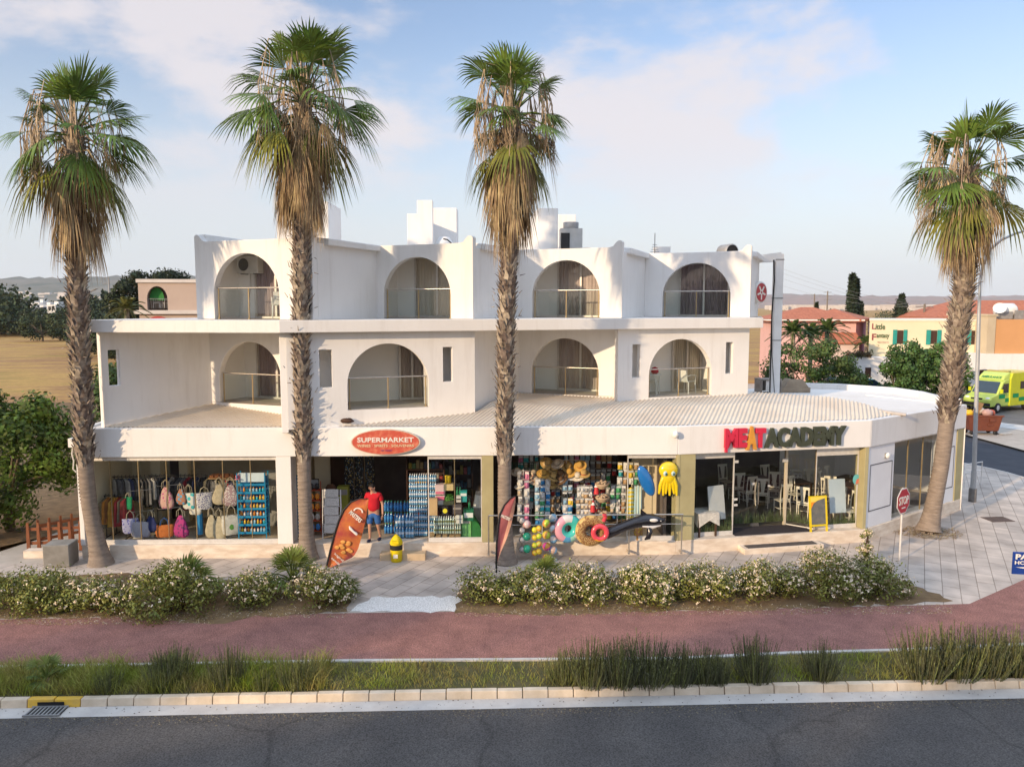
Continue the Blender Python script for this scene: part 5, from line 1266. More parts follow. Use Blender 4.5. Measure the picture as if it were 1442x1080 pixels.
def rack(label,short,x,w,z0,z1,cols,rows,palette,dx=.16,mesh=None,nm='hanging_pack',cat='toy pack'):
    p=SA(SA.px(x,1.5,w),w,ZF); r=thing('display_rack',label,'display rack',p,ANG,'goods racks in the toy shop front'); b=MB(); W=dx*cols
    b.tube([(0,.06,0),(0,.06,z1-ZF+.05)],.02,6)
    for k in range(4): a=k*PI/2+.5; b.tube([(0,.06,.03),(.28*math.cos(a),.06+.28*math.sin(a),.02)],.015,5)
    for k in range(rows): z=z1-ZF-(z1-z0)*k/rows; b.tube([(-W/2,.03,z+.01),(W/2,.03,z+.01)],.008,4)
    put(r,'frame',b,M_wire)
    for k in range(rows):
        for i in range(cols):
            c=palette[rg.randrange(len(palette))]; z=z1-(z1-z0)*k/rows; q=p+SA.e*((i-(cols-1)/2)*dx+rg.uniform(-.015,.015))
            o=bpy.data.objects.new(nm,(mesh or PACK)[c]); COL.objects.link(o); o.location=(q.x,q.y-.02+rg.uniform(-.03,.03),z); o.rotation_euler=(0,0,ANG+rg.uniform(-.5,.5)); s=rg.uniform(.9,1.25); o.scale=(s,s,s*(z1-z0)/rows/.2)
            tag(o,f'{c} {cat} on the {short}, row {k+1} from the top, column {i+1}',cat,f'goods on the {short}')
rack('rack of blue and white toy packs right of the third palm','blue toy rack',764,.75,.75,2.2,3,7,['blue','turquoise','white','pale blue','green'])
rack('second rack of blue toy packs further right','second blue rack',799,.8,.75,2.2,2,7,['blue','white','pale blue','turquoise','yellow','black'])
rack('rack of cream shell trinkets hanging in strings','shell rack',823,.8,.85,1.95,4,6,['cream','tan','white','cream','grey'],dx=.12)
rack('rack of mixed green and grey packs before the dark wall','mixed rack',870,.9,1.05,1.95,3,4,['white','green','cream','grey','tan'],dx=.17)
rack('small rack of bright packs near the glass panel','bright rack',884,1.0,1.95,2.65,4,3,['yellow','white','turquoise','green','cream','tan'],dx=.17)
rack('rack of dark sandals in the dim middle of the toy shop','sandal rack',850,2.3,1.9,2.7,5,3,['black','grey','red','tan'],dx=.18)
rack('rack of pink and white caps behind the third palm','cap rack',737,.7,.9,2.45,2,6,['pink','white','grey','cream','pink'],dx=.22)
rack('tall rear rack of mixed packs left of the blue racks','left rear rack',748,1.7,1.0,2.75,5,8,['cream','white','pink','grey','turquoise'],dx=.17)
rack('tall rear rack of mixed packs between the two blue racks','middle rear rack',782,1.8,.9,2.3,4,6,['blue','white','tan','yellow','red','cream'],dx=.17)
rack('tall rear rack of mixed packs behind the shell strings','shell rear rack',812,1.9,1.0,2.75,5,8,['cream','tan','white','pale blue','pink','turquoise'],dx=.17)
rack('tall rear rack of mixed packs behind the stacked baskets','basket rear rack',842,1.9,.8,2.1,5,6,['tan','cream','red','white','green','blue'],dx=.17)
rack('low rear rack of bright packs behind the whale','whale rear rack',876,1.5,.7,1.5,6,3,['yellow','red','blue','green','cream'],dx=.17)
for i in range(3):
    x=(727,743,772)[i]; b=MB(); p=at_px(SA,x,652,1.2)
    for k in range(5): b.box((0,0,-.05*k*1.4),(.5,.02,.012)); b.box((-.25+.125*k,0,-.15),(.012,.02,.34))
    solo('wire_grid','dark green wire grid hanging from the ceiling, %s from the palm'%ORD[i],'wire grid',b,flat('green_wire',(.02,.09,.05)),p,ANG,'wire grids under the toy shop ceiling')
# hats
def hat(c,c2,s=1):
    b=MB(); b.lathe([(0,.13),(.06,.135),(.085,.11),(.095,.02),(.1,0),(.17,-.012),(.2,-.002),(.2,-.008),(.17,-.02),(.1,-.01)],18); b.lathe([(.098,.0),(.097,.035)],18,mi=1)
    return b.mesh('straw_hat',[c,c2])
HM=[('straw',pm('straw_weave',(.52,.36,.14),(.38,.25,.09),sc=25,rough=.9)),('golden straw',pm('golden_straw',(.55,.34,.09),(.42,.25,.06),sc=25,rough=.9)),('white',cl('hatwhite',(.65,.6,.5))),('dark brown',cl('hatbrown',(.14,.08,.04))),('pink',cl('hatpink',(.5,.22,.3))),('cream',cl('hatcream',(.55,.46,.34)))]
HB=[M_black,flat('hat_red_band',(.4,.04,.04)),flat('hat_white_band',(.6,.6,.58))]
HATS=[(765,667,1,0),(779,661,0,0),(778,672,0,0),(789,668,3,2),(799,657,0,0),(802,665,1,0),(817,656,1,1),(814,671,2,0),(728,665,5,2),(738,671,4,0),(752,668,5,1),(753,675,5,1),(770,652,0,2),(785,653,5,0),(776,680,0,0),(733,683,2,0),(822,667,0,1),(790,676,3,2)]
for i,(x,y,c,bn) in enumerate(HATS):
    p=at_px(SA,x,y,.75+.3*rg.random()); o=solo('straw_hat',None,'hat',MB(),[],p,0); o.data=hat(HM[c][1],HB[bn]); o.rotation_euler=(R(rg.uniform(20,55)),R(rg.uniform(-20,20)),rg.uniform(-.4,.4)); o.scale=(1.05,)*3
    where=('high left of' if x<760 else 'in the cluster above' if x<800 else 'right of')
    tag(o,f'{HM[c][0]} hat {where} the blue toy racks, hat {ORD[i]} of the display','hat','hats hung in the toy shop')
p=SA(SA.px(797,1.8,1.05),1.05,ZF); r=thing('hat_stand','tall metal stand behind the hung straw hats','hat stand',p,ANG); b=MB(); b.tube([(0,0,0),(0,0,2.5)],.02,6); b.lathe([(0,0),(.25,0),(.25,.03),(0,.04)],12); put(r,'pole',b,M_steel); b=MB()
for z in (1.8,2.05,2.3):
    b.tube([(-.75,0,z),(.5,0,z)],.01,4)
put(r,'arms',b,M_steel)
# baskets of shells, stacked
for k in range(4):
    b=MB(); g=random.Random(k)
    b.lathe([(.10,-.09),(.2,.02),(.23,.08),(.21,.085),(.19,.04)],16)
    for i in range(26): a=g.uniform(0,6.28); q=g.uniform(0,.17); b.ell((q*math.cos(a),q*math.sin(a),.07+g.uniform(0,.06)),(.045,.04,.03),6,4)
    p=at_px(SA,848,(684,703,726,740)[k],.7); solo('shell_basket',f'wicker basket of shells, {ORD[k]} from the top of the stack','basket',b,pm('shell_wicker',(.55,.42,.29),(.38,.27,.17),sc=20,rough=.8),p,0,'shell baskets in a stack')
# miniature lighthouses, toys in red
for k,(x,y) in enumerate(((827,715),(832,690),(826,735))):
    b=MB(); b.lathe([(.09,-.12),(.06,.1)],10); b.lathe([(.075,.1),(.075,.12),(.045,.12),(.045,.19)],10,mi=1); b.lathe([(.06,.19),(0,.25)],10)
    solo('toy_lighthouse',['red toy lighthouse on the middle of its shelf','small red and white toy lighthouse, topmost','red toy lighthouse standing lowest'][k],'toy',b,[flat('toy_red',(.55,.04,.05),.4),M_whitep],at_px(SA,x+8,y,.75),0,'toy lighthouses')
# beach towels
def cloth_hang(w,h,seed):
    g=random.Random(seed); b=MB(); vs=[];fs=[]; n=14; m=8
    for j in range(m+1):
        for i in range(n+1): vs.append((-w/2+w*i/n,.03*math.sin(i*1.3+seed)*(j/m*.8+.2),-h*j/m+.015*math.sin(i*.9+seed)))
    for j in range(m):
        for i in range(n): fs.append((j*(n+1)+i,j*(n+1)+i+1,(j+1)*(n+1)+i+1,(j+1)*(n+1)+i))
    b.add(vs,fs,0,True); b.add([(v[0],v[1]+.012,v[2]) for v in vs],[tuple(reversed(f)) for f in fs],0,True); return b
solo('beach_towel','yellow and turquoise beach towel hanging left of the glass panel','towel',cloth_hang(.24,.95,1),stripes('yellow_towel',(.75,.55,.04),(.55,.62,.45),2.4),at_px(SA,888,687,.35),ANG,'beach towels')
solo('beach_towel','pale blue and white striped beach towel beside the yellow one','towel',cloth_hang(.24,.95,2),stripes('pale_towel',(.45,.62,.66),(.62,.66,.55),3,'X'),at_px(SA,899,684,.33),ANG,'beach towels')
b=MB(); b.tube([(0,0,-.45),(0,0,0)],.09,10); b.tube([(.12,.05,-.45),(.12,.05,-.05)],.07,10)
solo('net_of_toys','net of small yellow sand toys standing below the whale','sand toys',b,checks('toy_mix',(.6,.42,.05),(.4,.2,.08),14),at_px(SA,897,742,.2),0)
# inflatables
M_blueinf=pm('blue_vinyl',(.015,.16,.48),(.012,.13,.4),sc=4,rough=.18,spec=.6,coat=.4)
b=MB(); b.ell((0,0,0),(.2,.1,.50),18,14); o=solo('inflatable_lilo','glossy blue inflatable ring folded flat, hanging beside the yellow octopus','inflatable',b,M_blueinf,at_px(SA,910,677,.1),0); o.rotation_euler=(0,R(-24),ANG)
M_yel=pm('yellow_vinyl',(.78,.58,.015),(.7,.5,.01),sc=3,rough=.2,spec=.6,coat=.4)
r=thing('inflatable_octopus','yellow inflatable octopus with big eyes hung on the pale panel','inflatable',at_px(SA,941,672,.0),ANG)
b=MB(); b.ell((0,0,.22),(.29,.14,.26),18,12); b.ell((0,0,.0),(.22,.11,.25),16,10)
for i in range(6): x=-.25+.1*i; b.tube([(x*.6,0,-.02),(x*.95,-.03,-.25),(x*1.1+.02*math.sin(i*2),-.02,-.5-.05*(i%2))],[.075,.06,.03],10)
put(r,'body',b,M_yel); b=MB(); 
for x in (-.12,.12): b.ell((x,-.13,.14),(.06,.03,.075),12,8)
put(r,'eye',b,flat('eye_pale',(.45,.6,.6),.3)); b=MB()
for x in (-.10,.13): b.ell((x,-.158,.13),(.028,.015,.04),10,6)
put(r,'pupil',b,flat('eye_dark',(.03,.12,.16),.2))
# rail
zr=1.33; r=thing('shop_front_railing','stainless steel handrail in front of the toy shop','railing',SA(SA.px(820,1,-.28),-.28,0),ANG)
u0,u1=SA.px(688,1.3,-.28),SA.px(962,1.3,-.28); Lr=u1-u0; um=(u0+u1)/2; r.location=SA(um,-.28,0)
b=MB(); b.tube([(-Lr/2,0,zr),(Lr/2,0,zr)],.024,8); put(r,'top_rail',b,M_steel)
b=MB(); b.tube([(-Lr/2+.6,0,zr-.29),(Lr/2,0,zr-.29)],.014,6); put(r,'mid_rail',b,M_steel)
for x in (688,735,886,960):
    b=MB(); q=SA.px(x,.8,-.28)-um; b.tube([(q,0,.12),(q,0,zr)],.022,8); b.box((q,.1,.16),(.06,.24,.06)); put(r,'post',b,M_steel)
# inflatable rings hung on the rail
def ring(label,x,y,w,Ro,ri,mats,matf=None,tiltz=0,grp='inflatable rings on the railing'):
    b=MB(); b.torus((Ro+ri)/2,(Ro-ri)/2,40,14,0,matf=matf,fz=.9); 
    return solo('inflatable_ring',label,'inflatable ring',b,mats,at_px(SA,x,y,w),ANG+tiltz,grp)
v=lambda n,c: flat('vinyl_'+n,c,.22,spec=.6)
pal=[v('teal',(.06,.5,.45)),v('mint',(.35,.66,.55)),v('pink',(.66,.33,.4)),v('blue',(.1,.35,.6)),v('white',(.65,.62,.6))]
ring('pastel inflatable ring with pink, blue and teal swirls',800,744,-.42,.43,.10,pal,lambda a,b_: 0 if math.cos(b_)<-.35 else (2 if 2.0<a<4.3 else (3 if 4.3<=a<4.9 else (1 if a>4.9 and a<5.4 else (0 if a<1.2 else 4)))),.15)
def icing(a,b_): return 0 if (math.sin(b_)<.35 and (math.cos(b_)+.25*math.sin(a*9))<.75) else 1
M_icing=checks('sprinkle_icing',(.55,.4,.16),(.22,.10,.035),38)
ring('big brown doughnut ring with coloured sprinkles',832,747,-.55,.47,.16,[M_icing,flat('dough',(.62,.42,.16),.4)],icing,.1)
ro=ring('red flamingo child ring hung inside the doughnut ring',845,750,-.72,.27,.12,[v('coral',(.72,.07,.10)),v('flame',(.78,.35,.03))],lambda a,b_: 1 if 4.1<a<5.2 and math.cos(b_)>.3 else 0,0)
b=MB(); pp=at_px(SA,850,731,-.74); b.tube([(0,0,-.05),(.05,-.03,.08),(.03,-.06,.15),(-.03,-.09,.15)],[.06,.055,.05,.035],10); o=put(ro,'neck',b,v('coral',(.72,.07,.10))); o.location=Matrix.Rotation(-ANG,3,'Z')@(pp-ro.location)
# whale
def whale():
    P0=at_px(SA,842,752,-.5); P1=at_px(SA,937,731,-.62)
    ln=(P1-P0).length; r=thing('inflatable_whale','black and white inflatable killer whale lying along the railing','inflatable',(P0+P1)/2,ANG)
    M_wb_=flat('whale_black',(.012,.012,.018),.2,spec=.6,coat=.3); M_ww=flat('whale_white',(.68,.66,.64),.25)
    q0=Matrix.Rotation(-ANG,3,'Z')@(P0-(P0+P1)/2); q1=-q0
    b=MB(); pts=[q0.lerp(q1,t)+V((0,0,z)) for t,z in ((0,-.06),(.12,-.04),(.25,.0),(.4,.06),(.55,.10),(.7,.10),(.82,.05),(.92,.0),(1.0,-.02))]
    b.tube(pts,[.08,.17,.16,.145,.17,.20,.19,.13,.03],16)
    put(r,'body',b,M_wb_)
    b=MB(); c=q0.lerp(q1,.68)+V((0,0,.2)); b.slab([(-.1,0),(.22,0),(.1,.1),(-.1,.26)],[],(c.x,c.y-.02,c.z),(1,0,0),(0,0,1),(0,.05,0)); put(r,'dorsal_fin',b,M_wb_)
    b=MB(); c=q0.lerp(q1,.74); b.tube([c+V((0,-.12,-.02)),c+V((.03,-.2,-.2)),c+V((-.02,-.2,-.38)),c+V((-.12,-.18,-.44))],[.05,.085,.07,.02],10); put(r,'flipper',b,M_wb_)
    b=MB(); c=q0; b.tube([c+V((.05,0,0)),c+V((-.18,-.05,.14)),c+V((-.24,-.08,.22))],[.07,.09,.02],10); b.tube([c+V((.05,0,0)),c+V((-.2,.03,-.14)),c+V((-.26,.03,-.2))],[.07,.09,.02],10); put(r,'tail_fluke',b,M_wb_)
    b=MB(); c=q0.lerp(q1,.81); b.ell((c.x,c.y-.17,c.z+.10),(.13,.04,.055),12,8); put(r,'eye_patch',b,M_ww)
    b=MB(); c=q0.lerp(q1,.77); b.tube([c+V((-.25,-.17,-.06)),c+V((.05,-.165,-.09)),c+V((.3,-.10,-.06))],[.02,.05,.015],8); put(r,'belly_patch',b,M_ww)
    b=MB(); c=q0.lerp(q1,.92); b.ell((c.x,c.y-.13,c.z+.02),(.018,.012,.018),8,6); put(r,'eye',b,M_ww)
whale()
# strings of balls on the railing
def ball(c,c2):
    b=MB(); b.ell((0,0,0),(.095,.095,.095),16,10); 
    n=len(b.f)
    for k in range(n):
        if (k%16)//3%2: b.m[k]=1
    return b.mesh('beach_ball',[c,c2])
vb=lambda n,c: flat('ball_'+n,c,.25,spec=.5)
STR=[(735,[('clear grey',(.3,.3,.32),(.45,.45,.45))]*4,733,12.5,.8),
(742,[('pink and white',(.6,.3,.3),(.62,.5,.5)),('dark green',(.02,.3,.2),(.02,.24,.16)),('emerald green',(.02,.42,.25),(.03,.36,.22)),],738,16,1.05),
(753,[('yellow and lime',(.62,.66,.03),(.7,.6,.04)),('orange and yellow',(.72,.42,.03),(.7,.6,.05)),('yellow and lime',(.55,.68,.05),(.75,.62,.05)),('orange and yellow',(.72,.35,.03),(.72,.6,.05))],746,10,.75),
(762,[('orange',(.75,.35,.04),(.72,.5,.05)),('lime',(.45,.65,.04),(.6,.6,.05)),('orange',(.72,.33,.05),(.6,.6,.1)),('yellow',(.75,.6,.05),(.7,.5,.04))],744,10,.75),
(763.5,[('rainbow',(.7,.3,.1),(.5,.65,.05)),('rainbow',(.55,.65,.06),(.75,.4,.08)),('magenta and orange',(.66,.09,.35),(.75,.33,.05)),('hot pink and yellow',(.7,.1,.25),(.75,.45,.05))],737,15,1.05),
(779,[('blue and white',(.25,.45,.6),(.6,.58,.55)),('red and white',(.5,.25,.2),(.45,.55,.6)),('blue and white',(.2,.42,.6),(.55,.5,.45)),('blue and white',(.25,.45,.62),(.6,.4,.3)),('pale blue',(.3,.52,.65),(.58,.5,.45))],729,14,1.05)]
for si,(x,bl_,y0,dy,s) in enumerate(STR):
    x=x+(6 if si==4 else (-3 if si==3 else 0))
    for k,(n_,c1,c2) in enumerate(bl_):
        o=bpy.data.objects.new('beach_ball',ball(vb(f'{n_}_{si}_{k}'.replace(' ','_'),c1),vb(f'{n_}_{si}_{k}_b'.replace(' ','_'),c2))); COL.objects.link(o); o.location=at_px(SA,x,y0+dy*1.08*k,-.42); o.rotation_euler=(rg.uniform(0,3),rg.uniform(0,3),0); o.scale=(s*1.25,)*3
        tag(o,f'{n_} play ball, {ORD[k]} from the top, {ORD[si]} string along the railing','ball','play balls strung on the railing')
# ---------------------------------------------------------------- restaurant
M_chair=pm('cream_painted_wood',(.82,.79,.70),(.76,.72,.63),sc=5,rough=.5)
def chair_proto():
    r=thing('dining_chair','cream wooden dining chair','chair',(0,0,0),0,'cream chairs in the restaurant')
    b=MB(); b.hexa([(-.2,-.21,.43),(.2,-.21,.43),(.19,.2,.43),(-.19,.2,.43),(-.22,-.23,.46),(.22,-.23,.46),(.2,.2,.46),(-.2,.2,.46)]); put(r,'seat',b,M_chair)
    for x in (-.19,.19):
        b=MB(); b.tube([(x,-.2,0),(x,-.2,.43)],[.016,.022],6); put(r,'leg',b,M_chair)
        b=MB(); b.tube([(x*.95,.25,0),(x*.95,.19,.45),(x,.22,.75),(x,.27,1.05)],[.016,.022,.02,.02],6); put(r,'leg',b,M_chair)
    b=MB(); b.box((0,.265,1.03),(.42,.03,.09)); b.box((0,.20,.52),(.36,.025,.05)); b.hexa([(-.045,.195,.54),(.045,.195,.54),(.045,.21,.54),(-.045,.21,.54),(-.10,.25,1.0),(.10,.25,1.0),(.10,.27,1.0),(-.10,.27,1.0)]); put(r,'backrest',b,M_chair)
    b=MB(); b.tube([(-.19,-.2,.18),(-.18,.22,.18)],.011,5); b.tube([(.19,-.2,.18),(.18,.22,.18)],.011,5); b.tube([(-.185,0,.18),(.185,0,.18)],.011,5); put(r,'stretcher',b,M_chair)
    return r
ch=chair_proto(); first=[True]
def chair(lab,pos,rz):
    if first[0]: o=ch; first[0]=False; o.location=pos; o.rotation_euler=(0,0,rz); o['label']=lab; return o
    return dup(ch,pos,rz,lab,'cream chairs in the restaurant')
CH=[(1052,710,200,'cream chair right of the white easel, its back to the window'),(1101,722,190,'cream chair standing alone by the glass doors'),(1131,727,150,'cream chair half hidden by the pale door post'),(1082,695,20,'cream chair behind the door handles, at the second row'),(1109,690,15,'cream chair with tall slat back in the second row near the post'),(1050,683,10,'cream chair at the far left of the second row'),(1091,676,5,'cream chair in the middle of the rear row'),(1064,673,0,'cream chair at the left of the rear row'),(1120,678,0,'cream chair at the right of the rear row'),(1201,702,-40,'cream chair behind the round sticker'),(1196,738,-70,'cream chair beside the pale blue board, close to the glass'),(1156,700,30,'cream chair showing above the yellow menu board')]
for x,y,a,lab in CH:
    p=G(x,y,ZF); 
    w_=(p-SB(0,0,0)).dot(SB.n)
    chair(lab,p,R(a))
for i,(x,y,a) in enumerate(((1022,694,20),(1036,704,190),(1072,713,170),(1090,707,-15),(1120,713,30),(1142,702,10),(1166,714,-30),(1181,726,160),(1033,680,0),(1143,685,5))): chair(f'cream chair among the restaurant tables, {ORD[i]} of the scattered inner ones',G(x,y,ZF),R(a))
SCH=[(2.0,1.3,30),(2.7,1.9,190),(3.3,1.2,20),(3.9,2.2,200),(2.4,2.9,10),(3.3,3.2,0),(1.6,2.3,100)]
for i,(u,w_,a) in enumerate(SCH): chair(f'cream chair seen through the side window, {ORD[i]} counting from the near end',SC(u,w_,ZF),ANGC+R(a))
M_table=pm('dark_table_wood',(.085,.05,.035),(.06,.035,.025),sc=4,rough=.35)
def table(lab,p,rz,w=.8,cloth=False):
    r=thing('dining_table',lab,'table',p,rz,'dark tables in the restaurant'); b=MB(); b.box((0,0,.735),(w,w,.035)); put(r,'tabletop',b,M_table)
    for x in (-1,1):
        for y in (-1,1): b=MB(); b.box((x*(w/2-.06),y*(w/2-.06),.36),(.05,.05,.72)); put(r,'leg',b,M_table)
    return r
table('dark table at the second row behind the glass doors',G(1066,700,ZF),.2); table('dark table behind the pale door post',G(1122,706,ZF),.2); table('dark table in the rear of the restaurant',G(1075,682,ZF),.2); table('dark table beside the right glass pane',G(1203,722,ZF),.2); table('table seen through the side window',SC(2.4,2.0,ZF),ANGC); table('second table seen through the side window, farther in',SC(3.5,2.6,ZF),ANGC)
t=table('small table under a white cloth at the left restaurant pane',G(989,752,ZF),.3,.7)
b=MB(); w_=.36; 
vs=[(-w_,-w_,.762),(w_,-w_,.762),(w_,w_,.762),(-w_,w_,.762)]; b.add(vs,[(0,1,2,3)])
for i in range(4):
    a,c=V(vs[i]),V(vs[(i+1)%4]); m=(a+c)/2; o_=V((m.x,m.y,0)).normalized()*.03
    b.add([a,c,c+o_+V((0,0,-.42)),m+o_+V((0,0,-.22)),a+o_+V((0,0,-.42))],[(0,4,3,2,1)])
o=solo('tablecloth','white cloth with hanging corners over the small table','tablecloth',b,cl('white',(.66,.63,.56)),t.location,.3)
def plates():
    for i,(x,y) in enumerate(((1061,679),(1080,684))):
        pass
def easel(lab,x,y,w,wd,hh,col,name='easel_board',rz=0,z=.45):
    p=SB(SB.px(x,1.3,w),w,ZF); r=thing(name,lab,'easel',p,ANGB+rz); b=MB(); b.hexa([(-wd/2,-.08,z),(wd/2,-.08,z),(wd/2,-.05,z),(-wd/2,-.05,z),(-wd/2,.07,z+hh),(wd/2,.07,z+hh),(wd/2,.10,z+hh),(-wd/2,.10,z+hh)]); put(r,'panel',b,col)
    b=MB()
    for x_ in (-wd*.4,wd*.4): b.tube([(x_,-.12,0),(x_,.08,z+hh-.1)],.018,6)
    b.tube([(0,.55,0),(0,.1,z+hh-.15)],.018,6); put(r,'leg',b,M_wood_dark)
    return r
M_board=pm('whiteboard',(.62,.62,.60),(.56,.57,.57),sc=3,rough=.4); M_board2=pm('pale_blue_board',(.52,.60,.66),(.46,.55,.62),sc=2,rough=.35)
easel('tilted white board on an easel behind the left restaurant pane',1009,706,.55,.62,1.05,M_board,rz=.25)
easel('pale blue board on an easel behind the right restaurant pane',1179,702,.55,.58,1.08,M_board2)
# yellow menu board
p=SB(SB.px(1154,.9,.08),.08,ZF); r=thing('menu_board','yellow framed chalk menu board standing at the restaurant entrance','menu board',p,ANGB)
b=MB(); W_,Hh=.56,1.12
for x in (-W_/2,W_/2): b.hexa([(x-.03,-.02,0),(x+.03,-.02,0),(x+.03,.02,0),(x-.03,.02,0),(x-.03,.13,Hh),(x+.03,.13,Hh),(x+.03,.17,Hh),(x-.03,.17,Hh)])
b.box((0,.005,.20),(W_,.035,.05)); b.box((0,.145,Hh-.03),(W_,.035,.05)); put(r,'frame',b,flat('menu_yellow',(.75,.56,.02),.45))
yy=lambda z:-.012+.15*z/Hh
b=MB(); b.quad((-W_/2+.03,yy(.22),.22),(W_/2-.03,yy(.22),.22),(W_/2-.03,yy(Hh-.05),Hh-.05),(-W_/2+.03,yy(Hh-.05),Hh-.05)); put(r,'chalkboard',b,pm('chalkboard',(.10,.11,.11),(.16,.155,.14),sc=7,rough=.9))
b=MB(); b.poly([(-W_/2+.03,yy(.72)-.006,.72),(-.15,yy(.9)-.006,.9),(0,yy(.98)-.006,.98),(W_/2-.03,yy(1.04)-.006,1.04),(W_/2-.03,yy(1.09)-.006,1.09),(-W_/2+.03,yy(1.09)-.006,1.09)],0); b.poly([(-W_/2+.03,yy(.72)-.008,.72),(-.15,yy(.9)-.008,.9),(-.06,yy(.94)-.008,.94),(-W_/2+.03,yy(.93)-.008,.93)],1); put(r,'logo_corner',b,[flat('menu_yellow2',(.78,.62,.10),.45),flat('menu_orange',(.8,.28,.02),.45)])
b=MB(); b.hexa([(-.03,.17,.1),(.03,.17,.1),(.03,.19,.1),(-.03,.19,.1),(-.03,.17,Hh),(.03,.17,Hh),(.03,.19,Hh),(-.03,.19,Hh)]); put(r,'rear_leg',b,flat('menu_yellow',(.75,.56,.02),.45))
# round sticker and little door plates
b=MB(); b.slab([(.13*math.cos(a*PI/10),.17*math.sin(a*PI/10)) for a in range(20)],[],(0,0,0),(1,0,0),(0,0,1),(0,-.006,0)); b.slab([(.13*math.cos(a*PI/10)*.9,.17*math.sin(a*PI/10)*.9) for a in range(14,22)]+[(0,0)],[],(0,-.007,0),(1,0,0),(0,0,1),(0,-.004,0),1)
solo('round_sticker','round turquoise and coral sticker on the right restaurant pane','sticker',b,[flat('sticker_turquoise',(.15,.5,.52)),flat('sticker_coral',(.65,.2,.13))],at_px(SB,1206,675,.31),ANGB)
for i,(x,y,w_,s) in enumerate(((1037,650,.31,.14),(1106,648,.93,.2),(1036,703,.31,.12),(1036,711,.31,.12),(1061,681,.93,.13),(1083,684,.93,.09))):
    b=MB(); b.box((0,0,0),(s,.006,s*.6)); solo('door_plate','small white notice %s'%['at the top of the left restaurant pane','above the restaurant glass door','on the left pane edge, upper of two','on the left pane edge, lower of two','on the left glass door','small, on the right glass door'][i],'notice',b,flat('plate_white',(.6,.6,.58)),at_px(SB,x,y,w_),ANGB,None)
# grass print along the foot of the restaurant glass
b=MB(); g=random.Random(8)
def blades(fr,u0,u1,w_,n,b):
    for i in range(n):
        u=g.uniform(u0,u1); h=g.uniform(.08,.42)*(1 if g.random()<.8 else 1.35); d=g.uniform(-.08,.08); s=g.uniform(.006,.012)
        b.add([fr(u-s,w_,ZF+.13),fr(u+s,w_,ZF+.13),fr(u+d*.5+s*.6,w_,ZF+.13+h*.6),fr(u+d*.5-s*.6,w_,ZF+.13+h*.6),fr(u+d,w_,ZF+.13+h)],[(0,1,2,3),(3,2,4)])
blades(SB,UB(981),UB(1039),.318,170,b); blades(SB,UB(1157),UB(1215),.318,150,b); blades(SB,db0+.03,db1-.1,.975,260,b); blades(fd,.02,fd.L-.02,-.012,110,b)
for o in COL.objects:
    pass
gp=b.build('grass_print',pm('grass_print',(.10,.13,.05),(.05,.07,.03),sc=4,rough=.6,island=.4),bld); gp['kind']='stuff'
# ================================================================ signs, street furniture, person, vehicles
def text_fit(b,s,o,ex,ey,W,Hh,depth=.02,mi=0,bold=0.0):
    """text centred on o, scaled to W x Hh"""
    t=MB(); t.text(s,1.0,(0,0,0),(1,0,0),(0,1,0),depth=depth,bold=bold)
    xs=[p.x for p in t.v]; ys=[p.y for p in t.v]; x0,x1,y0,y1=min(xs),max(xs),min(ys),max(ys)
    ex,ey=V(ex).normalized(),V(ey).normalized(); ez=ex.cross(ey)
    b.add([V(o)+ex*((p.x-(x0+x1)/2)*W/(x1-x0))+ey*((p.y-(y0+y1)/2)*Hh/(y1-y0))+ez*(p.z) for p in t.v],t.f,mi)
ZU=V((0,0,1))
# --- supermarket sign
c=at_px(SA,543,622.5,-.13); Wd,Hd=1.02,.375
r=thing('supermarket_sign','oval red SUPERMARKET sign fixed to the white fascia','sign',c,ANG)
oval=lambda k:[(Wd*k*math.cos(a*PI/24),Hd*k*math.sin(a*PI/24)) for a in range(48)]
b=MB(); b.slab(oval(1.0),[],(0,.0,0),(1,0,0),(0,0,1),(0,.12,0)); put(r,'rim',b,pm('sign_rim_white',(.66,.6,.5),(.55,.48,.38),sc=6,rough=.5))
b=MB(); b.slab(oval(.965),[],(0,-.004,0),(1,0,0),(0,0,1),(0,-.006,0)); put(r,'red_face',b,pm('faded_red_face',(.50,.085,.055),(.62,.22,.13),sc=6,rough=.55,lo=.45,hi=.72,det=8,coords='obj'))
b=MB(); SGM=[flat('sign_white',(.78,.74,.68),.5),flat('sign_cream',(.75,.66,.42),.5),flat('sign_purple',(.25,.05,.2),.5)]; text_fit(b,'SUPERMARKET',(0,-.016,.07),(1,0,0),(0,0,1),1.66,.145,.012,0,.02); put(r,'lettering',b,SGM); b=MB(); text_fit(b,'WINES · SPIRITS · SOUVENIRS',(0,-.016,-.105),(1,0,0),(0,0,1),1.66,.075,.008,1,.01); put(r,'lettering',b,SGM); b=MB(); text_fit(b,'MY MART',(0.03,-.016,-.25),(1,0,0),(0,0,1),.34,.05,.008,2)
put(r,'lettering',b,SGM)
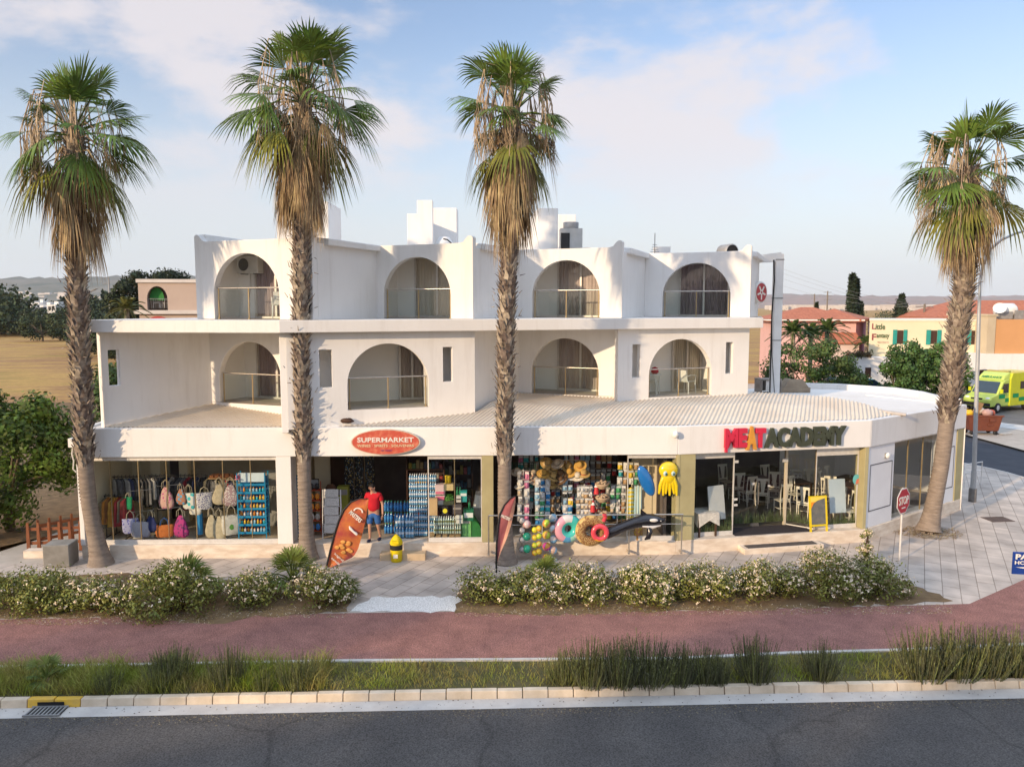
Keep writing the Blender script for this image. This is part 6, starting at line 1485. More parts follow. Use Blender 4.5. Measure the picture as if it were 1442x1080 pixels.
# --- restaurant letters
r0_=at_px(SB,1020,615,-.05); r=thing('restaurant_sign','MEAT ACADEMY in raised letters, red, orange and dark green, on the white fascia','sign',at_px(SB,1105,616,-.02),ANGB)
def sbp(x,y): return Matrix.Rotation(-ANGB,3,'Z')@(at_px(SB,x,y,-.03)-r.location)
for s,x0,x1,y0,y1,mi in (('ME',1020,1051,603,630,0),('A',1050,1065,600,633,1),('T',1063,1077,602.5,630,0),('ACADEMY',1076.5,1190,600.5,628.5,2)):
    b=MB(); p,q=sbp(x0,(y0+y1)/2),sbp(x1,(y0+y1)/2); zz=(sbp(x0,y0)-sbp(x0,y1)).z
    d=.10 if s!='ACADEMY' else .09
    text_fit(b,s,(p+q)/2+V((0,-.03,0)),(1,0,0),(0,0,1),(q-p).x,zz,d,0,.055)
    put(r,'lettering',b,[flat('letter_red',(.60,.03,.07),.45),flat('letter_orange',(.66,.30,.05),.45),flat('letter_dark_green',(.055,.065,.045),.45)][mi])
b=MB(); p=sbp(1022,633); b.box((p.x,-.03,p.z),(.07,.08,.16)); put(r,'drip',b,flat('letter_red',(.60,.03,.07),.45))
# --- round sign on the end wall
pe=D_C+DIRL*DR
ew=V((.30,.95,0)).normalized(); P0=AB(EDG[4],10.41,0)
p=online(1065,P0,P0+BX,8.5); d=ray(1065,412); p.z=H+d.z*(p.y/d.y)
r=thing('round_wall_sign','round red and white sign standing off the end wall of the top floor','sign',p+AX*.05,0)
b=MB(); M_=Matrix.Rotation(R(-50),4,'Z')@Matrix.Rotation(PI/2,4,'Y')
b.lathe([(0,0),(.40,0),(.42,.02),(.42,.16),(.40,.18),(0,.18)],28,M=M_); put(r,'drum',b,M_alu)
b=MB(); b.lathe([(.0,.182),(.36,.184)],28,M=M_); put(r,'red_disc',b,flat('disc_red',(.45,.05,.06),.4))
b=MB()
for k in range(5):
    a=k*2*PI/5; b.box((.18*math.cos(a),.18*math.sin(a),.19),(.2,.07,.012),a,M=M_)
b.lathe([(.05,.188),(.10,.19)],16,M=M_); put(r,'emblem',b,flat('sign_white',(.78,.74,.68),.5))
# --- feather flags
def lerp_poly(P,t):
    L=[0]
    for a,c in zip(P[:-1],P[1:]): L.append(L[-1]+math.hypot(c[0]-a[0],c[1]-a[1]))
    s=t*L[-1]
    for i in range(len(P)-1):
        if s<=L[i+1]+1e-9: f=(s-L[i])/max(1e-6,L[i+1]-L[i]); return (P[i][0]+(P[i+1][0]-P[i][0])*f,P[i][1]+(P[i+1][1]-P[i][1])*f)
    return P[-1]
def flag_mat(name,c1,c2,c3,sc):
    m=pm(name,c1,c2,sc=sc,rough=.6,det=3,lo=.35,hi=.65,coords='obj',transl=.1); return m
def feather(label,Lp,Rp,pole,Y,mats,seed,lines):
    base=atY(*pole[0],Y); base=V((base.x,Y,0)); r=thing('feather_flag',label,'flag',base,0,'feather flags before the shops')
    n,m=24,8; g=random.Random(seed)
    grid=[]
    for j in range(n+1):
        a,c=lerp_poly(Lp,j/n),lerp_poly(Rp,j/n); row=[]
        for i in range(m+1):
            f=i/m; p=atY(a[0]+(c[0]-a[0])*f,a[1]+(c[1]-a[1])*f,Y); p.y+=.05*math.sin(f*4+j*.25+seed)*f+.06*f; row.append(p-base)
        grid.append(row)
    b=MB(); vs=[p for row in grid for p in row]; fs=[(j*(m+1)+i,j*(m+1)+i+1,(j+1)*(m+1)+i+1,(j+1)*(m+1)+i) for j in range(n) for i in range(m)]
    b.add(vs,fs,0,True); b.add([p+V((0,.006,0)) for p in vs],[tuple(reversed(f)) for f in fs],0,True); cl_=put(r,'banner',b,mats[0])
    b=MB(); b.tube([atY(u,v,Y-.005)-base for u,v in pole],[.028]*(len(pole)-3)+[.02,.016,.012],8); put(r,'pole',b,M_black)
    def S(f,t):
        j=min(n-1,int(t*n)); i=min(m-1,int(f*m)); fj,fi=t*n-j,f*m-i
        A=grid[j][i].lerp(grid[j][i+1],fi); B=grid[j+1][i].lerp(grid[j+1][i+1],fi); return A.lerp(B,fj)
    for (s,f,t,w_,h_,bd) in lines:
        b=MB(); o=S(f,t); ex=(S(min(1,f+.2),t)-S(max(0,f-.2),t)).normalized(); ex=V((ex.x,0,ex.z)).normalized(); ey=V((-ex.z,0,ex.x)); text_fit(b,s,o+V((0,-.03,0)),ex,ey,w_,h_,.01,0,bd); put(r,'lettering',b,mats[1])
    return r,S
ro,S1=feather('orange feather flag with white lettering leaning before the supermarket entrance',[(518,702),(505,703),(492,709),(482,722),(475,738),(468,765),(460,800)],[(519,703),(518,712),(514,735),(508,758),(503,775),(497,785),(461,801)],
 [(458,806),(465,775),(471,752),(477,733),(484,718),(494,707),(506,702),(519,702)],21.55,[pm('orange_banner',(.62,.20,.05),(.42,.07,.06),sc=2.6,rough=.6,det=4,coords='obj',transl=.12),flat('banner_white',(.78,.72,.66),.6)],1,[('MASTERS',.52,.28,.42,.13,.03),('Original',.55,.80,.40,.08,.01),('Peanuts',.58,.86,.36,.07,.01)])
b=MB(); o=S1(.52,.21); b.slab([(.14*math.cos(a*PI/8),.12*math.sin(a*PI/8)) for a in range(9)]+[(.10*math.cos(a*PI/8),.085*math.sin(a*PI/8)) for a in range(8,-1,-1)],[],o+V((0,-.035,-.02)),(1,0,-.25),(.25,0,1),(0,-.004,0)); 
o=S1(.6,.43); b.tube([o+V((-.09,-.035,.11)),o+V((-.06,-.035,.04)),o+V((.02,-.035,-.05)),o+V((.10,-.035,-.11)),o+V((.13,-.035,-.15))],[.012,.045,.03,.045,.03],8); put(ro,'emblem',b,flat('banner_white',(.78,.72,.66),.6))
b=MB(); g=random.Random(3)
for i in range(9): o=S1(g.uniform(.25,.8),g.uniform(.58,.74)); b.ell((o.x,o.y-.02,o.z),(.075,.012,.055),12,6)
put(ro,'nut_picture',b,pm('nut_picture_gold',(.70,.36,.10),(.6,.25,.06),sc=9,rough=.6))
ro2,S2=feather('faded pink feather flag before the third palm trunk',[(725,699),(718,702),(710,711),(704,724),(701,745),(700,770),(699,792)],[(726,700),(726,708),(724,722),(720,740),(713,760),(705,778),(700,793)],
 [(699,806),(699,790),(699.5,765),(701,745),(704,724),(710,711),(718,702),(726,698)],20.75,[pm('pink_banner',(.50,.17,.17),(.38,.10,.11),sc=2.6,rough=.6,coords='obj',transl=.12),flat('banner_white',(.78,.72,.66),.6)],2,[('MASTERS',.45,.34,.26,.09,.02)])
b=MB(); a_=[S2(1,j/16) for j in range(17)]; c_=[S2(.72,j/16) for j in range(17)]
for j in range(16): b.quad(c_[j]+V((0,-.012,0)),a_[j]+V((0,-.012,0)),a_[j+1]+V((0,-.012,0)),c_[j+1]+V((0,-.012,0)))
put(ro2,'light_border',b,pm('pale_orange_border',(.66,.36,.25),(.55,.28,.2),sc=4,rough=.6))
# --- bin
g=G(557,793,0); g.y+=.2; r=thing('litter_bin','bright yellow litter bin with a black band on the pavement','bin',g,0)
b=MB(); b.lathe([(.15,0),(.165,.02),(.185,.40),(.185,.55)],20); put(r,'body',b,flat('bin_yellow',(.74,.56,.01),.4)); b=MB(); b.lathe([(.188,.37),(.19,.52)],20); put(r,'black_band',b,M_black)
b=MB(); b.lathe([(.185,.53),(.195,.56),(.175,.62),(.10,.74),(.03,.81),(0,.815)],20); b.box((0,-.17,.63),(.2,.1,.08)); put(r,'lid',b,flat('bin_yellow',(.74,.56,.01),.4)); b=MB(); b.box((0,-.182,.20),(.13,.02,.11)); put(r,'notice',b,flat('sign_white',(.78,.74,.68),.5))
# --- picket fence, block
M_fence=pm('red_brown_fence',(.26,.095,.04),(.17,.06,.03),sc=5,rough=.75,stretch=(1,1,.3))
def pickets(label,P,Q,h,n):
    r=thing('picket_fence',label,'fence',P,math.atan2((Q-P).y,(Q-P).x),'picket fences beside the alley'); L=(Q-P).length
    for k in range(n): b=MB(); x=L*k/(n-1); w=.05 if k not in (0,n-1) else .055; b.hexa([(x-w,-.02,.03),(x+w,-.02,.03),(x+w,.02,.03),(x-w,.02,.03),(x-w*.6,-.02,h),(x+w*.6,-.02,h),(x+w*.6,.02,h),(x-w*.6,.02,h)]); put(r,'picket',b,M_fence)
    b=MB(); b.box((L/2,.035,h*.32),(L,.03,.09)); b.box((L/2,.035,h*.78),(L,.03,.09)); put(r,'cross_rail',b,M_fence)
f0=G(41,779,0); f1=V((-13.0,f0.y+.25,0)); pickets('red brown picket fence across the alley beside the grey block',f0,f1,.95,7)
pickets('short picket gate standing open behind the front fence',f0+V((.1,.35,0)),f0+V((.95,1.3,0)),.95,5)
b=MB(); g=G(57,800,0); b.box((0,0,.33),(.72,.62,.66)); o=solo('concrete_block','square grey concrete block on the pavement by the end pier','concrete block',b,pm('grey_block',(.26,.25,.23),(.2,.19,.17),sc=4,rough=.9,bump=.3),V((g.x+.40,g.y+.36,0)),.12); bv=o.modifiers.new('bevel','BEVEL'); bv.width=.02
b=MB(); b.box((0,0,.11),(.9,.3,.22)); solo('low_kerb_wall','low tan kerb wall beneath the picket fence','kerb wall',b,M_plinth,V((-14.2,f0.y-.3,0)),.05)
r=thing('junction_box','white box with a hanging cable on the left end of the fascia','junction box',V((-12.98,22.5,3.45)),0); b=MB(); b.box((-.02,-.05,.05),(.2,.22,.26)); put(r,'box',b,M_whitep); b=MB(); b.tube([(-.05,-.05,-.08),(-.09,-.05,-.3),(-.04,-.06,-.5),(-.08,-.05,-.75),(.0,-.04,-.85)],.018,6); put(r,'cable',b,M_alu)
# --- small fittings on the facade
def fitting(name,label,cat,p,parts,rz=0):
    r=thing(name,label,cat,p,rz)
    for nm,b,m in parts: put(r,nm,b,m)
    return r
b=MB(); b.ell((0,-.12,0),(.09,.09,.11),12,8); b2=MB(); b2.tube([(0,.0,-.02),(0,-.1,0)],.025,6); fitting('spot_lamp','small white spot lamp on the fascia above the octopus','lamp',at_px(SA,950,611,0),[('shade',b,M_whitep),('arm',b2,M_whitep)],ANG)
b=MB(); b.ell((0,-.06,0),(.10,.07,.10),12,8); b2=MB(); b2.box((0,0,0),(.16,.02,.16)); fitting('wall_lamp','round white lamp on the pale side panel','lamp',at_px(SC,1248,641,.05),[('globe',b,M_whitep),('plate',b2,M_grey)],ANGC)
b=MB(); b.ell((0,-.06,0),(.22,.08,.07),10,6,wob=.3,rg=rg); b2=MB(); b2.box((0,0,.0),(.3,.03,.04)); fitting('wall_bracket','dark bracket with debris under the middle balcony','bracket',(B_C+DIRL*-1.25+V((0,-.02,4.12))),[('debris',b,M_wood_dark),('bracket',b2,M_grey)])
def aircon(label,p,rz):
    r=thing('air_conditioner',label,'air conditioner',p,rz,'air conditioners on the balconies'); b=MB(); b.box((0,0,0),(.84,.30,.56)); o=put(r,'case',b,pm('aged_white_case',(.62,.61,.58),(.54,.53,.5),sc=5,rough=.5)); bv=o.modifiers.new('bevel','BEVEL'); bv.width=.02
    b=MB(); M_=Matrix.Translation(V((-.13,-.155,0)))@Matrix.Rotation(PI/2,4,'X'); b.lathe([(0,0),(.17,0),(.19,.012),(.2,.014)],20,M=M_); put(r,'fan_grille',b,pm('grille_grey',(.16,.16,.16),(.1,.1,.1),sc=40,rough=.6))
    b=MB(); b.tube([(-.1,.1,-.27),(-.12,.12,-.7),(-.2,.12,-1.0)],.02,6); put(r,'pipe',b,M_alu)
    b=MB(); b.box((-.25,.05,-.29),(.04,.4,.04)); b.box((.25,.05,-.29),(.04,.4,.04)); put(r,'bracket',b,M_grey)
ab=math.atan2(AX.y,AX.x); ad=math.atan2(DIRL.y,DIRL.x)
q=AB(-.95,1.33,Z2+1.72); aircon('white air conditioner high in the first top balcony',q,ab)
q=B_C+DIRL*-.1+NRL*2.3; aircon('white air conditioner under the arch of the middle balcony',V((q.x,q.y,Z1+1.83)),ad)
def lampb(label,p):
    b=MB(); b.lathe([(0,0),(.07,0),(.08,-.05),(.05,-.11),(0,-.12)],12); solo('ceiling_lamp',label,'lamp',b,M_grey,p,0,'lamps on the balcony ceilings')
lampb('small lamp under the third top arch',AB(3.93*2+.2,3.47*2+.7,Z2+2.2)); lampb('small lamp under the last top arch',AB(3.93*3+.2,3.47*3+.7,Z2+2.2))
M_plas=pm('white_garden_plastic',(.72,.71,.68),(.66,.65,.62),sc=4,rough=.4)
def gchair_proto():
    r=thing('garden_chair','white plastic chair','chair',(0,0,0),0,'white plastic chairs on balconies'); b=MB(); b.hexa([(-.22,-.22,.41),(.22,-.22,.41),(.2,.2,.41),(-.2,.2,.41),(-.24,-.24,.44),(.24,-.24,.44),(.21,.2,.44),(-.21,.2,.44)]); put(r,'seat',b,M_plas)
    b=MB(); b.hexa([(-.2,.19,.44),(.2,.19,.44),(.2,.22,.44),(-.2,.22,.44),(-.19,.30,.84),(.19,.30,.84),(.19,.33,.84),(-.19,.33,.84)]); put(r,'backrest',b,M_plas)
    for x in (-.22,.22):
        for y in (-.22,.2): b=MB(); b.tube([(x*1.1,y*1.1,0),(x,y,.42)],[.018,.025],6); put(r,'leg',b,M_plas)
        b=MB(); b.tube([(x*1.05,-.22,.42),(x*1.1,-.2,.64),(x*1.1,.1,.66),(x,.28,.62)],.02,6); put(r,'armrest',b,M_plas)
    return r
gc=gchair_proto(); gs=[]
def gchair(label,p,rz):
    if not gs: o=gc; o.location=p; o.rotation_euler=(0,0,rz); o['label']=label
    else: o=dup(gc,p,rz,label,'white plastic chairs on balconies')
    gs.append(o)
gchair('white plastic chair at the right of the last lower balcony',D_C+DIRL*.72+NRL*.8+V((0,0,Z1+.006)),ad+R(115))
gchair('white plastic chair half behind the table in the last lower balcony',D_C+DIRL*-.45+NRL*1.25+V((0,0,Z1+.006)),ad+R(-10))
gchair('white plastic chair behind the glass of the first top balcony',AB(.62,.8,Z2+.006),ab+R(40)); gchair('second white plastic chair at the right of the first top balcony',AB(1.05,.95,Z2+.006),ab+R(-50))
def gtable(label,p):
    r=thing('garden_table',label,'table',p,0,'white plastic tables on balconies'); b=MB(); b.lathe([(0,.70),(.36,.70),(.38,.715),(.36,.73),(0,.73)],20); put(r,'tabletop',b,M_plas)
    for k in range(4): a=k*PI/2+.5; b=MB(); b.tube([(.22*math.cos(a),.22*math.sin(a),.70),(.28*math.cos(a),.28*math.sin(a),0)],[.025,.02],6); put(r,'leg',b,M_plas)
tp=D_C+DIRL*-.72+NRL*.75+V((0,0,Z1+.006)); gtable('round white plastic table in the last lower balcony',tp)
b=MB(); b.ell((0,0,.12),(.14,.10,.13),12,8,wob=.12,rg=rg); solo('red_bag','crumpled red bag on the white balcony table','bag',b,cl('red',(.5,.03,.06)),tp+V((.12,0,.72)))
def flat_glassbuf(): pass
# --- roof things
p=atY(625,333,31.5); b=MB(); b.lathe([(.0,1.35),(.22,1.3),(.42,1.0),(.5,.5),(.5,-.6)],20); solo('roof_dome','white rounded roof vent in front of the chimney tower','roof vent',b,M_white,V((p.x,31.6,9.0)))
r=thing('bent_roof_pipe','thin black pipe bent over beside the white roof vent','pipe',V((atY(637,340,30.9).x,30.9,9.3)),0); b=MB(); b.tube([(0,0,0),(0,0,.55),(-.05,0,.72),(-.2,0,.85),(-.36,0,.88)],.03,6); put(r,'pipe',b,M_black)
p=atY(803,346,30.3); r=thing('rooftop_condenser','large grey air condenser with a dark grille and round top beside the roof tower','air conditioner',V((p.x+.05,30.6,9.3)),0)
b=MB(); b.box((0,.1,.62),(.86,.7,1.24)); put(r,'case',b,pm('grey_case',(.42,.42,.41),(.36,.36,.35),sc=4,rough=.5)); b=MB(); b.box((-.24,-.262,.58),(.34,.02,.96)); put(r,'grille',b,M_black); b=MB(); b.lathe([(.30,1.24),(.31,1.48),(.29,1.5),(0,1.47)],20,(.0,.1,0)); put(r,'fan_housing',b,M_grey)
p=atY(826,347,32.5); b=MB(); b.lathe([(.75,-.4),(.7,.0),(.55,.25),(.3,.38),(0,.42)],20); solo('roof_tank','low grey domed tank behind the roof parapet','tank',b,pm('tank_grey',(.5,.49,.46),(.42,.41,.38),sc=3,rough=.8),V((p.x,32.5,9.55)))
p=atY(922,350,33.5); r=thing('roof_antenna','thin television antenna on the roof above the last step wall','antenna',V((p.x,33.5,9.3)),0); b=MB(); b.tube([(0,0,0),(0,0,1.35)],.02,5); put(r,'mast',b,M_grey); b=MB()
for k in range(5): b.tube([(-.22+.03*k,0,.45+.1*k),(.22-.03*k,0,.45+.1*k)],.012,4)
b.box((0,0,.3),(.2,.1,.3)); put(r,'elements',b,M_grey)
p=atY(934,352,34.5); b=MB(); b.box((0,0,.3),(.65,.6,1.0)); solo('roof_box','plain white box on the roof right of the antenna','roof box',b,M_white,V((p.x,34.8,9.35)))
p=atY(1028,345,33); r=thing('roof_fan','grey drum extractor fan with a dark mouth on the roof edge','fan',V((p.x,33,9.82)),0); M_=Matrix.Rotation(R(20),4,'Z')@Matrix.Rotation(PI/2,4,'X'); b=MB(); b.lathe([(.30,-.55),(.33,-.5),(.33,.15),(.28,.18)],20,M=M_); put(r,'drum',b,M_grey); b=MB(); b.lathe([(0,.14),(.3,.14)],20,M=M_); put(r,'mouth',b,M_black); b=MB(); b.box((0,.1,-.38),(.7,.7,.12)); put(r,'base',b,M_white)
p=atY(995,349,33.5); b=MB(); b.box((0,0,0),(.5,.4,.16)); solo('roof_hatch','small red brown hatch on the roof edge','hatch',b,pm('hatch_brown',(.2,.07,.05),(.14,.05,.04),sc=4,rough=.7),V((p.x,33.5,9.72)))
# parapet strip at the back of the roof
# --- ventilation duct at the right end
Yd=31.0; pd=lambda x,y:atY(x,y,Yd)
r=thing('ventilation_duct','tall square white ventilation duct rising from the corner roof past the top floor','duct',V((pd(1092,545).x,Yd,3.95)),0); o_=r.location
b=MB(); x0,x1=pd(1088,450).x-o_.x,pd(1099,450).x-o_.x; zt=pd(1090,358).z-o_.z
b.box(((x0+x1)/2,0,zt/2),(x1-x0,.36,zt)); b.hexa([(x0-.7,-.16,zt-.34),(x1,-.18,zt-.3),(x1,.18,zt-.3),(x0-.7,.16,zt-.34),(x0-.7,-.16,zt-.05),(x1-.12,-.18,zt+.06),(x1-.12,.18,zt+.06),(x0-.7,.16,zt-.05)]); put(r,'shaft',b,pm('duct_white',(.80,.80,.79),(.73,.73,.72),sc=2,rough=.55))
b=MB()
for y in (420,479,366): z=pd(1090,y).z-o_.z; b.box(((x0+x1)/2,0,z),((x1-x0)+.03,.39,.04))
put(r,'joint_band',b,M_grey)
b=MB(); b.tube([(x0-.1,-.25,.1),(x0-.12,-.25,3.2),(x0-.06,-.22,4.6),(x0-.1,-.2,5.4)],.03,6); b.tube([(x0+.1,-.23,.1),(x0-.05,-.23,1.6),(x0-.1,-.23,2.9)],.015,5); put(r,'cable',b,M_black)
p=G(1078,549,3.95); r=thing('extract_unit','rusty grey extractor box on the corner roof at the foot of the duct','extractor',V((p.x-.1,p.y-.6,3.92)),.1); b=MB(); b.box((0,0,.55),(.9,.7,.06)); b.box((-.42,0,.28),(.05,.7,.55)); b.box((.42,0,.28),(.05,.7,.55)); b.box((0,.3,.28),(.85,.05,.5)); put(r,'case',b,pm('weathered_grey',(.30,.27,.24),(.2,.16,.13),sc=4,rough=.8)); b=MB(); b.box((.05,-.05,.3),(.5,.4,.4)); put(r,'motor',b,M_alu)
p=G(1104,547,3.95); r=thing('roof_cowl','brown hooded vent cowl lying on the corner roof','vent cowl',V((p.x,p.y-.9,3.92)),0); b=MB(); b.box((0,0,.10),(1.3,.8,.2)); put(r,'base',b,pm('tan_cowl',(.36,.29,.21),(.28,.22,.16),sc=4,rough=.8)); b=MB(); b.hexa([(-.45,-.35,.2),(.6,-.35,.2),(.6,.35,.2),(-.45,.35,.2),(-.2,-.3,.55),(.35,-.3,.55),(.62,.3,.4),(-.2,.3,.55)]); put(r,'hood',b,pm('tan_cowl',(.36,.29,.21),(.28,.22,.16),sc=4,rough=.8))
# --- stop sign
g=G(1268,790,0); r=thing('stop_sign','red octagonal STOP sign on a grey pole behind the end of the hedge','road sign',g,R(38)); 
b=MB(); b.tube([(0,.03,0),(0,.03,2.2)],.03,8); put(r,'pole',b,M_alu)
oc=lambda k:[(k*math.cos(PI/8+i*PI/4),k*math.sin(PI/8+i*PI/4)) for i in range(8)]
zc=1.82; b=MB(); b.slab(oc(.41),[],(0,0,zc),(1,0,0),(0,0,1),(0,.012,0)); put(r,'rim',b,flat('sign_white',(.78,.74,.68),.5)); b=MB(); b.slab(oc(.375),[],(0,-.003,zc),(1,0,0),(0,0,1),(0,-.003,0)); put(r,'red_face',b,flat('stop_red',(.48,.02,.04),.4))
b=MB(); text_fit(b,'STOP',(0,-.012,zc+.02),(1,0,0),(0,0,1),.58,.25,.006,0,.02); b.box((0,-.011,zc-.2),(.22,.006,.035)); put(r,'lettering',b,flat('sign_white',(.78,.74,.68),.5))
# --- street lamp
g=G(1369,706,0); r=thing('street_lamp','tall grey street lamp with a curved arm behind the corner palm','street lamp',g,0)
Yl=g.y; q=lambda u,v: atY(u,v,Yl)-g
b=MB(); b.tube([(0,0,0),(0,0,1.2)],.10,10); pts=[V((0,0,1.2)),q(1377,500),q(1380,395),q(1384,375),q(1394,352),q(1410,338),q(1430,329),q(1470,318)]; b.tube(pts,[.085,.07,.055,.052,.05,.047,.044,.04],10); put(r,'post',b,pm('galvanised_steel',(.42,.44,.46),(.36,.38,.4),sc=4,rough=.5,metal=.3))
b=MB(); e=q(1470,318); b.ell((e.x+.3,e.y,e.z),(.42,.16,.08),14,6); put(r,'lamp_head',b,M_grey)
b=MB(); b.lathe([(.14,.0),(.14,.5),(.11,.52)],12); put(r,'base_sleeve',b,pm('rust_dark',(.2,.19,.18),(.12,.11,.1),sc=5,rough=.8))
# --- blue hotel sign
g=G(1449,905,0); r=thing('hotel_sign','blue and white hotel direction sign with arrow at the verge','sign',g,R(-8)); Yh=g.y; b=MB(); b.tube([(0.12,.03,0),(0.12,.03,2.5)],.035,8); put(r,'pole',b,M_whitep)
q=atY(1429,778,Yh)-g; q2=atY(1428,809,Yh)-g; z1,z0=q.z,q2.z; x0=q.x
b=MB(); b.box((x0+.45,0,(z0+z1)/2),(.9,.03,z1-z0)); put(r,'panel',b,flat('hotel_blue',(.015,.05,.26),.4))
b=MB(); hh=z1-z0; text_fit(b,'PAN',(x0+.26,-.022,z0+hh*.80),(1,0,0),(0,0,1),.42,hh*.24,.006,0,.03); put(r,'lettering',b,flat('sign_white',(.78,.74,.68),.5)); b=MB(); text_fit(b,'HOTEL',(x0+.27,-.022,z0+hh*.53),(1,0,0),(0,0,1),.46,hh*.16,.006,0,.02); put(r,'lettering',b,flat('sign_white',(.78,.74,.68),.5)); b=MB(); b.poly([(x0+.06,-.02,z0+hh*.32),(x0+.86,-.02,z0+hh*.40),(x0+.86,-.02,z0+hh*.10)]); put(r,'arrow',b,flat('sign_white',(.78,.74,.68),.5))
# --- manhole and drain
g=G(1405,731,.004); b=MB(); b.box((0,0,0),(.85,.62,.012)); 
for i in range(5): b.box((-.3+.15*i,0,.008),(.03,.5,.006))
solo('manhole_cover','rectangular iron manhole cover in the pavement near the street lamp','manhole cover',b,pm('iron_cover',(.13,.09,.075),(.09,.065,.055),sc=6,rough=.8),g,.1)
t0=.5; c=KL(t0+.45,-.17,-.118); r=thing('drain_grate','iron drain grate in the gutter below the yellow kerb','drain',c,math.atan2(kd.y,kd.x)); b=MB()
for i in range(9): b.box((-.30+.075*i,0,.012),(.03,.30,.02))
b.box((0,.16,.01),(.68,.03,.03)); b.box((0,-.16,.01),(.68,.03,.03)); put(r,'bars',b,M_grey); b=MB(); b.box((0,0,-.004),(.66,.32,.008)); put(r,'pit',b,M_black); b=MB(); b.box((0,.178,.06),(.5,.006,.07)); put(r,'inlet',b,M_black)
# --- rail rack by the lamp
g=G(1392,690,0); r=thing('bicycle_rack','thin pale metal barrier behind the street lamp','barrier',V((g.x-.3,g.y+.6,0)),.5); b=MB(); b.tube([(-.6,0,0),(-.6,0,1.0),(.6,0,1.0),(.6,0,0)],.025,6); b.tube([(-.6,0,.65),(.6,0,.65)],.02,6); put(r,'frame',b,M_alu)
# ---------------------------------------------------------------- the man in the red shirt
def skin(pts,edges,rad,root=0,lv=2):
    me=bpy.data.meshes.new('sk'); me.from_pydata([V(p) for p in pts],edges,[]); ob=bpy.data.objects.new('sk',me); COL.objects.link(ob)
    ob.modifiers.new('s','SKIN'); sv=me.skin_vertices[0].data
    for i,rr in enumerate(rad): sv[i].radius=(rr,rr) if not hasattr(rr,'__len__') else rr
    for i in range(len(rad)): sv[i].use_root=(i==root)
    sb=ob.modifiers.new('u','SUBSURF'); sb.levels=lv; sb.render_levels=lv
    dg=bpy.context.evaluated_depsgraph_get(); dg.update(); ev=ob.evaluated_get(dg); m2=ev.to_mesh()
    out=([p.co.copy() for p in m2.vertices],[tuple(f.vertices) for f in m2.polygons]); ev.to_mesh_clear(); bpy.data.objects.remove(ob); bpy.data.meshes.remove(me); return out
gp_=SA(SA.px(527,.45,.30),.30,ZF); man=thing('person','man in a red T-shirt and blue shorts stepping out of the supermarket','person',gp_,R(-8))
M_skin=pm('skin',(.48,.27,.185),(.43,.235,.16),sc=12,rough=.55)
HC=V((-.03,-.05,1.64))
P_=[(0,0,.93),(0,0,1.10),(0,.01,1.28),(0,.01,1.44),(-.005,-.005,1.51),(-.015,-.025,1.57),(-.03,-.045,1.645),(-.03,-.035,1.70),
 (.19,.01,1.41),(.27,.03,1.14),(.30,-.06,.91),(.305,-.09,.84),(-.19,.01,1.41),(-.28,.02,1.14),(-.25,-.12,.93),(-.24,-.16,.86),
 (.10,0,.88),(.13,-.02,.50),(.15,.14,.12),(.155,.05,.06),(-.10,0,.88),(-.11,-.08,.50),(-.11,-.06,.10),(-.115,-.17,.05)]
E_=[(0,1),(1,2),(2,3),(3,4),(4,5),(5,6),(6,7),(3,8),(8,9),(9,10),(10,11),(3,12),(12,13),(13,14),(14,15),(0,16),(16,17),(17,18),(18,19),(0,20),(20,21),(21,22),(22,23)]
Rd=[(.15,.11),(.17,.13),(.17,.12),(.12,.085),.058,.068,(.078,.098),(.07,.085),.062,.043,.032,.03,.062,.043,.032,.03,.085,.06,.04,.035,.085,.06,.04,.035]
vs,fs=skin(P_,E_,Rd); b=MB(); b.add(vs,fs,0,True)
b.ell((HC.x-.005,HC.y-.095,HC.z-.01),(.014,.024,.022),8,6); b.ell((HC.x-.085,HC.y+.0,HC.z),(.014,.028,.038),8,6); b.ell((HC.x+.085,HC.y+.0,HC.z),(.014,.028,.038),8,6)
for s in (-1,1): b.ell((HC.x+s*.032,HC.y-.082,HC.z+.02),(.014,.008,.008),8,6,1)
b.ell((HC.x,HC.y-.083,HC.z-.048),(.026,.01,.007),8,6,2)
def hand(w,d,sd):
    d=d.normalized(); sx=V((sd*.2,-.98,0)); c=w+d*.05
    b.ell((c.x,c.y,c.z),(.022,.042,.05),10,8)
    for k in range(4):
        o=c+d*.035+V((0,(k-1.5)*.019,0)); L=(.062,.074,.07,.055)[k]; b.tube([o,o+d*L*.55+V((-sd*.008,0,0)),o+d*L+V((-sd*.024,0,0))],[.0095,.0085,.006],6)
    o=c+V((-sd*.005,-.035,.0)); b.tube([o,o+V((-sd*.01,-.028,-.028)),o+V((-sd*.02,-.032,-.06))],[.011,.0095,.007],6)
hand(V((.305,-.09,.84)),V((.02,-.12,-1)),1); hand(V((-.24,-.16,.86)),V((.02,-.3,-1)),-1)
put(man,'body',b,[M_skin,flat('eye_dark2',(.03,.025,.02),.3),flat('lip',(.35,.14,.12),.5)])
b=MB(); vs,fs=skin([(0,0,.88),(0,0,1.10),(0,.01,1.28),(0,.01,1.43),(0,0,1.485),(.19,.01,1.42),(.255,.025,1.22),(-.19,.01,1.42),(-.26,.02,1.22)],[(0,1),(1,2),(2,3),(3,4),(3,5),(5,6),(3,7),(7,8)],[(.19,.15),(.20,.165),(.195,.145),(.14,.10),.07,.085,.072,.085,.072]); b.add(vs,fs,0,True); put(man,'shirt',b,pm('red_cotton',(.52,.012,.025),(.42,.01,.02),sc=8,rough=.85,bump=.3,bsc=18))
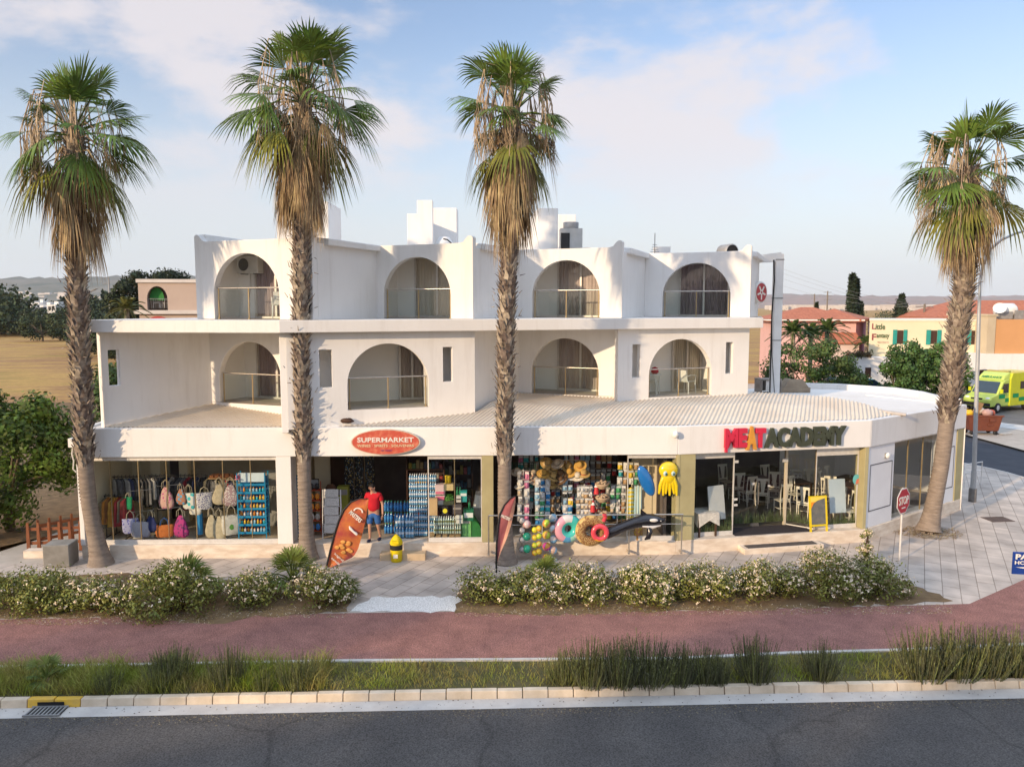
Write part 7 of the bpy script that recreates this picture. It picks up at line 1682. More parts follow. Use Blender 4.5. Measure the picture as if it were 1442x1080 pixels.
b=MB(); vs,fs=skin([(0,0,.93),(0,0,.86),(.11,0,.80),(.135,-.02,.50),(-.11,0,.80),(-.12,-.075,.50)],[(0,1),(1,2),(2,3),(1,4),(4,5)],[(.175,.135),(.17,.13),.11,.095,.11,.095]); b.add(vs,fs,0,True); put(man,'shorts',b,pm('blue_denim_shorts',(.04,.13,.36),(.03,.10,.28),sc=10,rough=.85,bump=.3,bsc=18))
for c in ((.155,.06,.05),(-.115,-.13,.04)):
    b=MB(); b.ell((c[0],c[1]-.03,c[2]),(.052,.135,.05),12,8); put(man,'shoe',b,flat('navy_shoe',(.02,.025,.07),.6))
b=MB(); b.ell((HC.x,HC.y+.025,HC.z+.055),(.09,.10,.072),14,10,wob=.04,rg=rg); put(man,'hair',b,flat('dark_hair',(.02,.015,.012),.7))
# ---------------------------------------------------------------- vehicles behind
def wheel(root,x,y,rr=.34,w=.22):
    M_=Matrix.Translation(V((x,y,rr)))@Matrix.Rotation(PI/2,4,'X'); b=MB(); b.lathe([(rr*.6,-w/2),(rr*.95,-w/2),(rr,-w/3),(rr,w/3),(rr*.95,w/2),(rr*.6,w/2)],20,M=M_); o=put(root,'wheel',b,M_black)
    b=MB(); b.lathe([(0,-w*.45),(rr*.35,-w*.5),(rr*.62,-w*.42),(rr*.62,w*.42),(rr*.35,w*.5),(0,w*.45)],16,M=M_); put(o,'rim',b,M_alu)
def extr(b,prof,y0,y1,mi=0,inset=None): b.slab(prof,[],(0,y0,0),(1,0,0),(0,0,1),(0,y1-y0,0),mi)
Mg=flat('car_glass',(.015,.03,.045),.06,spec=.8)
g=G(1392,581,0); amb=thing('ambulance','yellow and green ambulance van parked beyond the side street','ambulance',V((g.x+1.75,g.y+1.6,0)),R(28))
amb.rotation_euler=(0,0,R(29))       # nose towards the left and the camera
M_ambY=pm('ambulance_yellow',(.56,.60,.02),(.5,.54,.02),sc=2,rough=.3,coat=.4); M_ambG=flat('ambulance_green',(.0,.27,.09),.35); M_ambP=pm('pale_ambulance',(.50,.62,.14),(.46,.58,.12),sc=2,rough=.3)
b=MB(); extr(b,[(-2.9,.45),(-2.95,.95),(-2.75,1.15),(-2.05,1.32),(-1.45,2.15),(-1.2,2.3),(-.6,2.35),(-.6,.4)],-.97,.97); o=put(amb,'cab',b,M_ambP); bv=o.modifiers.new('bevel','BEVEL'); bv.width=.08; bv.segments=3; bv.limit_method='ANGLE'
b=MB(); extr(b,[(-.62,.4),(-.62,2.35),(-.4,2.78),(3.0,2.78),(3.05,.4)],-1.05,1.05); o=put(amb,'box_body',b,M_ambY); bv=o.modifiers.new('bevel','BEVEL'); bv.width=.06; bv.segments=2
b=MB(); b.hexa([(-1.35,-.9,2.28),(-.55,-.95,2.36),(-.55,.95,2.36),(-1.35,.9,2.28),(-1.0,-.85,2.62),(-.55,-.9,2.8),(-.55,.9,2.8),(-1.0,.85,2.62)]); put(amb,'header',b,M_ambP)
b=MB(); text_fit(b,'AMBULANCE',(-1.21,0,2.47),(0,-1,0),(.35,0,.34),1.4,.22,.01,0,.02); put(amb,'lettering',b,flat('amb_letter',(.03,.2,.08),.4))
b=MB(); b.quad((-2.03,-.86,1.36),(-2.03,.86,1.36),(-1.47,.8,2.16),(-1.47,-.8,2.16)); 
for v_ in b.v: v_+=V((-.02,0,.012))
put(amb,'windscreen',b,Mg); b=MB()
b.quad((-1.75,-.985,1.4),(-.75,-.985,1.4),(-.75,-.985,2.05),(-1.38,-.985,2.05)); put(amb,'window',b,Mg); b=MB(); b.quad((-1.75,.985,1.4),(-.75,.985,1.4),(-.75,.985,2.05),(-1.38,.985,2.05)); put(amb,'window',b,Mg); b=MB(); b.quad((.6,-1.065,1.6),(1.6,-1.065,1.6),(1.6,-1.065,2.15),(.6,-1.065,2.15)); put(amb,'window',b,Mg)
b=MB()
for i,x in enumerate((-1.9,-1.1,-.3,.5,1.3,2.1)):
    yy_=-1.062 if x>-.6 else -.982
    b.quad((x,yy_,(1.0,.72)[i%2]),(x+.75,yy_,(1.0,.72)[i%2]),(x+.75,yy_,(1.3,1.0)[i%2]),(x,yy_,(1.3,1.0)[i%2]))
b.quad((-2.93,-.9,.62),(-2.93,-.2,.62),(-2.9,-.3,.85),(-2.9,-.9,.9)); put(amb,'green_check',b,M_ambG)
b=MB(); b.box((-2.93,0,.62),(.08,1.9,.22)); b.box((-2.9,0,1.0),(.06,.8,.12)); put(amb,'bumper',b,M_black)
for s in (-1,1): b=MB(); b.ell((-2.78,s*.72,1.02),(.12,.2,.12),10,6); put(amb,'headlight',b,flat('headlamp',(.7,.72,.7),.15))
b=MB(); b.box((-.3,0,2.84),(.3,1.5,.12)); put(amb,'beacon_bar',b,pm('tan_bar',(.4,.36,.14),(.34,.3,.1),sc=4,rough=.5))
for s in (-1,1): b=MB(); b.box((-1.85,s*1.12,1.55),(.1,.18,.28)); put(amb,'mirror',b,M_ambY)
for x in (-2.0,1.7):
    for y in (-.92,.92): wheel(amb,x,y,.36,.24)
def car(label,p,rz,col,name='parked_car'):
    r=thing(name,label,'car',p,rz,'cars parked beyond the corner roof'); m=pm('paint_'+name+str(len(MATS)),col,tuple(c*.9 for c in col),sc=2,rough=.25,metal=.4,coat=.5)
    b=MB(); extr(b,[(-2.1,.3),(-2.15,.7),(-1.95,.88),(-1.1,.98),(1.9,1.0),(2.1,.9),(2.15,.4),(2.1,.3)],-.88,.88); o=put(r,'body',b,m); bv=o.modifiers.new('bevel','BEVEL'); bv.width=.07; bv.segments=2
    b=MB(); b.hexa([(-1.15,-.82,.97),(1.85,-.82,.97),(1.85,.82,.97),(-1.15,.82,.97),(-.35,-.66,1.52),(1.35,-.66,1.52),(1.35,.66,1.52),(-.35,.66,1.52)]); put(r,'glasshouse',b,Mg)
    b=MB(); b.hexa([(-.4,-.68,1.51),(1.4,-.68,1.51),(1.4,.68,1.51),(-.4,.68,1.51),(-.3,-.6,1.57),(1.3,-.6,1.57),(1.3,.6,1.57),(-.3,.6,1.57)])
    for s in (-1,1):
        for (xa,xb) in ((-1.15,-.37),(.5,.5),(1.85,1.37)): b.tube([(xa,s*.83,.97),(xb,s*.67,1.53)],.035,5)
    put(r,'roof',b,m)
    for s in (-1,1): b=MB(); b.ell((-2.08,s*.65,.72),(.08,.17,.08),8,6); put(r,'headlight',b,flat('headlamp',(.7,.72,.7),.15))
    for x in (-1.35,1.35):
        for y in (-.8,.8): wheel(r,x,y,.32,.2)
cz=lambda u,Y,v,h: V(((u-721)/FPX*(Y*CT+(H-1.5)*ST),Y,atY(u,v,Y).z-h))
car('silver car with dark windows, first seen over the corner roof',V((cz(1178,62,528,1.57).x,62,.33)),R(10),(.5,.52,.54))
car('teal car beside the silver one, only its pale roof showing',V((cz(1222,62,532,1.57).x,62.5,.12)),R(185),(.2,.42,.42))
car('pale blue car half hidden behind the duct and bushes',V((cz(1104,56,526,1.57).x,56,.5)),R(80),(.4,.46,.5))
car('dark green car in front of the ambulance',V((cz(1360,60,550,1.57).x-.2,58.5,-.1)),R(75),(.08,.12,.06))
# --- rubbish container
g=G(1385,612,0); r=thing('rubbish_container','brown wheeled rubbish container heaped with bags and boards','rubbish container',V((g.x+.1,g.y+.5,-.02)),R(-6)); W_=1.9
b=MB(); b.hexa([(-W_*.42,-.5,.22),(W_*.42,-.5,.22),(W_*.42,.5,.22),(-W_*.42,.5,.22),(-W_*.5,-.6,1.12),(W_*.5,-.6,1.12),(W_*.5,.6,1.12),(-W_*.5,.6,1.12)]); o=put(r,'tub',b,pm('brown_plastic',(.17,.055,.03),(.13,.04,.025),sc=3,rough=.5)); bv=o.modifiers.new('bevel','BEVEL'); bv.width=.05
b=MB(); b.box((0,-.6,1.14),(W_*1.04,.08,.08)); b.box((0,.6,1.14),(W_*1.04,.08,.08)); b.box((.35,-.62,.9),(.3,.06,.18)); b.box((.25,-.60,.62),(.3,.06,.10)); put(r,'rim',b,pm('brown_plastic',(.17,.055,.03),(.13,.04,.025),sc=3,rough=.5))
for x in (-.65,.65):
    for y in (-.4,.4): b=MB(); M_=Matrix.Translation(V((x,y,.12)))@Matrix.Rotation(PI/2,4,'X'); b.lathe([(0,-.05),(.12,-.05),(.12,.05),(0,.05)],14,M=M_); put(r,'wheel',b,M_black)
for i,(x,y,z,s,c,n_) in enumerate(((-.72,0,1.3,.26,(.72,.45,.03),'yellow rubbish bag at the left of the container'),(.3,-.1,1.32,.30,(.45,.3,.28),'pinkish rubbish bag in the middle of the container'),(.62,.1,1.28,.26,(.55,.12,.06),'red rubbish bag at the right of the container'),(.05,.2,1.4,.28,(.5,.45,.4),'pale rubbish bag at the back of the container'))):
    b=MB(); b.ell((0,0,0),(s,s*.8,s*.75),12,8,wob=.14,rg=rg); solo('rubbish_bag',n_,'rubbish bag',b,flat('bag_%d'%i,c,.4),r.location+V((x,y,z-.05)),0,'rubbish in the container')
b=MB(); b.box((0,0,0),(.55,.04,.9)); o=solo('broken_board','tan board sticking up out of the container','board',b,pm('board_tan',(.42,.27,.13),(.34,.2,.1),sc=4,rough=.8),r.location+V((-.28,-.05,1.45))); o.rotation_euler=(R(12),R(14),R(20))
b=MB(); b.box((0,0,.04),(.8,.5,.03)); b.box((.1,0,.02),(.6,.4,.03)); solo('scrap_board','scrap boards lying flat beside the container','board',b,pm('scrap_pale',(.5,.48,.44),(.4,.38,.35),sc=4,rough=.8),r.location+V((1.3,-.2,.0)),.3)
# ================================================================ buildings, trees and poles behind
M_tile=pm('red_roof_tile',(.46,.17,.095),(.35,.12,.07),sc=1.2,rough=.8,bump=.5,bsc=9,stretch=(4,1,4))
def put_w(r,name,b,m): return b.build(name,m,r)
def hip(b,pts,zr,ze,inset): pass
def house_box(b,o,ex,ey,w,d,z0,z1,mi=0):
    p=[o,o+ex*w,o+ex*w+ey*d,o+ey*d]; b.hexa([V((q.x,q.y,z0)) for q in p]+[V((q.x,q.y,z1)) for q in p],mi)
def hiproof(b,o,ex,ey,w,d,ze,zr,ov=.5):
    o=o-ex*ov-ey*ov; w+=2*ov; d+=2*ov; q=lambda x,y,z:V((0,0,z))+V(((o+ex*x+ey*y).x,(o+ex*x+ey*y).y,0))
    a=min(w,d)/2
    if w>=d: r0,r1=q(a,d/2,zr),q(w-a,d/2,zr)
    else: r0,r1=q(w/2,a,zr),q(w/2,d-a,zr)
    A,B_,C,D=q(0,0,ze),q(w,0,ze),q(w,d,ze),q(0,d,ze)
    if w>=d: b.poly([A,B_,r1,r0]); b.poly([B_,C,r1]); b.poly([C,D,r0,r1]); b.poly([D,A,r0])
    else: b.poly([A,B_,r0]); b.poly([B_,C,r1,r0]); b.poly([C,D,r1]); b.poly([D,A,r0,r1])
    b2=[V((p.x,p.y,p.z-.02)) for p in (A,B_,C,D)]
    b.hexa([p+V((0,0,-.2)) for p in b2]+b2)
# pink house
Yp=72; e1=V((math.cos(R(-9)),math.sin(R(-9)),0)); e2=V((-e1.y,e1.x,0))
cn=atY(1206,450,Yp); Cn=V((cn.x,Yp,0)); ze=cn.z
r=thing('pink_house','pink house with a red tiled hip roof beyond the palms','house',Cn,0)
o=Cn-e1*7.6; b=MB(); house_box(b,o,e1,e2,7.6,6.5,-.1,ze); put_w(r,'wall',b,pm('pink_render',(.66,.42,.40),(.61,.38,.36),sc=.6,rough=.9)) 
b=MB(); hiproof(b,o,e1,e2,7.6,6.5,ze+.02,ze+1.15,.55); put_w(r,'roof',b,M_tile)
b=MB(); b.hexa([V((p.x,p.y,z)) for z in (ze-.12,ze+.0) for p in (o-e1*.6-e2*.6,o+e1*8.2-e2*.6,o+e1*8.2+e2*7.1,o-e1*.6+e2*7.1)]); put_w(r,'eaves',b,M_white)
b=MB(); e3=V((.55,.83,0)).normalized(); f3=V((-e3.y,e3.x,0)); house_box(b,Cn,e3,f3,5.5,5,-.1,ze-.02); w=put_w(r,'mauve_wing',b,pm('mauve_render',(.40,.20,.28),(.36,.17,.25),sc=.6,rough=.9))
b=MB(); hiproof(b,Cn,e3,f3,5.5,5,ze+.03,ze+1.0,.5); put_w(r,'roof',b,M_tile)
p=online(1223,Cn,Cn+e3,5.4); d=.03; nn=V((e3.y,-e3.x,0)); b=MB(); b.hexa([p+e3*s+nn*t+V((0,0,z)) for z in (-.65,.65) for s,t in ((-.4,0),(.4,0),(.4,.04),(-.4,.04))]); wi=put_w(r,'window',b,M_wood_dark); b=MB(); b.hexa([p+e3*s+nn*t+V((0,0,z)) for z in (-.5,.5) for s,t in ((-.15,.045),(.25,.045),(.25,.05),(-.15,.05))]); put_w(wi,'pane',b,flat('pale_pane',(.45,.45,.47),.2))
# lean-to roof of the pink house
b=MB(); A=Cn-e1*3.2-e2*.1; z_=atY(1185,476,Yp-1).z
b.hexa([V((q.x,q.y,z)) for q,z in ((A-e2*2.2,z_-.5),(A+e1*3.2-e2*2.2,z_-.5),(A+e1*3.2,z_+.35),(A,z_+.35),(A-e2*2.2,z_-.38),(A+e1*3.2-e2*2.2,z_-.38),(A+e1*3.2,z_+.47),(A,z_+.47))]); put_w(r,'porch_roof',b,M_tile)
b=MB(); house_box(b,A-e2*1.9+e1*.2,e1,e2,2.8,1.9,-.1,z_-.45); put_w(r,'porch_wall',b,pm('pale_pink',(.62,.5,.46),(.58,.46,.42),sc=.6,rough=.9))
# cream tavern
Yc=68; L0=atY(1225,452,Yc); L1=atY(1391,452,Yc-1.5); zt=L0.z+.02
r=thing('cream_tavern','cream building with painted name and teal shutters','building',V((L0.x,Yc,0)),0); ec=V((L1.x-L0.x,-1.5,0)).normalized(); nc=V((L0.x,Yc,0)).normalized(); Wc=(V((L1.x,Yc-1.5,0))-V((L0.x,Yc,0))).length; O=V((L0.x,Yc,0))
zb=atY(1300,503,Yc).z
b=MB(); house_box(b,O,ec,nc,Wc,8,-.1,zt); put_w(r,'wall',b,pm('cream_render',(.74,.66,.47),(.69,.61,.43),sc=.5,rough=.9))
b=MB(); house_box(b,O-ec*.05-nc*.06,ec,nc,Wc+.1,8.1,zt-.02,zt+.12); house_box(b,O+ec*.1-nc*.05,ec,nc,Wc-.2,.05,zb-.12,zb); put_w(r,'parapet',b,pm('cream_trim',(.76,.72,.62),(.7,.66,.56),sc=.8,rough=.85))
M_teal=pm('teal_shutter',(.03,.30,.26),(.025,.25,.22),sc=3,rough=.6)
def fx(x): return (online(x,O,O+ec,5.0)-O).dot(ec)
zs0,zs1=atY(1300,484,Yc).z,atY(1300,465,Yc).z
for (a,b0,c,d_) in ((1257,1263.5,1272,1278),(1304,1311,1319.5,1326),(1361,1368,1376,1385)):
    b=MB(); u0,u1=fx(b0),fx(c); house_box(b,O+ec*u0-nc*.03,ec,nc,u1-u0,.05,zs0,zs1); wi=put_w(r,'window',b,M_wood_dark)
    for s0,s1 in ((a,b0),(c,d_)): b=MB(); house_box(b,O+ec*(fx(s0)+.02)-nc*.07,ec,nc,fx(s1)-fx(s0)-.04,.06,zs0-.05,zs1+.05); put_w(wi,'shutter',b,M_teal)
b=MB(); q=lambda x,y: (O+ec*fx(x)-nc*.03)*1+V((0,0,atY(x,y,Yc).z))
for s,x0,x1,y0,y1,mi in (('L',1227.5,1232.5,455.5,463.5,1),('ittle',1232.5,1246,456,464,0),('F',1228,1234,470,479,1),('antasy',1234.5,1252.5,470,477.5,0),('tavern',1236,1252,480.5,483,2)):
    p0,p1=q(x0,(y0+y1)/2),q(x1,(y0+y1)/2); zz=q(x0,y0).z-q(x0,y1).z
    text_fit(b,s,(p0+p1)/2,ec,(0,0,1),(p1-p0).length,zz,.02,mi,.02)
pass
put_w(r,'painted_name',b,[flat('name_green',(.07,.13,.06),.8),flat('name_maroon',(.28,.07,.08),.8),flat('name_faint',(.55,.4,.32),.8)])
# white yard wall with dark window
Yw=66.5; r=thing('white_outbuilding','low white outbuilding with a small dark window below the cream tavern','building',V((atY(1200,510,Yw).x,Yw,0)),0); A=atY(1199,503,Yw); B_=atY(1345,500,Yw-1)
b=MB(); house_box(b,V((A.x,Yw,0)),V((1,0,0)),V((A.x,Yw,0)).normalized(),B_.x-A.x,1.3,-.1,A.z); put_w(r,'wall',b,M_white); p=atY(1222.5,524.5,Yw-.03); b=MB(); b.box((p.x,Yw-.0,p.z),(.5,.06,.85)); put_w(r,'window',b,M_wood_dark)
# orange building
Yo=65; A=atY(1402,450,Yo); B2=atY(1391,445,Yo); r=thing('orange_building','orange rendered building with a beige pillar and white ground floor','building',V((B2.x,Yo,0)),0); zo=A.z; zm=atY(1402,498,Yo).z
b=MB(); house_box(b,V((A.x,Yo,0)),V((1,0,0)),V((0,1,0)),9,8,zm,zo); put_w(r,'orange_wall',b,pm('orange_render',(.60,.32,.15),(.55,.29,.13),sc=.5,rough=.9))
b=MB(); house_box(b,V((B2.x,Yo-.08,0)),V((1,0,0)),V((0,1,0)),A.x-B2.x,6,zm,B2.z); house_box(b,V((B2.x-.1,Yo-.15,0)),V((1,0,0)),V((0,1,0)),A.x-B2.x+.2,6.2,B2.z-.0,B2.z+.15); put_w(r,'beige_pillar',b,pm('beige_pillar_r',(.52,.44,.32),(.47,.39,.28),sc=.8,rough=.9))
C2=atY(1345,498,Yo); b=MB(); house_box(b,V((C2.x,Yo-.3,0)),V((1,0,0)),V((0,1,0)),14,7,-.1,zm); put_w(r,'white_ground_floor',b,M_white); p=atY(1385,541,Yo-.35); b=MB(); b.box((p.x,Yo-.3,1.1),(.75,.06,2.2)); put_w(r,'door',b,M_wood_dark)
# rooftop solar tank on the orange building
p=atY(1424,449,Yo+1.2); r=thing('solar_water_tank','white round water tank on a grey metal stand upon the orange building','water tank',V((p.x,Yo+1.5,zo)),0); M_=Matrix.Translation(V((-.35,0,.75)))@Matrix.Rotation(PI/2,4,'Y'); b=MB(); b.lathe([(0,-.85),(.45,-.8),(.62,-.6),(.62,.6),(.45,.8),(0,.85)],20,M=M_); put(r,'tank',b,M_whitep); b=MB(); b.box((-.7,-.4,.35),(1.2,.5,.6)); b.box((.45,-.4,.4),(.8,.5,.75)); put(r,'stand',b,M_grey)
p=atY(1408,440,Yo+1); r=thing('satellite_dish','white satellite dish beside the water tank','satellite dish',V((p.x-.3,Yo+.6,zo)),R(-30)); M_=Matrix.Translation(V((0,0,.9)))@Matrix.Rotation(R(60),4,'X'); b=MB(); b.lathe([(0,.0),(.25,.03),(.5,.13)],20,M=M_); b.lathe([(0,-.015),(.25,.015),(.5,.115)],20,M=M_); put(r,'dish',b,M_whitep); b=MB(); b.tube([(0,0.05,0),(0,0.05,.9)],.03,6); put(r,'pole',b,M_grey)
# red roofed house behind
Yr=84; A=atY(1312,447,Yr); r=thing('red_roofed_house','long house with a red tiled roof behind the cream tavern','house',V((A.x,Yr,0)),0); b=MB(); house_box(b,V((A.x+.6,Yr,0)),V((1,0,0)),V((0,1,0)),16,8,-.1,A.z); put_w(r,'wall',b,pm('pale_pink',(.62,.5,.46),(.58,.46,.42),sc=.6,rough=.9)); b=MB(); hiproof(b,V((A.x+.6,Yr,0)),V((1,0,0)),V((0,1,0)),16,8,A.z+.02,atY(1400,423,Yr+4).z,.6); put_w(r,'roof',b,M_tile)
# ---------------------------------------------------------------- trees on the right
def cyp(name,label,u,vt,Y,w,seed,cat='tree',mat=None):
    z=atY(u,vt,Y).z; p=V(((u-721)/FPX*(Y*CT),Y,-.1)); rg=random.Random(seed); r=thing(name,label,cat,p,0,'cypresses on the right'); b=MB()
    for i in range(2600):
        h=rg.random()**.8; a=rg.uniform(0,6.28); rr=w*(1-h)**.55*min(1,h*9+.25)*rg.uniform(.5,1.15)
        q=V((rr*math.cos(a),rr*math.sin(a),h*z)); leafq(b,q,V((math.cos(a),math.sin(a),.6)).normalized(),z*.045*rg.uniform(.6,1.3),z*.012,rg)
    put(r,'crown',b,mat or M_pine); b=MB(); b.tube([(0,0,0),(0,0,z*.3)],.15,6); put(r,'trunk',b,M_wood_dark)
cyp('cypress_tree','tall dark cypress, taller of the pair behind the pink house roof',1199,387,95,.85,1); cyp('cypress_tree','slim cypress twin right against the tall one',1204,393,96,.6,2); cyp('cypress_tree','tiny cypress tip right of the pink house ridge',1213,425,110,.45,3); cyp('cypress_tree','broad pointed conifer between pink house and cream tavern',1269,415,92,1.7,4); cyp('cypress_tree','small thin cypress above the left part of the pink roof',1150,426,120,.5,5)
def at_ground(u,Y): return V(((u-721)/FPX*(Y*CT+H*ST),Y,-.1))
M_treeR=pm('mulberry_leaf',(.10,.18,.045),(.05,.095,.028),sc=.8,rough=.5,island=.4,transl=.15)
hR=lambda u,v,Y: atY(u,v,Y).z+.1
tree('leafy_tree','dense dark bush tree behind the corner roof left of the pink house','tree',at_ground(1140,54),hR(1140,474,54),(3.1,2.0),21,lumps=60,lr=.7,n=11000,leaf=.20,cz0=.08,mat=M_tree2)
tree('leafy_tree','lighter bushy tree right beside the dark bush, below the pink porch','tree',at_ground(1180,57),hR(1180,505,57),(1.9,1.2),24,lumps=40,lr=.6,n=6000,leaf=.18,cz0=.08)
MU=[(1262,494),(1280,482),(1301,490),(1322,482),(1340,494)]
for i,(u,v) in enumerate(MU):
    tree('mulberry_tree','bright green upright mulberry, %s from the left in the row before the cream tavern'%ORD[i],'tree',at_ground(u,57+.3*i),hR(u,v,57),(.95,1.0),30+i,lumps=34,lr=.5,n=5200,leaf=.22,cz0=.10,mat=M_treeR,group='mulberry trees before the tavern')
def feather_palm(label,u,v,Y,seed,n=30,L=2.1,col=None):
    top=hR(u,v,Y)-L*.45; p=at_ground(u,Y); r=thing('date_palm',label,'palm tree',p,0,'feather palms behind the corner roof'); rg=random.Random(seed); b=MB(); b.tube([(0,0,0),(.1,0,top*.5),(.05,0,top)],[.2,.17,.18],8); put(r,'trunk',b,M_trunk); b=MB()
    for i in range(n):
        a=i*2.4+rg.uniform(-.2,.2); el=R(80-95*i/n); d=V((math.cos(a)*math.cos(el),math.sin(a)*math.cos(el),math.sin(el))); o=V((.05,0,top)); s=V((-math.sin(a),math.cos(a),0)); pts=[]
        for k in range(9): t=k/8; pts.append(o+d*L*t+V((0,0,-.55*L*t*t)))
        b.tube(pts,[.03]*8+[.008],3,caps=False)
        for k in range(26):
            t=.12+.88*k/26; j=min(7,int(t*8)); q=pts[j].lerp(pts[j+1],t*8-j)
            for sg in (-1,1): e=q+(s*sg*.55+d*.45+V((0,0,-.18)))*(.55*(1.1-t)+.12); w=d*.05; b.add([q-w,q+w,e],[(0,1,2)],0)
    put(r,'crown',b,col or M_tree2)
feather_palm('feather palm nearest the duct, behind the corner roof',1112,450,58,1); feather_palm('feather palm in the middle of the group below the pink eaves',1137,455,60,2); feather_palm('feather palm before the pink wall, drooping right',1160,448,62,3,L=2.3); feather_palm('small feather palm at the foot of the mauve wing',1216,472,69,4,16,1.4)
b=MB(); rg=random.Random(6)
for k in range(900):
    p=V((rg.uniform(atY(1199,505,66).x,atY(1230,505,66).x),66.3+rg.uniform(0,1.0),A.z*0+atY(1210,503,66.5).z+abs(rg.gauss(0,.18)))); leafq(b,p,sph(rg),.2,.07,rg)
tag(b.build('flower_bed',pm('reddish_bed',(.16,.09,.06),(.07,.08,.03),sc=2,rough=.8,island=.4)),kind='stuff')
# poles and wires on the right
def pole(name,label,u,vt,Y,rr,arms=0,cat='utility pole',u0=None):
    z=atY(u,vt,Y).z; p=at_ground(u,Y); r=thing(name,label,cat,p,0); b=MB(); b.tube([(0,0,0),(0,0,z+.1)],[rr,rr*.7],8); put(r,'mast',b,pm('weathered_pole',(.2,.17,.14),(.15,.13,.11),sc=3,rough=.9))
    b=MB()
    for k in range(arms): b.tube([(-1.0,0,z-.2-.9*k),(1.0,0,z-.2-.9*k)],.06,4)
    if arms: put(r,'crossarm',b,M_grey)
    return p+V((0,0,z))
w1=pole('utility_pole','short wooden pole standing behind the cream tavern',1297,428,88,.16,1); w2=pole('utility_pole','thin lattice pole far beyond the pink roof',1163,410,190,.22,3); w3=pole('utility_pole','second thin pole farther left beyond the pink roof',1145,414,210,.2,2)
r=thing('overhead_wire','bundle of thin overhead wires slanting down to the right across the sky','wires',w1,0)
for k,(ua,va,ub,vb_) in enumerate(((1100,378,1340,436),(1100,384,1340,440),(1100,392,1300,430),(1100,402,1300,433))):
    A_,B_=atY(ua,va,95),atY(ub,vb_,88); b=MB(); b.tube([A_.lerp(B_,t/10)+V((0,0,-1.2*math.sin(PI*t/10)*.6)) for t in range(11)],.012,3,caps=False); b.build('wire',M_grey,r)
# ---------------------------------------------------------------- left background
Yb=62; A=atY(194,398,Yb); r=thing('beige_apartment_house','pinkish beige house with one arched balcony beyond the field edge','house',V((A.x,Yb,0)),0); eb=V((math.cos(R(8)),math.sin(R(8)),0)); nb=V((-eb.y,eb.x,0)); O=V((A.x,Yb,0)); fu=lambda x,z=8: (online(x,O,O+eb,z)-O).dot(eb)
zt=A.z; zl=atY(200,437,Yb).z; L=8
a0,a1=fu(207),fu(236); zs=atY(220,421,Yb).z; za=atY(220,403,Yb).z; zfl=atY(220,434,Yb).z
def archp(a0,a1,z0,zs,za,n=14): m=(a0+a1)/2; w=(a1-a0)/2; return [(a1,z0)]+[(m+w*math.cos(PI*i/n),zs+(za-zs)*math.sin(PI*i/n)) for i in range(n+1)]+[(a0,z0)]
M_bb=pm('pinkish_beige',(.47,.375,.32),(.43,.34,.29),sc=.6,rough=.9)
b=MB(); b.slab([(0,zl),(a0-.0,zl)]+[(a0,zfl)]+list(reversed(archp(a0,a1,zfl,zs,za)))[1:-1]+[(a1,zfl),(a1,zl),(L,zl),(L,zt),(0,zt)],[],O,eb,V((0,0,1)),nb*.3); house_box(b,O+nb*2.2,eb,nb,L,5,zl,zt); house_box(b,O+nb*.3,eb,nb,.3,1.9,zl,zt); house_box(b,O+eb*1.0*0+nb*.0,eb,nb,L,7,-.1,zl-.3); put_w(r,'wall',b,M_bb)
b=MB(); house_box(b,O-eb*.35-nb*.25,eb,nb,L+.5,7.6,zl-.3,zl); house_box(b,O-eb*.12-nb*.12,eb,nb,L+.3,7.4,zt,zt+.28); put_w(r,'pale_ledge',b,pm('pale_ledge',(.62,.58,.55),(.56,.52,.5),sc=1,rough=.85))
b=MB(); b.slab([(a0+.05,zs-.1)]+[(p_[0]*.0+p_[0],p_[1]) for p_ in list(reversed(archp(a0+.05,a1-.4,zs-.1,zs,za-.1)))[1:-1]]+[(a1-.4,zs-.1)],[],O+nb*.5,eb,V((0,0,1)),nb*.05); put_w(r,'green_awning',b,pm('awning_green',(.04,.25,.05),(.03,.19,.04),sc=2,rough=.8))
b=MB(); 
for k in range(9): u=a0+(a1-a0)*(k+.5)/9; b.tube([O+eb*u+nb*.15+V((0,0,zfl)),O+eb*u+nb*.15+V((0,0,zfl+.75))],.015,4)
b.tube([O+eb*a0+nb*.15+V((0,0,zfl+.75)),O+eb*a1+nb*.15+V((0,0,zfl+.75))],.025,4); put_w(r,'railing',b,M_grey)
b=MB(); m=fu(222); b.slab([(m-.9,zl-1.1)]+[(m+.9*-math.cos(PI*i/12),zl-1.1+.62*math.sin(PI*i/12)) for i in range(1,12)]+[(m+.9,zl-1.1)],[],O-nb*.02,eb,V((0,0,1)),-nb*.06); put_w(r,'red_arch',b,flat('arch_red',(.48,.05,.04),.6))
for i in range(2): dup(gc,O+eb*(a0+.45+.7*i)+nb*.9+V((0,0,zfl+.0)),R(20-60*i),['left white plastic chair in the arched balcony of the beige house','right white plastic chair in the arched balcony of the beige house'][i],'white plastic chairs on balconies')
# pines behind the beige house
for i,(u,v,Y,cr) in enumerate(((196,388,75,2.2),(213,384,78,2.4),(232,383,80,2.4),(250,386,82,2.2),(268,392,85,2.0))):
    tree('pine_tree','dark ragged pine behind the beige house, %s from the left'%ORD[i],'tree',at_ground(u,Y),hR(u,v,Y),(cr,cr),60+i,lumps=22,lr=.75,n=2600,leaf=.35,cz0=.55,mat=M_pine,group='pines behind the beige house',trunk=.2)
feather_palm('yellowish palm in front of the left edge of the beige house',184,418,58,9,24,2.0,pm('yellow_green_palm',(.16,.16,.04),(.09,.10,.03),sc=1,rough=.6,island=.3))
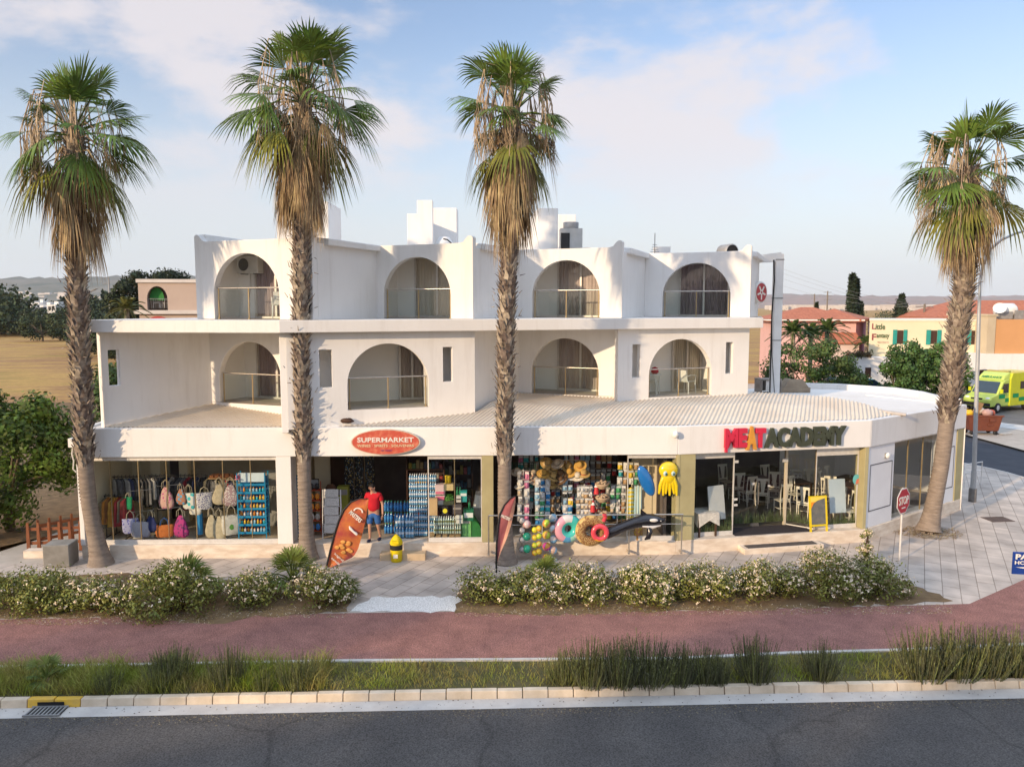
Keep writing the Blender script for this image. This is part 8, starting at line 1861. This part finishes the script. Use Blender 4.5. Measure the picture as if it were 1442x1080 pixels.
# hedge of bushes and the far wood
for i,(u,v,Y,cr) in enumerate(((140,438,120,4.0),(160,440,115,4.0),(175,443,105,3.5),(128,441,130,3.5),(104,432,150,5),(60,437,170,5),(85,438,175,5))):
    tree('round_shrub','rounded green bush, %s of the hedge along the far field edge'%ORD[i],'bush',at_ground(u,Y),hR(u,v,Y),(cr,cr),80+i,lumps=26,lr=1.1,n=2400,leaf=.5,cz0=.05,mat=M_far,group='bushes along the far field edge',trunk=.2)
b=MB(); rg=random.Random(14)
def blob_tree(b,p,h,w,kind,n):
    for i in range(n):
        if kind==0:
            t=rg.random()**.8; a=rg.uniform(0,6.28); rr=w*(1-t)**.6*rg.uniform(.4,1.1); q=p+V((rr*math.cos(a),rr*math.sin(a),h*(.05+.95*t)))
        else:
            d=sph(rg); k=rg.uniform(.55,1.05); q=p+V((d.x*w*k,d.y*w*k,h*.52+d.z*h*.48*k))
        leafq(b,q,sph(rg),h*.09*rg.uniform(.6,1.4),h*.035,rg)
for i in range(260):
    Y=rg.uniform(230,340); u=rg.uniform(-60,280); p=at_ground(u,Y)
    h=rg.uniform(8,12.5) if rg.random()<.55 else rg.uniform(6,10)
    if 15<u<85 and Y<300: h*=.45
    blob_tree(b,p,h,h*rg.uniform(.16,.24) if h>10 else h*.5,0 if h>10 else 1,200)
for i in range(170):
    Y=rg.uniform(195,228); u=rg.uniform(-60,200); p=at_ground(u,Y); h=rg.uniform(3.5,6) if u>20 else rg.uniform(7,13); blob_tree(b,p,h,h*.6,1,220)
tag(b.build('woods',M_far),kind='stuff')
b=MB(); rg=random.Random(15)
for i in range(130):
    Y=rg.uniform(180,420); u=rg.uniform(1095,1500); p=at_ground(u,Y); h=rg.uniform(3,6.8); blob_tree(b,p,h,h*.5,1,110)
tag(b.build('far_woods',M_far),kind='stuff')
HW=[(30,44,428,440),(47,55,426,443),(56,66,430,441),(66,78,429,440),(36,42,433,452)]
for i,(x0,x1,y0,y1) in enumerate(HW):
    Y=262-3*i; P,Q=atY(x0,y0,Y),atY(x1,y0,Y); r=thing('white_house','small white house among the far trees, %s from the left'%ORD[[0,2,3,4,1][i]],'house',V((P.x,Y,0)),0,'white houses among the far trees'); b=MB(); b.box(((P.x+Q.x)/2,Y+3,P.z/2),(Q.x-P.x,6,P.z)); b.box(((P.x+Q.x)/2+.6,Y+3.4,P.z+.5),((Q.x-P.x)*.5,3,1.0)); put_w(r,'wall',b,M_white)
    b=MB(); 
    for k in range(2): b=MB(); b.box((P.x+(Q.x-P.x)*(.3+.4*k),Y-.02,P.z-1.2),(.9,.06,1.1)); put_w(r,'window',b,M_black)
z=atY(158,389,150).z; p=at_ground(158,150); r=thing('power_mast','grey power mast at the far field edge','utility pole',p,0); b=MB(); b.tube([(0,0,0),(0,0,z)],[.45,.12],8); put(r,'mast',b,pm('mast_grey',(.32,.33,.35),(.28,.29,.3),sc=2,rough=.7)); b=MB(); b.tube([(0,0,z*.78),(1.6,0,z*.8)],.06,4); b.tube([(0,0,z*.9),(-1.2,0,z*.9)],.05,4); put(r,'crossarm',b,M_grey)
# far towns on the slopes
b=MB(); rg=random.Random(16)
for i in range(260):
    Y=2750+rg.random()*500; x=rg.uniform(-2600,-900); f=(Y-2600)/(2600*.45); h=55*f*2
    s=rg.uniform(8,22); b.box((x,Y,rg.uniform(10,30)+h*.8),(s*1.6,s,rg.uniform(6,12)))
for i in range(320):
    Y=rg.uniform(1500,3200); x=rg.uniform(.33,.75)*Y; s=rg.uniform(7,16); b.box((x,Y,5),(s*1.6,s,rg.uniform(7,14)))
tag(b.build('far_town',pm('far_white',(.6,.56,.52),(.5,.45,.42),sc=.05,rough=.9)),kind='stuff')
b=MB(); rg=random.Random(23)
for i in range(3000):
    t=rg.uniform(-2,KLEN+2); w=-.36-abs(rg.gauss(0,.16)) if rg.random()<.93 else -rg.uniform(.02,.3); s=rg.uniform(.006,.022); a=rg.uniform(0,6.28); p=KL(t,w,-.126 if w>-.36 else -.137); b.add([p+V((s*math.cos(a+k*1.57),s*math.sin(a+k*1.57)*.8,0)) for k in range(4)]+[p+V((0,0,s*.6))],[(0,1,4),(1,2,4),(2,3,4),(3,0,4)],0)
tag(b.build('road_grit',pm('tan_grit',(.20,.165,.12),(.11,.095,.075),sc=8,rough=.95,island=.4)),kind='stuff')
# ---------------------------------------------------------------- the other side of the road (it shades the carriageway)
for i,(x,y,h,sd) in enumerate(((-24,-10,9.3,1),(-15.5,-10.5,9.6,2),(-33,-9,8.8,3),(-7,-10.5,8.9,4))):
    tree('roadside_tree','leafy tree on the far side of the road, %s from the left'%ORD[[1,2,0,3][i]],'tree',V((x,y,-.1)),h,(4.2,3.6),90+sd,lumps=60,lr=1.3,n=5200,leaf=.45,cz0=.25,mat=M_tree2,group='trees across the road',trunk=.3)
pal_=[o for o in COL.objects if o.name.startswith('palm_tree')]
dup(pal_[2],V((-35,-11.5,0)),1.0,'palm across the road, farther one','tall fan palms across the road'); dup(pal_[0],V((-41,-14,0)),2.0,'palm across the road, nearer one','tall fan palms across the road'); dup(pal_[1],V((-27,-15,0)),.4,'palm across the road standing behind the trees','tall fan palms across the road')
dup([o for o in COL.objects if o.name=='street_lamp'][0],V((-23,-4.8,0)),PI,'street lamp on the far side of the main road')
# ---------------------------------------------------------------- the air
if HAZE>0:
    b=MB(); b.box((0,3900,199),(14000,8700,404)); m=bpy.data.materials.new('haze_air'); m.use_nodes=True; nt=m.node_tree; nt.nodes.remove(nt.nodes['Principled BSDF']); pv=nt.nodes.new('ShaderNodeVolumePrincipled'); pv.inputs['Density'].default_value=HAZE; pv.inputs['Color'].default_value=(.72,.84,.98,1); pv.inputs['Anisotropy'].default_value=.1
    nt.links.new(pv.outputs[0],nt.nodes['Material Output'].inputs['Volume']); o=b.build('haze',m); tag(o,kind='stuff')
CLX,CLY,CLZ=1.67,2.6,.2
CLC=(3.4,3.15,3.2)
CLFILL=(5.1,6.1,7.6)  # bright overhead cloud colour, added above the view to lift the fill light
VEIL=(2.9,3.0,3.2)
SKYS=.15
EXPO=.8
# ================================================================ light, sky, camera
SUN_AZ, SUN_EL = R(46.5), R(16)               # azimuth measured from straight behind the camera towards the left
to_sun=V((-math.sin(SUN_AZ)*math.cos(SUN_EL),-math.cos(SUN_AZ)*math.cos(SUN_EL),math.sin(SUN_EL)))
ld=bpy.data.lights.new('sun','SUN'); ld.energy=2.8; ld.angle=R(1.0); ld.color=(1.0,.74,.47)
sun=bpy.data.objects.new('sun',ld); COL.objects.link(sun); sun.rotation_euler=to_sun.to_track_quat('Z','Y').to_euler(); sun.location=(-20,-20,30)
w=bpy.data.worlds.new('World'); scene.world=w; w.use_nodes=True; nt=w.node_tree
bg=nt.nodes['Background']
sky=N(nt,'ShaderNodeTexSky'); sky.sky_type='NISHITA'; sky.sun_disc=False; sky.sun_elevation=SUN_EL
sky.sun_rotation=math.atan2(to_sun.x,to_sun.y); sky.altitude=50; sky.air_density=1.1; sky.dust_density=.6; sky.ozone_density=1.6
tc=N(nt,'ShaderNodeTexCoord'); sep=N(nt,'ShaderNodeSeparateXYZ'); nt.links.new(tc.outputs['Generated'],sep.inputs[0])
mp=N(nt,'ShaderNodeMapping'); mp.inputs['Scale'].default_value=(1.0,1.0,2.3); mp.inputs['Location'].default_value=(CLX,CLY,CLZ)
nt.links.new(tc.outputs['Generated'],mp.inputs[0])
nz=N(nt,'ShaderNodeTexNoise',Scale=3.4,Detail=10,Roughness=.56,Distortion=.15); nt.links.new(mp.outputs[0],nz.inputs[0])
mr=N(nt,'ShaderNodeMapRange',interpolation_type='SMOOTHSTEP'); mr.inputs['From Min'].default_value=.455; mr.inputs['From Max'].default_value=.62
ov=N(nt,'ShaderNodeMapRange',interpolation_type='SMOOTHSTEP'); ov.inputs['From Min'].default_value=.42; ov.inputs['From Max'].default_value=.75; ov.inputs['To Max'].default_value=.13; nt.links.new(sep.outputs['Z'],ov.inputs['Value'])  # added unseen cloud cover overhead, brightens the shaded walls
ad=N(nt,'ShaderNodeMath',operation='ADD'); nt.links.new(nz.outputs['Fac'],ad.inputs[0]); nt.links.new(ov.outputs[0],ad.inputs[1]); nt.links.new(ad.outputs[0],mr.inputs['Value'])
# clouds thin out towards the horizon
me_=N(nt,'ShaderNodeMapRange',interpolation_type='SMOOTHSTEP'); me_.inputs['From Min'].default_value=.05; me_.inputs['From Max'].default_value=.22; nt.links.new(sep.outputs['Z'],me_.inputs['Value'])
mu=N(nt,'ShaderNodeMath',operation='MULTIPLY'); nt.links.new(mr.outputs['Result'],mu.inputs[0]); nt.links.new(me_.outputs['Result'],mu.inputs[1])
mu2=N(nt,'ShaderNodeMath',operation='MULTIPLY'); nt.links.new(mu.outputs[0],mu2.inputs[0]); mu2.inputs[1].default_value=.85
cc=N(nt,'ShaderNodeMix',data_type='RGBA'); oc2=N(nt,'ShaderNodeMapRange'); oc2.inputs['From Min'].default_value=.4; oc2.inputs['From Max'].default_value=.8; nt.links.new(sep.outputs['Z'],oc2.inputs['Value']); nt.links.new(oc2.outputs[0],cc.inputs[0]); cc.inputs[6].default_value=(CLC[0],CLC[1],CLC[2],1); cc.inputs[7].default_value=(CLFILL[0],CLFILL[1],CLFILL[2],1)
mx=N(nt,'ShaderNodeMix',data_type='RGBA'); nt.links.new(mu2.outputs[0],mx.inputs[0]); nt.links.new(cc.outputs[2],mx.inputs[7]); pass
vl=N(nt,'ShaderNodeMapRange',interpolation_type='SMOOTHSTEP'); vl.inputs['From Min'].default_value=-.02; vl.inputs['From Max'].default_value=.36; vl.inputs['To Min'].default_value=.92; vl.inputs['To Max'].default_value=.0; nt.links.new(sep.outputs['Z'],vl.inputs['Value'])
mv=N(nt,'ShaderNodeMix',data_type='RGBA'); nt.links.new(vl.outputs['Result'],mv.inputs[0]); st=N(nt,'ShaderNodeMix',data_type='RGBA',blend_type='MULTIPLY'); st.inputs[0].default_value=1; st.inputs[7].default_value=(.80,.74,.79,1); nt.links.new(sky.outputs[0],st.inputs[6]); nt.links.new(st.outputs[2],mv.inputs[6]); mv.inputs[7].default_value=(VEIL[0],VEIL[1],VEIL[2],1); nt.links.new(mv.outputs[2],mx.inputs[6])
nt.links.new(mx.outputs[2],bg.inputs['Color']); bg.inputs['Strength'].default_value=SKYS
cam=bpy.data.cameras.new('camera'); co=bpy.data.objects.new('camera',cam); COL.objects.link(co)
co.location=(0,0,H); co.rotation_euler=(PI/2-TH,0,0); cam.lens=36*FPX/1442; cam.sensor_width=36; cam.clip_end=20000; cam.clip_start=.1
scene.camera=co
vs=scene.view_settings; vs.view_transform='Standard'; vs.look='None'; vs.exposure=EXPO; vs.gamma=1; 
scene.cycles.use_denoising=True
try: scene.cycles.denoiser='OPENIMAGEDENOISE'
except Exception: pass
scene.cycles.max_bounces=8; scene.cycles.transparent_max_bounces=16; scene.cycles.diffuse_bounces=7; scene.cycles.glossy_bounces=3; scene.cycles.volume_bounces=1
scene.cycles.sample_clamp_indirect=6; scene.cycles.caustics_reflective=False; scene.cycles.caustics_refractive=False
